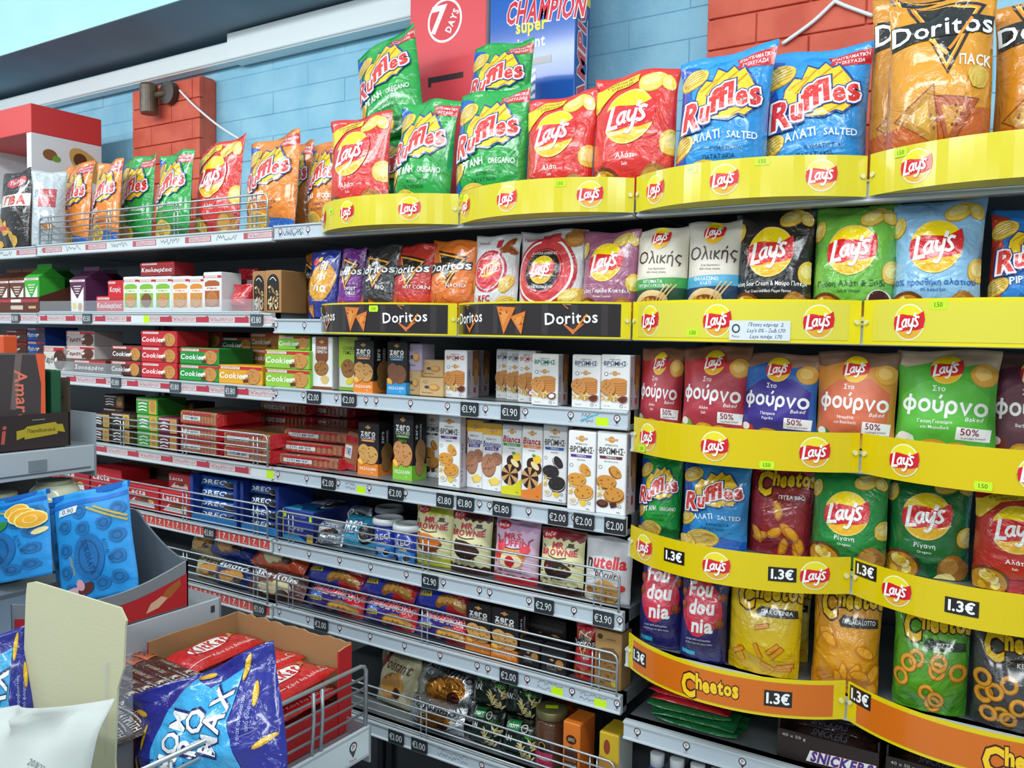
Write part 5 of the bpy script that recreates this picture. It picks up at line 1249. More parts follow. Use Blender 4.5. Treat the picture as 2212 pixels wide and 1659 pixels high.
# ------------------------------------------------------------------ left bay, second shelf
z = ZS('far', 2) + .0
BRN, GRN, PUR = '#6a3c2a', '#3fb53a', '#5a2a50'
gable('gable_carton', 'brown gabled flour carton nearest the shelf end', -14, 19, 582, z, .05, .09, BRN, d_gable(BRN, BRN))
gable('gable_carton', 'brown gabled flour carton beside the bright green carton', 21, 54, 580, z, .05, .09, BRN, d_gable(BRN, BRN))
gable('gable_carton', 'bright green gabled carton standing in the brown display tray', 53, 84, 572, z, .04, .09, GRN, d_gable(GRN, GRN))
gable('gable_carton', 'green gabled carton set back behind the bright green one', 95, 122, 578, z, .14, .09, '#2f9232', d_gable(GRN, GRN))
z = ZS('left', 2)
gable('gable_carton', 'dark purple gabled carton standing alone', 151, 184, 578, z, .05, .1, PUR, d_gable(PUR, PUR))
gable('gable_carton', 'dark purple gabled carton mostly hidden behind its twin', 196, 226, 584, z, .17, .09, '#4c2244', d_gable(PUR, PUR))
x0 = at(-40, 668, .02)[0]; x1 = at(87, 668, .02)[0]; zf = ZS('far', 2)
t = thing('display_tray_box', 'open brown cardboard display tray with red stripe and folded-out flap', 'display tray', ((x0 + x1) / 2, .015, zf)); w = (x1 - x0) / 2; m = mat('card', '#5a3022')
b = MB(); b.box(-w, w, 0, .003, 0, .052, m); b.box(-w, w, .003, .17, 0, .002, m); b.build('tray_front', t)
b = MB(); b.add([(w, 0, 0), (w, .17, 0), (w, .17, .11), (w, .1, .09), (w, 0, .052), (w + .003, 0, 0), (w + .003, .17, 0), (w + .003, .17, .11), (w + .003, .1, .09), (w + .003, 0, .052)], [(0, 1, 2, 3, 4), (9, 8, 7, 6, 5), (0, 4, 9, 5), (4, 3, 8, 9), (3, 2, 7, 8), (2, 1, 6, 7), (1, 0, 5, 6)], m); b.build('side_flap', t)
a = Art(.3); a.rect('b', '#b03a44', 0, .2, 1, .26); a.rect('b', '#e6dcd8', .55, .2, .72, .26); a.rect('b', '#cbb9a8', .55, .06, .75, .14); a.text('#e6dcd8', 'Παπαδοπούλου', .64, .1, .04, .2); a.rect('b', '#c9a07a', .84, .08, .96, .13); stick(t, a, plane_surf((-w, 0, 0), (2 * w, 0, 0), (0, 0, .052), (0, -1, 0)), 'card', L=0)
RBX1 = d_papa('#c8222c', 'Κουλουράκια'); RBX2 = d_papa('#c8222c', 'Καπρίς')
carton('biscuit_box', 'red biscuit box lying flat behind the clear guard', 208, 266, 640, z, .03, .12, '#c9202b', RBX1)
zt_ = at(240, 640, .03)[1]
carton('biscuit_box', 'red biscuit box standing on a flat red box', 233, 266, 606, zt_, .04, .08, '#c9202b', RBX2)
G1, O1, C1 = d_upbox('#7fb83a', 'ΨΩΜΑΚΙ', '#c98f4a'), d_upbox('#d98a2e', 'ΨΩΜΑΚΙ', '#c98f4a'), d_upbox('#a9552a', 'ΨΩΜΑΚΙ', '#b5743a')
carton('biscuit_box', 'upright white and green biscuit carton against the red boxes', 266, 299, 598, z, .03, .06, '#dfe4e4', G1)
carton('biscuit_box', 'upright white and green biscuit carton between two like it', 299, 334, 598, z, .03, .06, '#dfe4e4', d_upbox('#7fb83a', 'ΨΩΜΑΚΙ', '#7a4a2c'))
carton('biscuit_box', 'upright white and green biscuit carton beside an orange one', 334, 370, 597, z, .03, .06, '#dfe4e4', G1)
carton('biscuit_box', 'upright white and orange biscuit carton beside a green one', 371, 408, 597, z, .03, .06, '#dfe4e4', O1)
carton('biscuit_box', 'upright white and orange biscuit carton beside the brown one', 408, 440, 597, z, .03, .06, '#dfe4e4', O1)
carton('biscuit_box', 'taller upright white and brown cookie carton', 439, 478, 588, z, .03, .07, '#dfe4e4', C1)
zt_ = at(320, 597, .03)[1]
carton('biscuit_box', 'dark red biscuit box lying on top of the white cartons', 303, 376, 566, zt_ + .002, .04, .07, '#8f1f28', RBX1)
bag('biscuit_bag', 'glossy red biscuit bag slumped beside the white cartons', 484, 524, 612, z, .03, '#c2202c', None, .06, cat='biscuit bag')
bag('biscuit_bag', 'glossy red biscuit bag standing further back', 496, 536, 578, z, .12, '#b01c28', None, .05, cat='biscuit bag')
for i in range(3): beurre('%s brown shrink-wrapped biscuit pack in the stack beside the kraft bags' % ['lowest', 'middle', 'topmost'][i], 530, 572, 590, z + .036 * i, .12, .12, col='#6a3426', h=.034)
oat = Art(1.6); oat.poly('b', '#1d1a18', [(.12, .1)] + _el(.5, 1.1, .38, .36, 180, 0, 14) + [(.88, .1)]); rr_ = random.Random(2)
for i in range(42): oat.ell('p', rr_.choice(['#c9ae84', '#b08f5f', '#dfc9a0', '#8a6a40']), .2 + .6 * rr_.random(), .16 + .85 * rr_.random(), .07, .045, rr_.random() * 180, 7)
oat.line('p', W, [(.3, 1.25), (.5, 1.34), (.7, 1.2)], .03, 4)
carton('granola_bag', 'kraft granola bag with a window, pushed behind its twin', 545, 574, 586, z, .06, .1, '#a97c4c', oat, kind='kraft', cat='granola bag')
carton('granola_bag', 'kraft granola bag with a rounded window showing oat flakes', 573, 607, 584, z, .02, .09, ('#a97c4c', '#9c7040'), oat, kind='kraft', cat='granola bag')
# ------------------------------------------------------------------ left bay, third shelf
z = ZS('left', 3)
def ck(c): return d_papa(c, 'Cookies', '#c48a48', A=.46)
lv = ['lowest', 'middle', 'topmost']
stack('cookie_box', ['%s red cookie box in the stack of three' % q for q in lv], 306, 383, 714, z, .01, .11, '#c8242e', ck('r'), 3)
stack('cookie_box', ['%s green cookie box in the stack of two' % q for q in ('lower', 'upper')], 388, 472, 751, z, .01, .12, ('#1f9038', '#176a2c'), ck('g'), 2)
carton('cookie_box', 'single amber yellow cookie box', 472, 566, 790, z, .01, .12, '#dfa21e', ck('y'))
stack('cookie_box', ['%s lime green cookie box beside the oat carton' % q for q in ('lower', 'middle')], 572, 668, 756, z, .005, .13, '#8cc03a', ck('l'), 2)
carton('cookie_box', 'uppermost lime green cookie box set back on the pile', 600, 668, 725, at(620, 756, .005)[1], .03, .1, '#86b83a', ck('l'))
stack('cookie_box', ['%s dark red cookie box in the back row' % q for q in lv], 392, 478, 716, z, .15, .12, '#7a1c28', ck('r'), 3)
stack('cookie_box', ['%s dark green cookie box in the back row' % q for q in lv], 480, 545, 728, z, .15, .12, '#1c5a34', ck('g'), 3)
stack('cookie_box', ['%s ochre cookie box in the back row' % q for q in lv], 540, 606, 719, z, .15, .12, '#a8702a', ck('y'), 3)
stack('cookie_box', ['%s dark brown cookie box behind the clear guard' % q for q in ('lower', 'upper')], 240, 304, 746, z, .02, .12, '#4f3026', ck('b'), 2)
carton('biscuit_box', 'flat brown chocolate wafer box with red stripe behind the guard', 158, 228, 778, z, .02, .12, '#5a3426', d_papa('b', 'Σοκοφρέτα'))
zt_ = at(190, 778, .02)[1]
carton('biscuit_box', 'white and pink chocolate biscuit box on the flat brown box', 143, 203, 748, zt_, .05, .1, '#d5cbc8', d_papa('w', 'Γεμιστά', '#5a2f22', wc='#7a3a3a', A=.5))
carton('biscuit_box', 'white and pink chocolate biscuit box at the top of its pile', 143, 203, 715, at(190, 748, .05)[1], .06, .1, '#bdb2ae', d_papa('w', 'Γεμιστά', '#5a2f22', wc='#7a3a3a', A=.5))
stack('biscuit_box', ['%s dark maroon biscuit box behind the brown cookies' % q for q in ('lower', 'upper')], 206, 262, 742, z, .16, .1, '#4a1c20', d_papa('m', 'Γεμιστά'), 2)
carton('biscuit_box', 'white and yellow chocolate biscuit box beside the blue box', 94, 138, 748, z, .06, .1, '#d9d6cc', d_papa('w', 'Λεμόνι', '#4a2c1c', wc='#3a3a3a', A=.8))
z = ZS('far', 3)
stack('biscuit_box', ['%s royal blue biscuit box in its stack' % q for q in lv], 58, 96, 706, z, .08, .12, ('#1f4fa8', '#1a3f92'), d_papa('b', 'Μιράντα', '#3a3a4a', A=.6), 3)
stack('biscuit_box', ['%s dark red biscuit box at the far end' % q for q in lv], 12, 56, 712, z, .1, .12, '#7a1f26', d_papa('b', 'Κρακεράκια', '#5a3020', A=.6), 3)
# ------------------------------------------------------------------ left bay, fourth shelf
z = ZS('left', 4)
SV = lambda p: d_sav('x', 'x', p)
stack('cracker_box', ['%s brown and gold cracker box in the end pile' % q for q in ('lower', 'upper')], 198, 236, 893, z, .02, .07, ('#3a2420', '#5a4630'), SV('#d8b04a'), 2)
stack('cracker_box', ['%s black and gold cracker box beside the green pile' % q for q in ('lower', 'upper')], 241, 282, 892, z, .02, .07, ('#2c2222', '#6a5634'), SV('#d8b04a'), 2)
stack('cracker_box', ['%s green cracker box in the pile of three' % q for q in lv], 295, 341, 860, z, .02, .1, ('#3a9a30', '#256a22'), SV('#d8a83a'), 3)
stack('cracker_box', ['%s maroon cracker box beside the green pile' % q for q in ('lower', 'upper')], 342, 384, 902, z, .02, .06, ('#6a2236', '#55182a'), SV('#c9925a'), 2)
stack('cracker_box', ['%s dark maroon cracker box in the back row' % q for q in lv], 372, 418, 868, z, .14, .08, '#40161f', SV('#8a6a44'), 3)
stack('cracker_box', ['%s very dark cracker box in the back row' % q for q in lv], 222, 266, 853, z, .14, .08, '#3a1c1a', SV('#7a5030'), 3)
for i, (q, vt) in enumerate((('lowest', 960), ('middle', 930), ('topmost', 902))): beurre('%s tan shrink-wrapped biscuit pack with red ends beside the maroon boxes' % q, 384, 475, vt, z + .041 * i, .03, .17, col='#a8764e', h=.04)
for i in range(2): beurre('%s tan biscuit pack with a white label behind the wire fence' % ('lower', 'upper')[i], 476, 592, 958, z + .04 * i, .02, .2, col='#b07a48', h=.039)
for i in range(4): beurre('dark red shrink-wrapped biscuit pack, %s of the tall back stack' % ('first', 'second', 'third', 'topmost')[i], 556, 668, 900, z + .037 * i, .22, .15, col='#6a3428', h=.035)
# ------------------------------------------------------------------ middle bay, third shelf
z = ZS('mid', 3); OS = d_oatside()
cg = Art(1.9); cg.poly('b', '#7a4426', [(.2, 1.9), (.2, 1.1), (.35, .9), (.65, .9), (.8, 1.1), (.8, 1.9)]); suncrest(cg, .5, 1.72, .07); cg.text(W, 'COOKIES', .5, 1.5, .1, .5, .01); cg.text(W, 'ΓΕΜΙΣΤΑ', .5, 1.36, .1, .5, .01); cookie(cg, .48, .78, .33, '#9a6a34', '#5a3518', .8); cg.ell('p', '#d8b878', .64, .36, .2, .16, 0, 14, .05); cg.rect('b', '#8a4a24', 0, 0, 1, .1)
carton('cookie_box', 'white cookie carton with brown panel beside the lime boxes', 673, 718, 728, z, .02, .045, ('#e3e6e6', '#c9c6c2'), cg, None)
cl = Art(1.9); cl.rect('b', '#a8c83a', 0, .8, 1, 1.9); suncrest(cl, .6, 1.74, .07); cl.text('#2a3a18', 'COOKIES', .6, 1.5, .12, .8, .01); cl.text('#2a3a18', 'ΓΕΜΙΣΤΑ', .6, 1.34, .12, .8, .01); cookie(cl, .5, .8, .36, '#9a6a34', '#4a2a14', .9); cl.ell('p', '#e8d23a', .6, .34, .22, .12, 20); cl.rect('b', '#8ab03a', 0, 0, 1, .12)
carton('cookie_box', 'white and lime filled cookie carton behind the black one', 732, 772, 728, z, .035, .05, '#e0e4e0', cl)
ZO, ZB_, ZG = d_zero('#e8842c', '#d2a05a'), d_zero('#2f9ad8', '#8a5a42'), d_zero('#7fc13a', '#c98f58', 'ΓΕΜΙΣΤΑ')
carton('cookie_box', 'black and orange sugar-free cookie carton beside the blue one', 764, 806, 736, z, .005, .07, '#221e22', ZO, d_zero('#e8842c', '#9a7040', side=True))
carton('cookie_box', 'black and blue sugar-free cookie carton', 836, 878, 738, z, .018, .05, '#221e22', ZB_, d_zero('#2f9ad8', '#8a5a42', side=True))
def small(c): a = Art(1.1); a.ell('p', '#b98044', .62, .55, .24, .2); a.ell('p', '#d9a860', .6, .58, .18, .14); a.ell('p', '#33405a', .32, .56, .1, .09); a.text('#4a3a2a', 'βουτύρου', .35, .24, .08, .5); a.ring('t', '#a8763a', .25, .86, .08, .02, n=12); return a
carton('biscuit_box', 'small kraft biscuit box standing below the lilac one', 880, 908, 801, z, .03, .05, '#c7a775', small(1), h=None)
carton('biscuit_box', 'small lilac biscuit box standing on a kraft box', 880, 911, 743, at(893, 801, .03)[1], .03, .05, '#b5a8c4', small(2))
carton('biscuit_box', 'lower kraft butter biscuit box lying beside the white carton', 906, 957, 817, z, .02, .06, '#cdab78', small(3))
carton('biscuit_box', 'upper kraft butter biscuit box stacked beside the white carton', 912, 958, 778, at(930, 817, .02)[1] + .001, .04, .05, '#cdab78', small(4))
VR = [('#b5453a', 'ΜΕΛΙ', None), ('#44415a', 'ΒΡΩΜΗ', None), ('#56688a', 'ΣΟΚΟΛΑΤΑ', None), ('#b5453a', 'ΦΡΟΥΤΑ', '#b5322c'), ('#2f7a55', 'ΚΑΡΥΔΑ', '#7a4a2a'), ('#44507a', 'ΚΟΜΜΑΤΙΑ ΣΟΚΟΛΑΤΑΣ', None), ('#44507a', 'ΚΟΜΜΑΤΙΑ ΣΟΚΟΛΑΤΑΣ', None)]
vl = ['white oat biscuit carton with red title and honey beside the kraft boxes', 'white oat biscuit carton with grey title, rearmost of the staggered row', 'white oat biscuit carton with blue-grey title in the staggered row', 'white oat biscuit carton with red title in the staggered row', 'white oat biscuit carton with green title and coconut',
      'white chocolate-chip oat biscuit carton with navy title beside the coconut one', 'white chocolate-chip oat biscuit carton with navy title at the shelf end']
for (u0, u1, vt, Y, dd), (c, e, s), l in zip(((959, 1008, 757, .03, .05), (1071, 1105, 755, .09, .045), (1094, 1130, 757, .07, .045), (1119, 1156, 758, .03, .045), (1148, 1205, 765, -.005, .045), (1235, 1296, 767, .0, .05), (1297, 1360, 767, .005, .05)), VR, vl):
    carton('oat_biscuit_box', l, u0, u1, vt, z, Y, dd, ('#e6e7e8', '#b9b2b8'), d_vromis(c, e, s), OS, cat='biscuit box')
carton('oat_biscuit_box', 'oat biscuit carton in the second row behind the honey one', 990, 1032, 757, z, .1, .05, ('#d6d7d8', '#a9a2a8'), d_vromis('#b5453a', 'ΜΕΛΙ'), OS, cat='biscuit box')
# ------------------------------------------------------------------ middle bay, fourth shelf
z = ZS('mid', 4)
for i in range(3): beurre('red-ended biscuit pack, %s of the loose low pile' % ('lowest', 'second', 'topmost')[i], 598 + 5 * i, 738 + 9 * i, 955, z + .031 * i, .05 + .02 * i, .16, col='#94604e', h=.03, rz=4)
for i in range(4): beurre('red-ended biscuit pack, %s of the pile coloured dim under the shelf' % ('lowest', 'second', 'third', 'topmost')[i], 640, 760, 900, z + .036 * i, .26, .14, col='#663c34', h=.034)  # shade under the shelf is mixed into the darker wrapper colour
beurre('striped biscuit pack leaning against the orange cookie carton', 738, 772, 935, z, .075, .05, col='#94604e', h=.1, ry=8)
carton('cookie_box', 'black and orange sugar-free cookie carton beside the green one', 773, 817, 914, z, .06, .06, '#221e22', ZO, d_zero('#e8842c', '#9a7040', side=True))
carton('cookie_box', 'black and green sugar-free filled cookie carton', 849, 891, 895, z, .06, .055, '#221e22', ZG, d_zero('#7fc13a', '#b98a5a', side=True))
CRM = '#e9d9b8'
fl = [(916, 950, 896, .13, d_filled('#4a4446', '#4a2a2e', 'ΓΕΜΙΣΤΑ', '#c98a3c', '#5a2f1c', choc=True), 'white filled oat biscuit carton with dark bar in the second row'),
      (947, 993, 897, .05, d_filled('#4a4446', '#5c2f8c', 'ΓΕΜΙΣΤΑ', '#d9983c', CRM), 'white filled oat biscuit carton with purple bar beside the butter ones'),
      (1008, 1043, 908, .075, d_butter('ΚΛΑΣΙΚΑ'), 'yellow-topped butter biscuit carton behind its twin'),
      (1042, 1084, 916, .07, d_butter('ΚΛΑΣΙΚΑ'), 'yellow-topped butter biscuit carton beside the striped biscuits'),
      (1084, 1127, 919, .062, d_bianca('#d8d21e', 'Φουντούκι'), 'striped biscuit carton with yellow-green foot'),
      (1127, 1171, 922, .048, d_bianca('#e07f2c', 'πορτοκάλι'), 'striped biscuit carton with orange foot'),
      (1172, 1224, 918, .045, d_filled('#4a4446', '#2f5ab0', 'ΓΕΜΙΣΤΑ', '#2b2526', '#e6e2dc'), 'white carton of black sandwich biscuits with blue bar'),
      (1226, 1285, 932, .0, d_filled('#4a4446', '#5c2f8c', 'ΓΕΜΙΣΤΑ', '#d9983c', CRM), 'white filled oat biscuit carton with purple bar beside the chocolate one'),
      (1288, 1352, 934, .005, d_filled('#4a4446', '#6a2a30', 'ΓΕΜΙΣΤΑ', '#d08f3c', '#5a2f1c', 'ΜΕ ΣΟΚΟΛΑΤΑ', True), 'white chocolate-filled oat biscuit carton with maroon bar')]
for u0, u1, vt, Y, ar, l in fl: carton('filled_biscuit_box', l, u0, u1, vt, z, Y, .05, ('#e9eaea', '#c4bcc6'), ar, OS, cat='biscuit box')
# ------------------------------------------------------------------ fifth shelf, chocolate and sandwich biscuits
z = ZS('left', 5)
LC = d_lacta()
for i, (u0, u1, vt, Y) in enumerate(((112, 192, 1008, .05), (196, 262, 1012, .04))): carton('chocolate_box', 'red chocolate box with nut picture %s' % ('under the overhanging display shelf', 'beside the cardboard divider')[i], u0, u1, vt, z, Y, .1, '#c4202c', LC)
for i, (u0, u1, vt) in enumerate(((264, 338, 1000), (338, 410, 1010))):
    carton('cardboard_divider', 'brown cardboard box wall standing behind the %s red chocolate tray' % ('farther', 'nearer')[i], u0, u1, vt, z, .17, .006, '#4a3428', None, kind='kraft', cat='cardboard')
for i, (u0, u1, vt) in enumerate(((270, 342, 1050), (346, 412, 1064))): carton('chocolate_box', 'red chocolate display tray %s' % ('beside the first divider', 'beside the blue biscuit display'), u0, u1, vt, z, .03, .1, '#c4202c', LC) if False else carton('chocolate_box', 'red chocolate display tray %s' % ('beside the nut chocolate box', 'beside the blue biscuit display')[i], u0, u1, vt, z, .03, .1, '#c4202c', LC)
carton('chocolate_box', 'small red and white chocolate pack perched on the red tray', 364, 412, 1026, at(380, 1064, .03)[1], .06, .05, '#b5303a', d_lacta(.8))
ORE_ = d_oreo()
def shelf_display(label, u0, u1, vt, zb, Y, d, col, labs, tops):
    x0, x1 = at(u0, vt, Y)[0], at(u1, vt, Y)[0]; w = (x1 - x0) / 2; h = at((u0 + u1) / 2, vt, Y)[1] - zb
    t = thing('display_box', label, 'display box', ((x0 + x1) / 2, Y, zb)); m = mat('card', col)
    b = MB(); b.box(-w, -w + .003, 0, d, 0, h, m); b.build('side_wall', t); b = MB(); b.box(w - .003, w, 0, d, 0, h, m); b.build('side_wall', t)
    b = MB(); b.box(-w + .003, w - .003, d - .003, d, 0, h, m); b.build('back_wall', t); b = MB(); b.box(-w + .003, w - .003, 0, .003, 0, h * .16, mat('card', '#2f86d0')); b.build('front_lip', t)
    for s in (-1, 1): b = MB(); b.box(s * w - .012 if s > 0 else -w, w if s > 0 else -w + .012, -.002, .0, h * .16, h * .96, m); b.build('front_edge', t)
    n = len(labs); hh = (h * .98 - .004) / n
    for i, l in enumerate(labs):
        r = flow('biscuit_roll', l, u0 + 10, u1 - 8, vt, zb + .004 + hh * i, Y + .012, hh * .98, .04, tops[i], ORE_, lean=0, cat='biscuits', w=2 * w - .012); r.location.x = (x0 + x1) / 2
od = ('lowest', 'second', 'third', 'topmost')
shelf_display('navy display box of blue sandwich biscuit rolls beside the red chocolates', 412, 512, 1032, z, .02, .12, '#1c3a92', ['%s blue sandwich biscuit roll in the display beside the chocolates' % q for q in od], ['#1f5fb8'] * 4)
shelf_display('navy display box of sandwich biscuit rolls beside the bay joint', 520, 603, 1046, z, .02, .12, '#182f7c', ['%s sandwich biscuit roll in the display beside the bay joint' % q for q in od], ['#1a3f92', '#1a3f92', '#27355a', '#1f4fa8'])
z = ZS('mid', 5)
ob = Art(1.3); ob.rect('b', '#e8d23a', 0, 0, .03, 1.3); ob.text(W, 'Oreo', .45, .5, .14, .6, .02, .1); ob.poly('b', '#3aa4dc', [(0, 0), (.8, 0), (.5, .25), (0, .18)]); ob.rect('b', '#d8b83a', .8, 0, 1, .35); ob.text('#b9c8e8', 'cookies original', .5, 1.05, .06, .7); ob.rect('s', '#c6f01e', .04, .95, .12, 1.2); ob.rect('s', '#c6f01e', .88, .9, .96, 1.15)
carton('biscuit_box', 'big navy box of sandwich biscuits with yellow edge', 611, 676, 1103, z, .03, .2, ('#22308c', '#1a2566'), ob, None, topart=d_oreo(1.2), top='#1f5fa0')
flow('wafer_pack', 'white and blue wafer pack with foil end, lying beside the navy box', 672, 728, 1130, z, .05, .055, .05, '#cfd5da', d_crois('Oreo', '#2a4a9a', '#2b2526'), lean=10, rz=14, kind='film')
flow('wafer_pack', 'silver foil wafer pack under the white one', 676, 726, 1160, z, .02, .035, .03, '#b9c0c6', None, lean=20, rz=10, kind='foil')
flow('biscuit_pack', 'light blue thin biscuit pack beside the paper cups', 722, 790, 1140, z, .03, .085, .06, '#3fa0c8', d_oreo(.9), lean=18)
flow('biscuit_pack', 'silver-blue biscuit pack lying behind the light blue one', 700, 775, 1120, z, .14, .08, .06, '#8f9ca8', d_oreo(.9), lean=20)
def cup(label, u, vt, Y, r):
    X, zt = at(u, vt, Y); h = zt - z
    t = thing('snack_cup', label, 'cup', (X, Y + r, z)); b = MB(); b.lathe([(r * .78, 0), (r * .8, .003), (r * .97, h * .84)], mat('gloss', '#2436a0'), 28); b.build('cup_body', t, True)
    b = MB(); b.lathe([(r * 1.0, h * .83), (r * 1.08, h * .84), (r * 1.08, h * .93), (r * 1.0, h), (r * .9, h * 1.0), (r * .86, h * .97)], mat('plast', '#c3c9cc'), 28); b.build('lid', t, True)
    a = Art(.9); a.text(W, 'OREO', .5, .6, .16, .7, .03, .1, 8); a.poly('b', '#3f8fe0', [(0, 0), (1, 0), (1, .3), (.5, .45), (0, .25)]); a.text('#f0dc3a', 'mini', .6, .42, .1, .3, .03); a.text(W, 'minis', .5, .26, .12, .6, .02); a.ell('p', '#1c1a1c', .3, .12, .12, .09); a.ell('p', W, .7, .12, .12, .08); a.ell('p', '#1c1a1c', .72, .15, .12, .08)
    def sf(x, y):
        an = math.radians(-160) + x * math.radians(140); rr = r * (.8 + .17 * y / .84 * .8) + .0004
        return np.stack([rr * np.cos(an), rr * np.sin(an), y * h * .8], 1), np.stack([np.cos(an), np.sin(an), 0 * an], 1)
    stick(t, a, sf, 'gloss', L=.08)
cup('blue and white biscuit cup beside the light blue pack', 818, 1122, .03, .036); cup('blue and white biscuit cup beside the caramel brownie bag', 862, 1136, .015, .035); cup('blue and white biscuit cup standing in the back row', 822, 1098, .16, .036)
CREAM = '#dcd8a4'
bag('brownie_bag', 'cream caramel brownie bag with lime zigzag', 880, 962, 1095, z, .03, CREAM, d_brownie('#b9bf3a', 'o', low='#c6c83a'), .06, 'baked', cat='cake bag', pinch=.02)
bag('brownie_bag', 'cream chocolate brownie bag with dark zigzag', 958, 1044, 1108, z, .025, CREAM, d_brownie('#4a1f22', 'd', low='#3a1c1a'), .06, 'baked', cat='cake bag', pinch=.02)
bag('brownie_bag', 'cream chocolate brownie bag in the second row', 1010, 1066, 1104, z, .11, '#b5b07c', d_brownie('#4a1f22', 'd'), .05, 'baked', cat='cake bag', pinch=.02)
bag('muffin_bag', 'pink strawberry muffin bag with red foot', 1052, 1148, 1130, z, .02, '#d9b5cf', d_brownie('#c49abf', 'muffin', ('MRS.', 'MUFFIN'), '#c8303c'), .06, 'baked', cat='cake bag', pinch=.02)
bag('brownie_bag', 'cream brownie bag with coloured candy dots', 1152, 1246, 1150, z, .015, CREAM, d_brownie('#7a1f2a', 'c', low='#3a241c'), .06, 'baked', cat='cake bag', pinch=.02)
nut = Art(1.15); nut.text('#1c1418', 'n', .18, .72, .2, None, .03, part='l'); nut.text('#d0202c', 'utella', .6, .73, .2, None, .03, 0, 0, 'l', .05, .66); nut.text('#5a3a2a', 'biscuits', .6, .52, .12, .5, .006, .2, -4); cookie(nut, .56, .2, .26, '#d9a35a', '#a8743a', .9); nut.ell('p', '#c8322c', .86, .3, .07, .06); nut.poly('p', '#efe0c8', [(0, .0), (.3, 0), (.3, .2), (0, .3)]); nut.ell('p', '#b5743a', .2, .2, .1, .07)
bag('biscuit_bag', 'white hazelnut biscuit bag next to the yellow trays', 1248, 1352, 1168, z, .02, '#d5d6da', nut, .06, 'baked', cat='biscuit bag')
# ------------------------------------------------------------------ sixth shelf
z = ZS('left', 6)
CR1, CR2, CR3 = d_crois('Cream', '#4a3a2a'), d_crois('Γεμιστό', W), d_crois('Bake Rolls', W, '#e8d9a8')
flow('croissant_pack', 'cream coloured croissant pack behind the wire, lower one', 405, 470, 1240, z, .03, .07, .05, '#cfc392', CR1, lean=20)
flow('croissant_pack', 'cream and red croissant pack behind the wire, upper one', 395, 450, 1200, z + .062, .05, .07, .05, '#b9a878', CR1, lean=30)
flow('croissant_pack', 'navy croissant pack behind the wire, lower one', 445, 530, 1245, z, .02, .075, .05, '#24336c', CR2, lean=18)
flow('croissant_pack', 'navy croissant pack lying on top behind the wire', 430, 530, 1200, z + .066, .05, .085, .05, '#2a3f92', CR2, lean=35)
flow('croissant_pack', 'orange and lime rusk pack lying on top by the bay joint', 525, 640, 1208, z + .07, .03, .09, .055, '#d9552a', CR3, lean=35)
flow('croissant_pack', 'brown and lime rusk pack below the orange one', 520, 640, 1265, z, .015, .08, .05, '#6a3a34', CR3, lean=15)
z = ZS('mid', 6); CH = d_champ()
for i, (u0, u1) in enumerate(((645, 768), (768, 882), (884, 1000))):
    nm = ('beside the orange rusk pack', 'in the middle column', 'beside the black cookie cartons')[i]
    flow('croissant_pack', 'lower blue and red croissant pack %s' % nm, u0, u1, 1330, z, .015, .064, .045, '#3a2a7c', CH, lean=24)
    flow('croissant_pack', 'upper blue and red croissant pack %s' % nm, u0 - 3, u1, 1270, z + .06, .04, .07, .045, '#2f3fb0', CH, lean=34)
carton('cookie_box', 'black and orange sugar-free cookie carton beside the croissant packs', 1006, 1060, 1305, z, .03, .05, '#221e22', ZO)
carton('cookie_box', 'black and orange sugar-free cookie carton beside the black display', 1061, 1118, 1317, z, .025, .05, '#221e22', ZO, d_zero('#e8842c', '#9a7040', side=True))
bd = Art(.9); bd.text('#d9d6d0', 'zero', .45, .34, .14, .4, .02); bd.text('#8a8680', 'COOKIES', .45, .2, .08, .4); cookie(bd, .76, .4, .16, '#b5823c', COOKD); suncrest(bd, .45, .5, .05); bd.rect('b', '#3a3638', .06, .62, .94, .7)
for i, (u0, u1, vt, Y) in enumerate(((1121, 1166, 1385, .025), (1168, 1222, 1400, .015))): carton('cookie_box', 'small black mini cookie box %s' % ('beside the orange cartons', 'beside the red snack bag')[i], u0, u1, vt, z, Y, .06, '#1c191b', bd)
carton('cookie_box', 'black mini cookie display box behind the small ones', 1124, 1222, 1332, z, .09, .1, '#1c191b', bd)
bag('snack_bag', 'narrow red tortilla bites bag beside the kraft box', 1230, 1277, 1352, z, .02, '#b0222c', d_doritos('#c8303a', ['BITES'], W), .045)
kb = Art(1.9); kb.ell('l', '#3a2c1c', .2, 1.72, .1, .09); kb.text('#4a3820', 'cookies', .6, 1.68, .08, .5); kb.poly('p', '#6a4c2a', [(.1, .7), (.9, .7), (.9, 1.2), (.7, 1.4), (.3, 1.35), (.1, 1.2)]); cookie(kb, .5, .62, .34, '#a8793f', '#6a4422', 1.0); kb.text('#3a2c1c', 'bio', .3, .2, .1); kb.ell('p', '#d8b83a', .76, .22, .12)
carton('cookie_box', 'tall kraft paper cookie box at the end of the shelf', 1284, 1342, 1366, z, .02, .05, '#a37e4c', kb, kind='kraft')
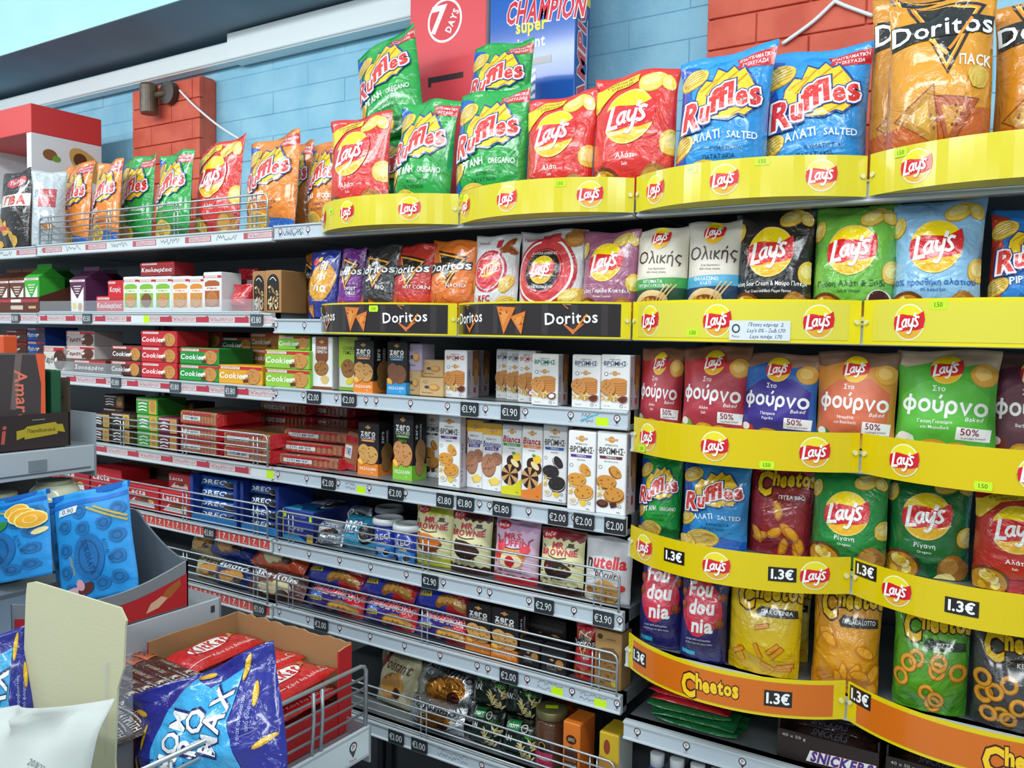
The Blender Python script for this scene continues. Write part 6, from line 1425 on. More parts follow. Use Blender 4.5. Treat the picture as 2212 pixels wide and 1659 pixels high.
# ------------------------------------------------------------------ seventh shelf
z = ZS('mid', 7)
CRB = d_crois('Croissant', '#6a4a3a', A=1.0); CRB.ell('l', '#a8202c', .16, .86, .13, .13); CRB.text(W, '7', .16, .87, .12, None, .02, .1, 0, 'l')
flow('croissant_pack', 'cream croissant bag with round red badge behind the basket', 792, 872, 1440, z, .05, .13, .08, '#d9d2a8', CRB, lean=18, rz=-4, crumple=1.4)
flow('croissant_pack', 'brown croissant pack stuffed in behind the cream one', 800, 900, 1425, z + .0, .18, .17, .08, '#8a6a4c', CR1, lean=10)
flow('croissant_pack', 'crumpled silver foil croissant pack', 872, 1002, 1472, z + .03, .05, .12, .07, '#c9cdd0', d_crois('Penissimo', '#4a4a50', '#d08a3a', .7), lean=30, kind='foil', crumple=2.2, ry=6)
flow('croissant_pack', 'silver foil croissant pack lying beneath the crumpled one', 868, 985, 1545, z, .02, .07, .06, '#c3c8cb', d_crois('Penissimo', '#4a4a50', '#a8682a', .7), lean=12, kind='foil', crumple=1.6)
kn = Art(.9); kn.poly('b', '#1f7a3c', [(.08, .58), (.52, .62), (.5, .84), (.08, .8)]); kn.text(W, 'Knorr', .3, .71, .12, .34, .01, .1, 5); kn.text(W, 'VAN', .2, .42, .12, .3, .02); kn.ring('t', '#d9dcd6', .64, .7, .08, .02, n=14)
for i in range(26): kn.ell('p', ('#d8c98a', '#c4b06a', '#e6dbaa')[i % 3], .55 + .4 * ((i * .37) % 1), .06 + .4 * ((i * .61) % 1), .07, .02, i * 47, 7)
for i in range(7): kn.poly('p', '#4fae3a', [(.7 + .03 * i, .5), (.66 + .06 * i, .62 + .02 * (i % 3)), (.73 + .03 * i, .52)])
for i, (u0, u1, vt, dz_, Y) in enumerate(((1000, 1068, 1545, 0, .03), (1070, 1150, 1560, 0, .02), (1005, 1085, 1500, .075, .06), (1075, 1150, 1512, .075, .06))):
    flow('noodle_pack', 'dark green noodle pack, %s' % ('lower one beside the silver foil', 'lower one beside the glass jar', 'upper one beside the silver foil', 'upper one beside the glass jar')[i], u0, u1, vt, z + dz_, Y, .085, .05, '#16241c', kn, lean=20, cat='noodles')
X, zt = at(1185, 1532, .06); h = zt - z
t = thing('glass_jar', 'glass jar with dull gold lid and pink label', 'jar', (X, .075, z)); r = .036
b = MB(); b.lathe([(r * .9, 0), (r, .006), (r, h * .76), (r * .86, h * .84)], mat('gloss', '#5a3c2c'), 28); b.build('jar_body', t, True)
b = MB(); b.lathe([(r * .9, h * .84), (r * .98, h * .85), (r * .98, h * .98), (r * .92, h)], mat('steel', '#8f8a5c'), 28); b.build('lid', t, True)
a = Art(1.2); a.rect('b', '#b5325a', .1, .05, .9, .55); a.poly('b', '#2a1a18', [(.1, .55), (.9, .55), (.75, .95), (.5, 1.05), (.25, .95)]); a.text(W, 'αμύγδαλα', .5, .35, .1, .6, .01); a.ring('l', '#c9a25a', .5, .78, .12, .03, n=14)
stick(t, a, lambda x, y: (np.stack([(r + .0004) * np.cos(-2.5 + 1.7 * x), (r + .0004) * np.sin(-2.5 + 1.7 * x), y * h * .62], 1), np.stack([np.cos(-2.5 + 1.7 * x), np.sin(-2.5 + 1.7 * x), 0 * x], 1)), 'gloss', L=.1)
st = MB(); st.box(-.014, .014, -.006, .006, h, h + .001, mat('plast', '#c6f01e')); o = st.build('price_sticker', t); o.rotation_euler = (0, 0, .5)
oc = Art(1.9); oc.poly('b', '#4a2418', [(.12, .1), (.88, .1), (.88, 1.1), (.5, 1.2), (.12, 1.1)]); oc.text('#c98a4a', 'ROASTED', .5, .78, .1, .6); oc.text(W, 'CHOCOLATE', .5, .6, .1, .66, .01); oc.ell('l', '#3a1c16', .5, 1.4, .3, .14); oc.text('#e8c88a', 'ΔΕΜΟΣ', .5, 1.4, .1, .4, part='l')
carton('chocolate_box', 'orange chocolate box standing beside the jar', 1215, 1252, 1562, z, .01, .07, ('#d9741f', '#c9641a'), oc)
carton('chocolate_box', 'orange chocolate box pushed behind the jar', 1186, 1226, 1522, z, .12, .06, '#cf6a1c', oc)
carton('cookie_box', 'black cookie carton in the back row behind the orange boxes', 1243, 1284, 1530, z, .1, .06, '#1e1a1c', ZO)
gb = Art(1.0); gb.poly('b', '#a8793a', [(0, 0), (1, 0), (1, .55), (0, .62)]); gb.ell('p', '#8a3a24', .4, .78, .16, .12); gb.rect('b', '#6a4a22', .35, .2, .4, .4); gb.rect('b', '#6a4a22', .72, .2, .77, .4)
carton('biscuit_box', 'yellow and tan box at the end of the seventh shelf', 1293, 1336, 1585, z, .02, .07, ('#c9a824', '#b5b8ae'), gb)
# ------------------------------------------------------------------ right bay, low shelves
z = ZS('right', 6)
for i in range(3): flow('chocolate_bar', 'flat green chocolate bar wrapper, %s of the lower pile' % ('lowest', 'second', 'topmost')[i], 1408 - 6 * i, 1590 - 8 * i, 1560, z + .007 + .0135 * i, .02, .1, .012, '#1f6a3a', None, lean=86, rz=3 * i, cat='chocolate')
for i in range(5): flow('chocolate_bar', 'flat red chocolate bar wrapper, %s of the upper pile' % ('lowest', 'second', 'third', 'fourth', 'topmost')[i], 1402 - 4 * i, 1570 - 8 * i, 1530, z + .049 + .013 * i, .02, .1, .0125, '#c02834', None, lean=86, rz=2 * i, cat='chocolate')
sn = Art(.6); sn.poly('b', W, [(.3, .06), (.96, .1), (.98, .34), (.34, .3)]); sn.text('#c8202c', 'SNICKERS', .65, .2, .2, .6, .05, .15, 3, 'l'); sn.text('#2a3f9a', 'SNICKERS', .65, .2, .2, .6, .02, .15, 3, 'l', base_bold=.05); sn.text('#c9c6c0', '40 x 50 g', .17, .5, .06, .24, .01)
sb = Art(.3); sb.text('#6a6a7c', 'SNICKERS', .5, .15, .12, .4, .02, .15)
for i, (u0, u1) in enumerate(((1680, 1900), (1915, 2140))):
    q = ('beside the flat wrappers', 'at the shelf end')[i]
    x0, x1 = at(u0, 1650, .04)[0], at(u1, 1650, .04)[0]; w = (x1 - x0) / 2
    t = thing('bar_display', 'dark brown chocolate bar display box %s' % q, 'display box', ((x0 + x1) / 2, .03, z)); m = mat('card', '#2a1c1a')
    b = MB(); b.box(-w, w, 0, .003, 0, .052, m); b.box(-w, -w + .003, .003, .2, 0, .07, m); b.box(w - .003, w, .003, .2, 0, .07, m); b.box(-w + .003, w - .003, .003, .2, 0, .003, m); b.build('open_tray', t)
    stick(t, sn, plane_surf((-w, 0, 0), (2 * w, 0, 0), (0, 0, .052), (0, -1, 0)), 'card', L=0)
    for k in range(5):
        f = flow('chocolate_bar', 'brown chocolate bar, %s in the display box %s' % (('front', 'second', 'third', 'fourth', 'rear')[k] + ' one', q), u0 + 12, u1 - 12, 1600, z + .022 + .009 * k, .05 + .026 * k, .034, .028, '#3a2622', sb, lean=60, cat='chocolate')
z = ZS('right', 7)
for i, u in enumerate((1412, 1455, 1500, 1545)):
    X, zt = at(u, 1634 + 12 * i, .03)
    t = thing('bottle', 'purple bottle with white cap, %s from the biscuit bay' % ('first', 'second', 'third', 'fourth')[i], 'bottle', (X, .05, z)); h = zt - z
    b = MB(); b.lathe([(.026, 0), (.028, .006), (.028, h * .66), (.014, h * .84), (.012, h * .88)], mat('plast', '#3a3f92'), 20); b.build('bottle_body', t, True)
    b = MB(); b.lathe([(.014, h * .86), (.0145, h * .99), (.012, h)], mat('plast', '#cfd6d8'), 20); b.build('cap', t, True)
# ------------------------------------------------------------------ stepped gondola in the left foreground
def axes(o, loc, X, Y, Z):
    o.matrix_world = Matrix(((X[0], Y[0], Z[0], loc[0]), (X[1], Y[1], Z[1], loc[1]), (X[2], Y[2], Z[2], loc[2]), (0, 0, 0, 1)))
GM = mat('steel', '#a3abb2'); GR_ = mat('gloss', '#b3bdc6'); YN = -1.18
def gshelf(label, xb, xf, zt, zrail, yf=-.5, drop=0.0, lip=0.0):
    t = thing('gondola_shelf', label, 'shelf', (xf, yf, zrail)); h = zt - zrail; L = yf - YN
    b = MB(); b.box(xb - xf, -.006, -L, 0, max(0, h - .02 - drop), h - drop, GM); b.build('shelf_board', t)
    b = MB(); b.box(-.006, 0, -L, 0, 0, h, GR_, .0015); b.build('price_rail', t)
    b = MB(); b.box(xb - xf, -.0, .0, .004, -.012, h + lip, GM, .001); b.build('end_plate', t)
    return t
t1 = gshelf('upper grey shelf of the stepped stand carrying the dark biscuit tray', -1.4, -.975, 1.258, 1.203)
b = MB(); b.box(.0, .002, -.135, -.1, .014, .036, mat('plast', '#7f8b94')); b.build('label_window', t1)
b = MB(); b.box(-.1, -.004, .0041, .006, .055, .12, mat('plast', '#9aa5ad')); b.build('clear_end_fin', t1)
b = MB(); b.box(.0001, .0012, -.6, -.01, .008, .011, mat('plast', '#59636b')); b.build('rail_groove', t1)
t2 = gshelf('middle grey shelf of the stepped stand below the red hopper', -1.12, -.584, 1.008, .925)
for z_ in (.02, .06): b = MB(); b.box(.0, .001, -.02, -.012, z_, z_ + .012, mat('plast', '#3a4046')); b.build('slot', t2)
t3 = gshelf('lowest grey shelf of the stepped stand with the wire basket', -.62, -.217, .866, .815, drop=.026)
a = Art(.12); a.rect('b', '#cfdbe2', .02, .01, .99, .11); a.ell('l', '#3a3c40', .9, .072, .022, n=16); a.poly('l', '#3a3c40', [(.882, .06), (.918, .06), (.9, .03)]); a.ell('l', '#dfe6ea', .9, .073, .015, n=14); a.text('#c23a3a', 'P', .9, .073, .018, None, .02, part='l'); a.text('#b33', 'Pesto', .9, .021, .012, part='l')
stick(t3, a, plane_surf((.0, -.4, .002), (0, .4, 0), (0, 0, .048), (1, 0, 0)), 'gloss', L=0, names={'b': 'label_strip', 'l': 'shop_logo'})
g = thing('display_stand', 'dark grey body of the stepped stand', 'shelving', (-.8, YN, 0)); b = MB(); b.box(-.6, .17, .02, .66, .03, .8, mat('steel', '#3f464c'), .004); b.build('body_panel', g); b = MB(); b.box(-.6, .2, .0, .68, 0, .03, mat('steel', '#2e3338')); b.build('plinth', g)
b = MB(); b.box(-.62, -.36, .02, .66, .8, 1.17, mat('steel', '#4a5158')); b.build('back_column', g)
FLR = .842
# wire basket front on the lowest shelf
t = thing('wire_basket', 'grey wire basket front beside the red wafer box', 'wire basket', (-.222, -.505, .867)); m = mat('wire', '#aab3ba'); L = .6
for i, zz in enumerate((.022, .042, .062, .08, .1)):
    b = MB()
    if i == 4: b.tube([(0, 0, 0), (0, 0, .09), (0, -.004, .097), (0, -.012, .1), (0, -L, .1)], .0034, m, 8)
    else: b.tube([(0, 0, zz), (0, -L, zz)], .0022, m, 6)
    b.build('wire', t, True)
for y in (-.1, -.118, -.36, -.378): b = MB(); b.tube([(.0, y, 0), (.004, y, .05), (.003, y, .096)], .003, m, 8); b.build('upright', t, True)
# dark biscuit tray with its upright box
t = thing('biscuit_tray', 'dark cardboard display tray with yellow ribbon print on the upper shelf', 'display tray', (-.988, -.545, 1.26)); m = mat('card', '#33292a')
b = MB(); b.box(-.004, 0, -.5, 0, 0, .068, m); b.build('tray_front', t); b = MB(); b.box(-.2, -.004, -.5, -.004, 0, .003, m); b.build('tray_floor', t)
b = MB(); b.add([(0, -.002, 0), (-.2, -.002, 0), (-.2, -.002, .15), (-.075, -.002, .15), (-.06, -.002, .135), (-.0, -.002, .138), (0, .002, 0), (-.2, .002, 0), (-.2, .002, .15), (-.075, .002, .15), (-.06, .002, .135), (0, .002, .138)], [(0, 1, 2, 3, 4, 5), (11, 10, 9, 8, 7, 6), (0, 6, 7, 1), (1, 7, 8, 2), (2, 8, 9, 3), (3, 9, 10, 4), (4, 10, 11, 5), (5, 11, 6, 0)], mat('card', '#4a3a2e')); b.build('end_wall', t)
b = MB(); b.box(-.02, .02, -.0045, -.003, -.011, .011, mat('plast', '#c6f01e')); o = b.build('price_sticker', t); o.location = (-.045, -.0, .095); o.rotation_euler = (0, math.radians(-40), 0)
a = Art(.136); a.text('#c8584a', 'Amaretti', .54, .065, .07, .44, .02, .12); a.poly('b', '#b9a52e', [(.79, .04), (.82, .05), (.82, .04), (.95, .052), (.95, .062), (.98, .056), (.97, .09), (.95, .09), (.94, .1), (.83, .09), (.82, .08), (.79, .075)]); a.text('#4a3f14', 'Παραδοσιακά', .885, .072, .014, .11); a.rect('t', '#a8a29c', .85, .112, .9, .115)
stick(t, a, plane_surf((0, -.5, 0), (0, .5, 0), (0, 0, .068), (1, 0, 0)), 'card', L=0)
am = Art(1.5); am.poly('b', '#d8562a', [(.9, 0), (1, 0), (1, 1.5), (.84, 1.5), (.93, 1.0)]); am.rect('b', '#d8a82a', 0, 0, .05, 1.5); am.rect('b', '#a8c82a', .05, 0, .09, 1.5); am.poly('b', '#6a5a58', [(.4, .6), (.5, .6), (.62, 1.5), (.5, 1.5)]); am.text('#d87058', 'Amaretti', .6, .66, .2, None, .02, .1, -88, 't', .075, 1.15); am.text('#cfe0c0', 'ΑΜΥΓΔΑΛΟ', .17, 1.1, .07, .6, 0, 0, -88); am.poly('p', '#cfdcb0', [(.28, 0), (.46, 0), (.48, .2), (.36, .36), (.26, .2)])
t = carton('biscuit_box', 'upright black almond biscuit box with orange edge in the dark tray', 4, 92, 766, 1.264, -.62, .05, '#3a3032', am, h=.182, w=.1)
t.rotation_euler = (0, 0, math.radians(62)); t.location = (-1.012, -.637, 1.264)
carton('biscuit_box', 'orange biscuit box standing behind the black almond box', -45, 8, 724, 1.264, -.56, .03, '#d8562a', None, rz=0)
carton('biscuit_box', 'dark green biscuit box edge showing behind the black almond box', 96, 112, 800, 1.264, -.575, .02, '#1f5a3c', None)
# red hopper with the blue pouches
t = thing('display_hopper', 'grey plastic hopper with curved rim and red printed front', 'display hopper', (-.586, -.566, 1.01)); gp = mat('plast', '#5b656e'); N = 10; LY = .3
prof = []  # far wall outline, x back from the front panel
for i in range(N + 1):
    s = i / N; prof.append((-.15 * s, .082 + .075 * (s ** 1.6) if s < .8 else .082 + .075 * (.8 ** 1.6) + .02 * math.sin((s - .8) / .2 * 1.57)))
prof.append((-.2, .15)); prof.append((-.28, .06))
def wall(y0, y1, nm, k=1.0):
    pts = [(0, 0)] + [(x, z_ * k) for x, z_ in prof] + [(-.28, 0)]
    n = len(pts); vs = [(x, y0, z_) for x, z_ in pts] + [(x, y1, z_) for x, z_ in pts]
    m = MB(); m.add(vs, [tuple(range(n)), tuple(range(2 * n - 1, n - 1, -1))] + [(i, n + i, n + (i + 1) % n, (i + 1) % n) for i in range(n)], gp); m.build(nm, t)
wall(-.004, 0, 'end_wall'); wall(-LY, -LY + .004, 'end_wall', .22)
b = MB(); n = 16; vs = []
for i in range(n + 1):
    y = -LY * i / n; zt = .082 - .028 * math.sin(math.pi * min(1, i / n)) ; vs += [(0, y, 0), (0, y, zt), (-.004, y, zt), (-.004, y, 0)]
fs = [(4 * i + k, 4 * i + (k + 1) % 4, 4 * i + 4 + (k + 1) % 4, 4 * i + 4 + k) for i in range(n) for k in range(4)]
b.add(vs, fs, mat('plast', '#7e8890')); b.build('front_panel', t)
b = MB(); b.box(-.284, -.28, -LY, 0, 0, .012, gp); b.build('back_wall', t); b = MB(); b.box(-.28, -.004, -LY + .004, -.004, 0, .004, gp); b.build('hopper_floor', t)
a = Art(.15); a.poly('b', '#b5222c', [(.01, .004), (.99, .004), (.99, .142)] + [(x / 12, .142 - .06 * math.sin(math.pi * x / 12)) for x in range(11, 0, -1)] + [(.01, .142)]); a.poly('p', '#a8622e', [(.8, .05), (.88, .06), (.95, .1), (.94, .125), (.85, .095)]); a.poly('p', '#d9b99a', [(.72, .02), (.8, .03), (.86, .06), (.82, .075), (.75, .055)]); a.text('#f0d8d4', 'απολαύστε όπως εσείς', .45, .045, .018, .4, 0, .2)
stick(t, a, plane_surf((0, -LY, 0), (0, LY, 0), (0, 0, .063), (1, 0, 0)), 'card', L=0, z0=.0006)
BLU = '#1f8fd8'
def d_pouch(orange):
    a = Art(1.5); a.rect('b', '#1668c0', .0, 1.32, 1, 1.38); rr = random.Random(3)
    spots = [(.2, 1.05), (.45, .98), (.72, 1.0), (.86, .8), (.18, .72), (.84, .52), (.16, .42), (.82, .24), (.2, .16), (.62, .2), (.4, 1.22), (.88, 1.16)]
    for i, (x, y) in enumerate(spots): a.ell('p', '#1a6fb0', x, y, .1, .1, rr.random() * 90, 14, .06, i); a.ring('p', '#165a94', x, y, .05, .016, n=12); a.ring('p', '#2a80c0', x, y, .078, .008, n=14)
    a.ell('p', '#1b6cae', .5, .58, .2, .32, 0, 24); a.ring('p', '#155488', .5, .58, .13, .02, .22, n=20); a.text('#124a80', 'ΣΟΚΟΛΑΤΑ', .5, .58, .07, .5, .02, 0, -80); a.text('#124a80', 'ROYAL ART', .74, .6, .045, .5, 0, 0, -78); a.text('#c9a53a', 'γάλακτος', .28, .5, .045, .3, 0, 0, -80)
    for k in (0, .09): a.line('b', '#b5a24a', [(.5 + k, 1.26), (.98, .98 + k * .6)], .028)
    if orange:
        for x, y, r in ((.72, 1.2, .13), (.78, 1.1, .14), (.86, 1.02, .15)): a.ell('p', '#f0dc8a', x, y, r, r, 0, 18); a.ell('p', '#e8a82a', x, y, r * .86, r * .86, 0, 18); a.ring('p', '#f5d27a', x, y, r * .4, .012, n=14)
        a.ell('p', '#2f8a3a', .56, .98, .1, .06, 50, 12); a.ell('p', '#eddb9a', .92, .8, .08, .05, 30, 10)
    else:
        a.poly('s', '#d5dde2', [(.12, 1.2), (.36, 1.22), (.37, 1.31), (.13, 1.29)]); a.text('#4a5258', '0.90', .245, 1.255, .06, .2, part='s'); a.ell('p', '#d9b0c0', .2, .1, .2, .1, 10, 14, .05); a.ell('p', '#5a2a2a', .4, .16, .12, .07, 30, 12, .06); a.ell('p', '#e0a0b0', .34, .22, .05, .08)
    return a
def pouch(label, u0, u1, vt, vb, Y, art, ry, rz, lean):
    x0, x1 = at(u0, (vt + vb) / 2, Y)[0], at(u1, (vt + vb) / 2, Y)[0]; zb = at((u0 + u1) / 2, vb, Y)[1]; zt = at((u0 + u1) / 2, vt, Y)[1]
    SEED[0] += 1; t = thing('chocolate_pouch', label, 'chocolate', ((x0 + x1) / 2, Y, zb), (math.radians(-lean), math.radians(ry), math.radians(rz)))
    z0 = 1.016 + (x1 - x0) / 2 * math.sin(math.radians(-ry)) - .02; t.location.z = z0; t.location.x += -math.sin(math.radians(ry)) * -(z0 - zb) * 1.0; zb = z0
    w, h = x1 - x0, (zt - zb) * 1.13 / math.cos(math.radians(ry))
    t.location.x += .012
    Gf, Gb = bag_grid(w, h, .03, SEED[0], crumple=.5, pinch=.01, top_full=.1); bag_mesh(t, Gf, Gb, 'baked', BLU); stick(t, art, grid_surf(Gf), 'baked')
    b = MB(); b.box(-w * .5, w * .5, .0, .006, h * .955, h * 1.01, mat('baked', '#1668c0')); b.build('zip_seal', t)
pouch('bright blue chocolate pouch with white price sticker', 148, 274, 1092, 1300, -.645, d_pouch(False), -15, 14, 8)
pouch('bright blue chocolate pouch tucked behind the one with the price sticker', 138, 252, 1100, 1300, -.61, d_pouch(False), -15, 14, 8)
pouch('bright blue chocolate pouch with orange slices', -52, 92, 1108, 1340, -.70, d_pouch(True), -14, 14, 8)
# pale plastic tubs
for i, (u, vt, Y, r, lb, oc_) in enumerate(((118, 1036, -.56, .052, 'cream plastic tub with rounded shoulder behind the blue pouches', None), (2, 1064, -.665, .045, 'cream plastic tub with an orange label', '#e8a82a'))):
    X, zt = at(u, vt, Y); z_ = 1.0095; h = max(.09, zt - z_); X -= .0
    t = thing('plastic_tub', lb, 'tub', (X, Y, z_)); b = MB(); b.lathe([(r * .9, 0), (r, .006), (r, h * .62), (r * .97, h * .78), (r * .86, h * .9), (r * .6, h * .96)], mat('gloss', '#c9cbb0'), 32); b.build('tub_body', t, True)
    b = MB(); b.lathe([(r * .62, h * .93), (r * .64, h * .94), (r * .62, h), (r * .5, h * 1.0)], mat('plast', '#8f9378'), 28); b.build('tub_neck', t, True)
    a = Art(.8); a.rect('b', oc_ or '#3a4668', 0, 0, 1, .8)
    stick(t, a, lambda x, y: (np.stack([(r + .0006) * np.cos(-2.4 + 1.6 * x), (r + .0006) * np.sin(-2.4 + 1.6 * x), h * .1 + y * h * .42], 1), np.stack([np.cos(-2.4 + 1.6 * x), np.sin(-2.4 + 1.6 * x), 0 * x], 1)), 'gloss', L=.1)
# red wafer box with the open top
bx0, bx1, by0, by1, bz, bh = -.552, -.272, -.668, -.488, FLR, .143
t = thing('wafer_box', 'open red cardboard box of wafer bars with torn brown inside', 'box', ((bx0 + bx1) / 2, by1, bz)); w = (bx1 - bx0) / 2; d = by1 - by0
kr, rd = mat('kraft', '#a07a50'), mat('card', '#b81c22'); rr = random.Random(9)
def torn(nm, p0, p1, hs, nrm):
    n = len(hs) - 1; vs = []; th = .0035
    for i, hh in enumerate(hs):
        x = p0[0] + (p1[0] - p0[0]) * i / n; y = p0[1] + (p1[1] - p0[1]) * i / n
        vs += [(x, y, 0), (x, y, hh), (x + nrm[0] * th, y + nrm[1] * th, hh), (x + nrm[0] * th, y + nrm[1] * th, 0)]
    fs = []; mi = []
    for i in range(n):
        for k, mm in ((0, 0), (1, 0), (2, 1), (3, 0)): fs.append((4 * i + k, 4 * i + (k + 1) % 4, 4 * i + 4 + (k + 1) % 4, 4 * i + 4 + k)); mi.append(mm)
    fs += [(3, 2, 1, 0), (4 * n, 4 * n + 1, 4 * n + 2, 4 * n + 3)]; mi += [1, 1]
    mesh_obj(nm, vs, fs, [kr, rd], t, mi)
torn('back_wall', (-w, 0), (w, 0), [bh + rr.uniform(-.003, .003) for _ in range(24)], (0, 1))
torn('side_wall', (-w, -d), (-w, 0), [bh - .002 + rr.uniform(-.001, .001) for _ in range(10)], (-1, 0))
torn('side_wall', (w, -.03), (w, 0), [bh - .004, bh - .001, bh], (1, 0))
b = MB(); b.box(-w, w, -d, 0, 0, .002, kr); b.build('box_floor', t)
b = MB(); b.box(-w, w, -d - .003, -d, 0, .05, rd); b.build('front_wall', t); b = MB(); b.box(w, w + .003, -d, -.031, 0, .052, rd); b.build('side_lip', t)
kk = Art(.58)
kk.ell('l', W, .46, .33, .27, .12, 4, 24); kk.text('#c41a22', 'KitKat', .46, .33, .17, .46, .04, .15, 0, 'l'); kk.poly('p', '#b5824a', [(.72, .3), (.84, .36), (.92, .46), (.8, .44)]); kk.rect('p', '#c9975a', .76, .4, .96, .43, 22); kk.text('#efd0ce', 'Κάνε ένα διάλειμμα', .6, .1, .045, .6); kk.ring('t', '#efd0ce', .88, .13, .05, .01, n=12); kk.rect('t', '#e8b8b4', .04, .1, .3, .112)
k_ = 0
for ci, xc in enumerate((-.5, -.412, -.324)):
    for lv in range(3):
        for yi, yc in enumerate((-.575, -.672)):
            SEED[0] += 1; w_, h_ = (.165, .086) if yi == 0 else (.12, .086)
            if yi == 1: continue
            zz = bz + .028 + .034 * lv + (.012 if ci == 0 else 0)
            r_ = thing('wafer_bar', 'red wafer bar, %s in the %s column%s' % (('bottom layer', 'middle layer', 'top layer')[lv], ('back-most', 'central', 'basket-side')[ci], ' near the front wall' if yi else ''), 'chocolate', group='wafer bars in the red box')
            Gf, Gb = flow_grid(w_, h_, .02, SEED[0], crumple=.5); bag_mesh(r_, Gf, Gb, 'film', '#c41c22', name='wrapper'); stick(r_, kk, grid_surf(Gf), 'film')
            a_ = math.radians(rr.uniform(-6, 6)); axes(r_, (xc + .043, yc, zz), (math.sin(-a_), math.cos(a_), .03), (0, 0, -1), (-math.cos(a_), math.sin(-a_), .06))
# brown hazelnut bars lying in a row
nb = Art(.12); nb.rect('b', '#c9643c', .02, .02, .3, .1); nb.text('#5a2418', 'HAZELNUT', .16, .06, .05, .24, .01); nb.text('#c9b8ae', 'protein bar', .48, .06, .036, .2); nb.text('#e6dcd4', 'ΜΕ ΤΗΝ Α ΠΡΩΤΗ', .8, .06, .05, .3, .01)
for i in range(8):
    SEED[0] += 1; yc = -.672 - .0245 * i
    r_ = thing('chocolate_bar', 'brown hazelnut bar with orange end, %s counting from the red wafer box' % ('first', 'second', 'third', 'fourth', 'fifth', 'sixth', 'seventh', 'eighth', 'ninth')[i], 'chocolate', group='hazelnut bars beside the wafer box')
    Gf, Gb = flow_grid(.25, .032, .024, SEED[0], crumple=.5); bag_mesh(r_, Gf, Gb, 'film', '#43231c', name='wrapper'); stick(r_, nb, grid_surf(Gf), 'film')
    if i < 5: xx, zz = -.49 - .0 * i, .945
    else: xx, zz = -.47, .945
    axes(r_, (xx + .005, yc - .016, zz + .004), (1, 0, -.04), (0, 0, -1), (.0, 1, 0))
t = thing('bar_carton', 'low brown carton holding the hazelnut bars', 'carton', (-.47, -.69, FLR)); m = mat('card', '#4a2a22')
b = MB(); b.box(-.11, .11, -.165, .0, 0, .092, m, .003); b.build('carton_body', t)
# blue corn puff bags lying in the basket
mm = Art(.62); mm.poly('p', '#3fa8e0', [(.3, .03), (.78, .05), (.76, .3), (.84, .54), (.62, .5), (.5, .58), (.34, .46), (.24, .28)])
for i, (s_, x_, l_) in enumerate((('MOM', .4, .3), ('RO', .54, .22), ('MAX', .68, .32))):
    mm.text('#1a2a6a', s_, x_, .28 + .02 * i, .12, None, .05, 0, 68, 'l', .1, l_ + .02, .02); mm.text(W, s_, x_, .28 + .02 * i, .12, None, .02, 0, 68, 'l', .1, l_, .02)
for x, y, r in ((.12, .5, -30), (.1, .22, 60), (.22, .1, 30), (.56, .575, -10), (.9, .4, 80), (.86, .54, 70), (.92, .16, 20), (.5, .03, 10), (.17, .36, 80)): mm.ell('p', '#c9971a', x, y, .065, .016, r, 12); mm.ell('p', '#e6bb2c', x, y + .003, .06, .011, r, 12)
mm.text('#aab6e8', 'σνακ αραβοσίτου', .82, .3, .02, .3, 0, 0, 78); mm.text('#aab6e8', 'από φούρνο', .86, .3, .02, .24, 0, 0, 78)
def puffs(label, u, v, Y, w, h, ry, rz, lean, seed, loc=None):
    X, Z = at(u, v, Y)
    if loc: X, Y, Z = loc
    t = thing('corn_puff_bag', label, 'snack bag', (X, Y, Z), (math.radians(-lean), math.radians(ry), math.radians(rz)))
    Gf, Gb = bag_grid(w, h, .075, seed, crumple=1.6, pinch=.04, ear=.03); bag_mesh(t, Gf, Gb, 'film', '#22288c'); stick(t, mm, grid_surf(Gf), 'film')
puffs('dark blue corn puff bag slumped in the basket with light blue splash', 478, 1800, -.80, .27, .155, -24, 14, 20, 77, (-.225, -.80, .892))
puffs('dark blue corn puff bag cut off at the edge of the stand', -38, 1655, -.93, .18, .17, -8, 60, 10, 78)
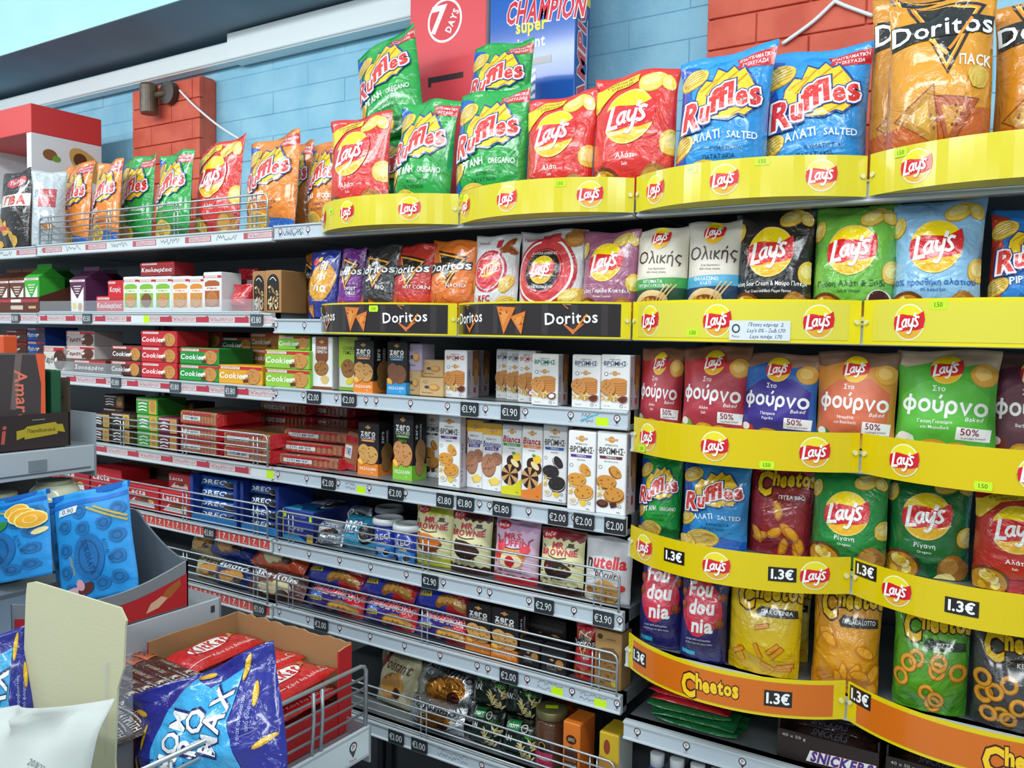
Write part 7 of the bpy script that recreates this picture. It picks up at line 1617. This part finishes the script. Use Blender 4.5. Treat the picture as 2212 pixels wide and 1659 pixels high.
# cream card flap, clear fin, white paper bag and tray
t = thing('display_card', 'plain cream cardboard flap standing up behind the white bag', 'cardboard', (at(140, 1560, -.88)[0], -.88, FLR), (math.radians(-3), 0, math.radians(4)))
zt = at(140, 1285, -.88)[1] - FLR; w = (at(235, 1400, -.88)[0] - at(45, 1400, -.88)[0]) / 2
pts = [(-w, 0), (w * .98, 0), (w, zt * .12), (w * .9, zt * .3), (w * .9, zt * .62), (w, zt * .72), (w, zt * .9), (w * 1.02, zt * .93), (w * .9, zt * .98), (-w * .82, zt * 1.0), (-w * .98, zt * .985), (-w, zt * .93)]
n = len(pts); vs = [(x, 0, z_) for x, z_ in pts] + [(x, .003, z_) for x, z_ in pts]
mesh_obj('card_panel', vs, [tuple(range(n)), tuple(range(2 * n - 1, n - 1, -1))] + [(i, n + i, n + (i + 1) % n, (i + 1) % n) for i in range(n)], mat('kraft', '#c9c6a4'), t)
b = MB(); b.box(-w, w, .003, .02, 0, .02, mat('card', '#3a221a')); b.build('card_base', t)
t = thing('clear_divider', 'clear plastic divider standing beside the cream flap', 'divider', (at(272, 1600, -.84)[0], -.84, FLR)); b = MB(); b.box(-.0015, .0015, -.03, .01, 0, at(255, 1432, -.86)[1] - FLR, clear_plastic()); b.build('divider_pane', t); b = MB(); b.box(-.006, .006, -.03, .01, 0, .004, mat('plast', '#c9d0d4')); b.build('divider_foot', t)
SEED[0] += 1; X, _ = at(8, 1600, -1.0)
t = thing('paper_bag', 'crumpled white paper bag with small printed stamp', 'paper bag', (X, -1.0, FLR), (math.radians(-14), 0, math.radians(8))); hh = at(100, 1612, -1.0)[1] - FLR
Gf, Gb = bag_grid(.21, hh * 1.05, .09, 321, crumple=3.0, ear=.13, pinch=.02); bag_mesh(t, Gf, Gb, 'paper', '#b9c0bc')
a = Art(1.0); a.text('#6a7074', '20/11/23', .72, .72, .03, .16, 0, 0, -8); a.text('#6a7074', 'L2077:5', .73, .68, .026, .14, 0, 0, -8); stick(t, a, grid_surf(Gf), 'paper')
t = thing('white_tray', 'white cardboard tray edge in the basket beside the paper bag', 'tray', (-.37, -.98, FLR)); m = mat('card', '#d9e0dc')
b = MB(); b.box(-.2, .14, .0, .003, 0, .075, m); b.build('front_wall', t); b = MB(); b.box(.137, .14, -.1, .0, 0, .05, m); b.build('side_wall', t); b = MB(); b.box(-.2, .137, -.1, -.001, 0, .003, m); b.build('tray_floor', t)
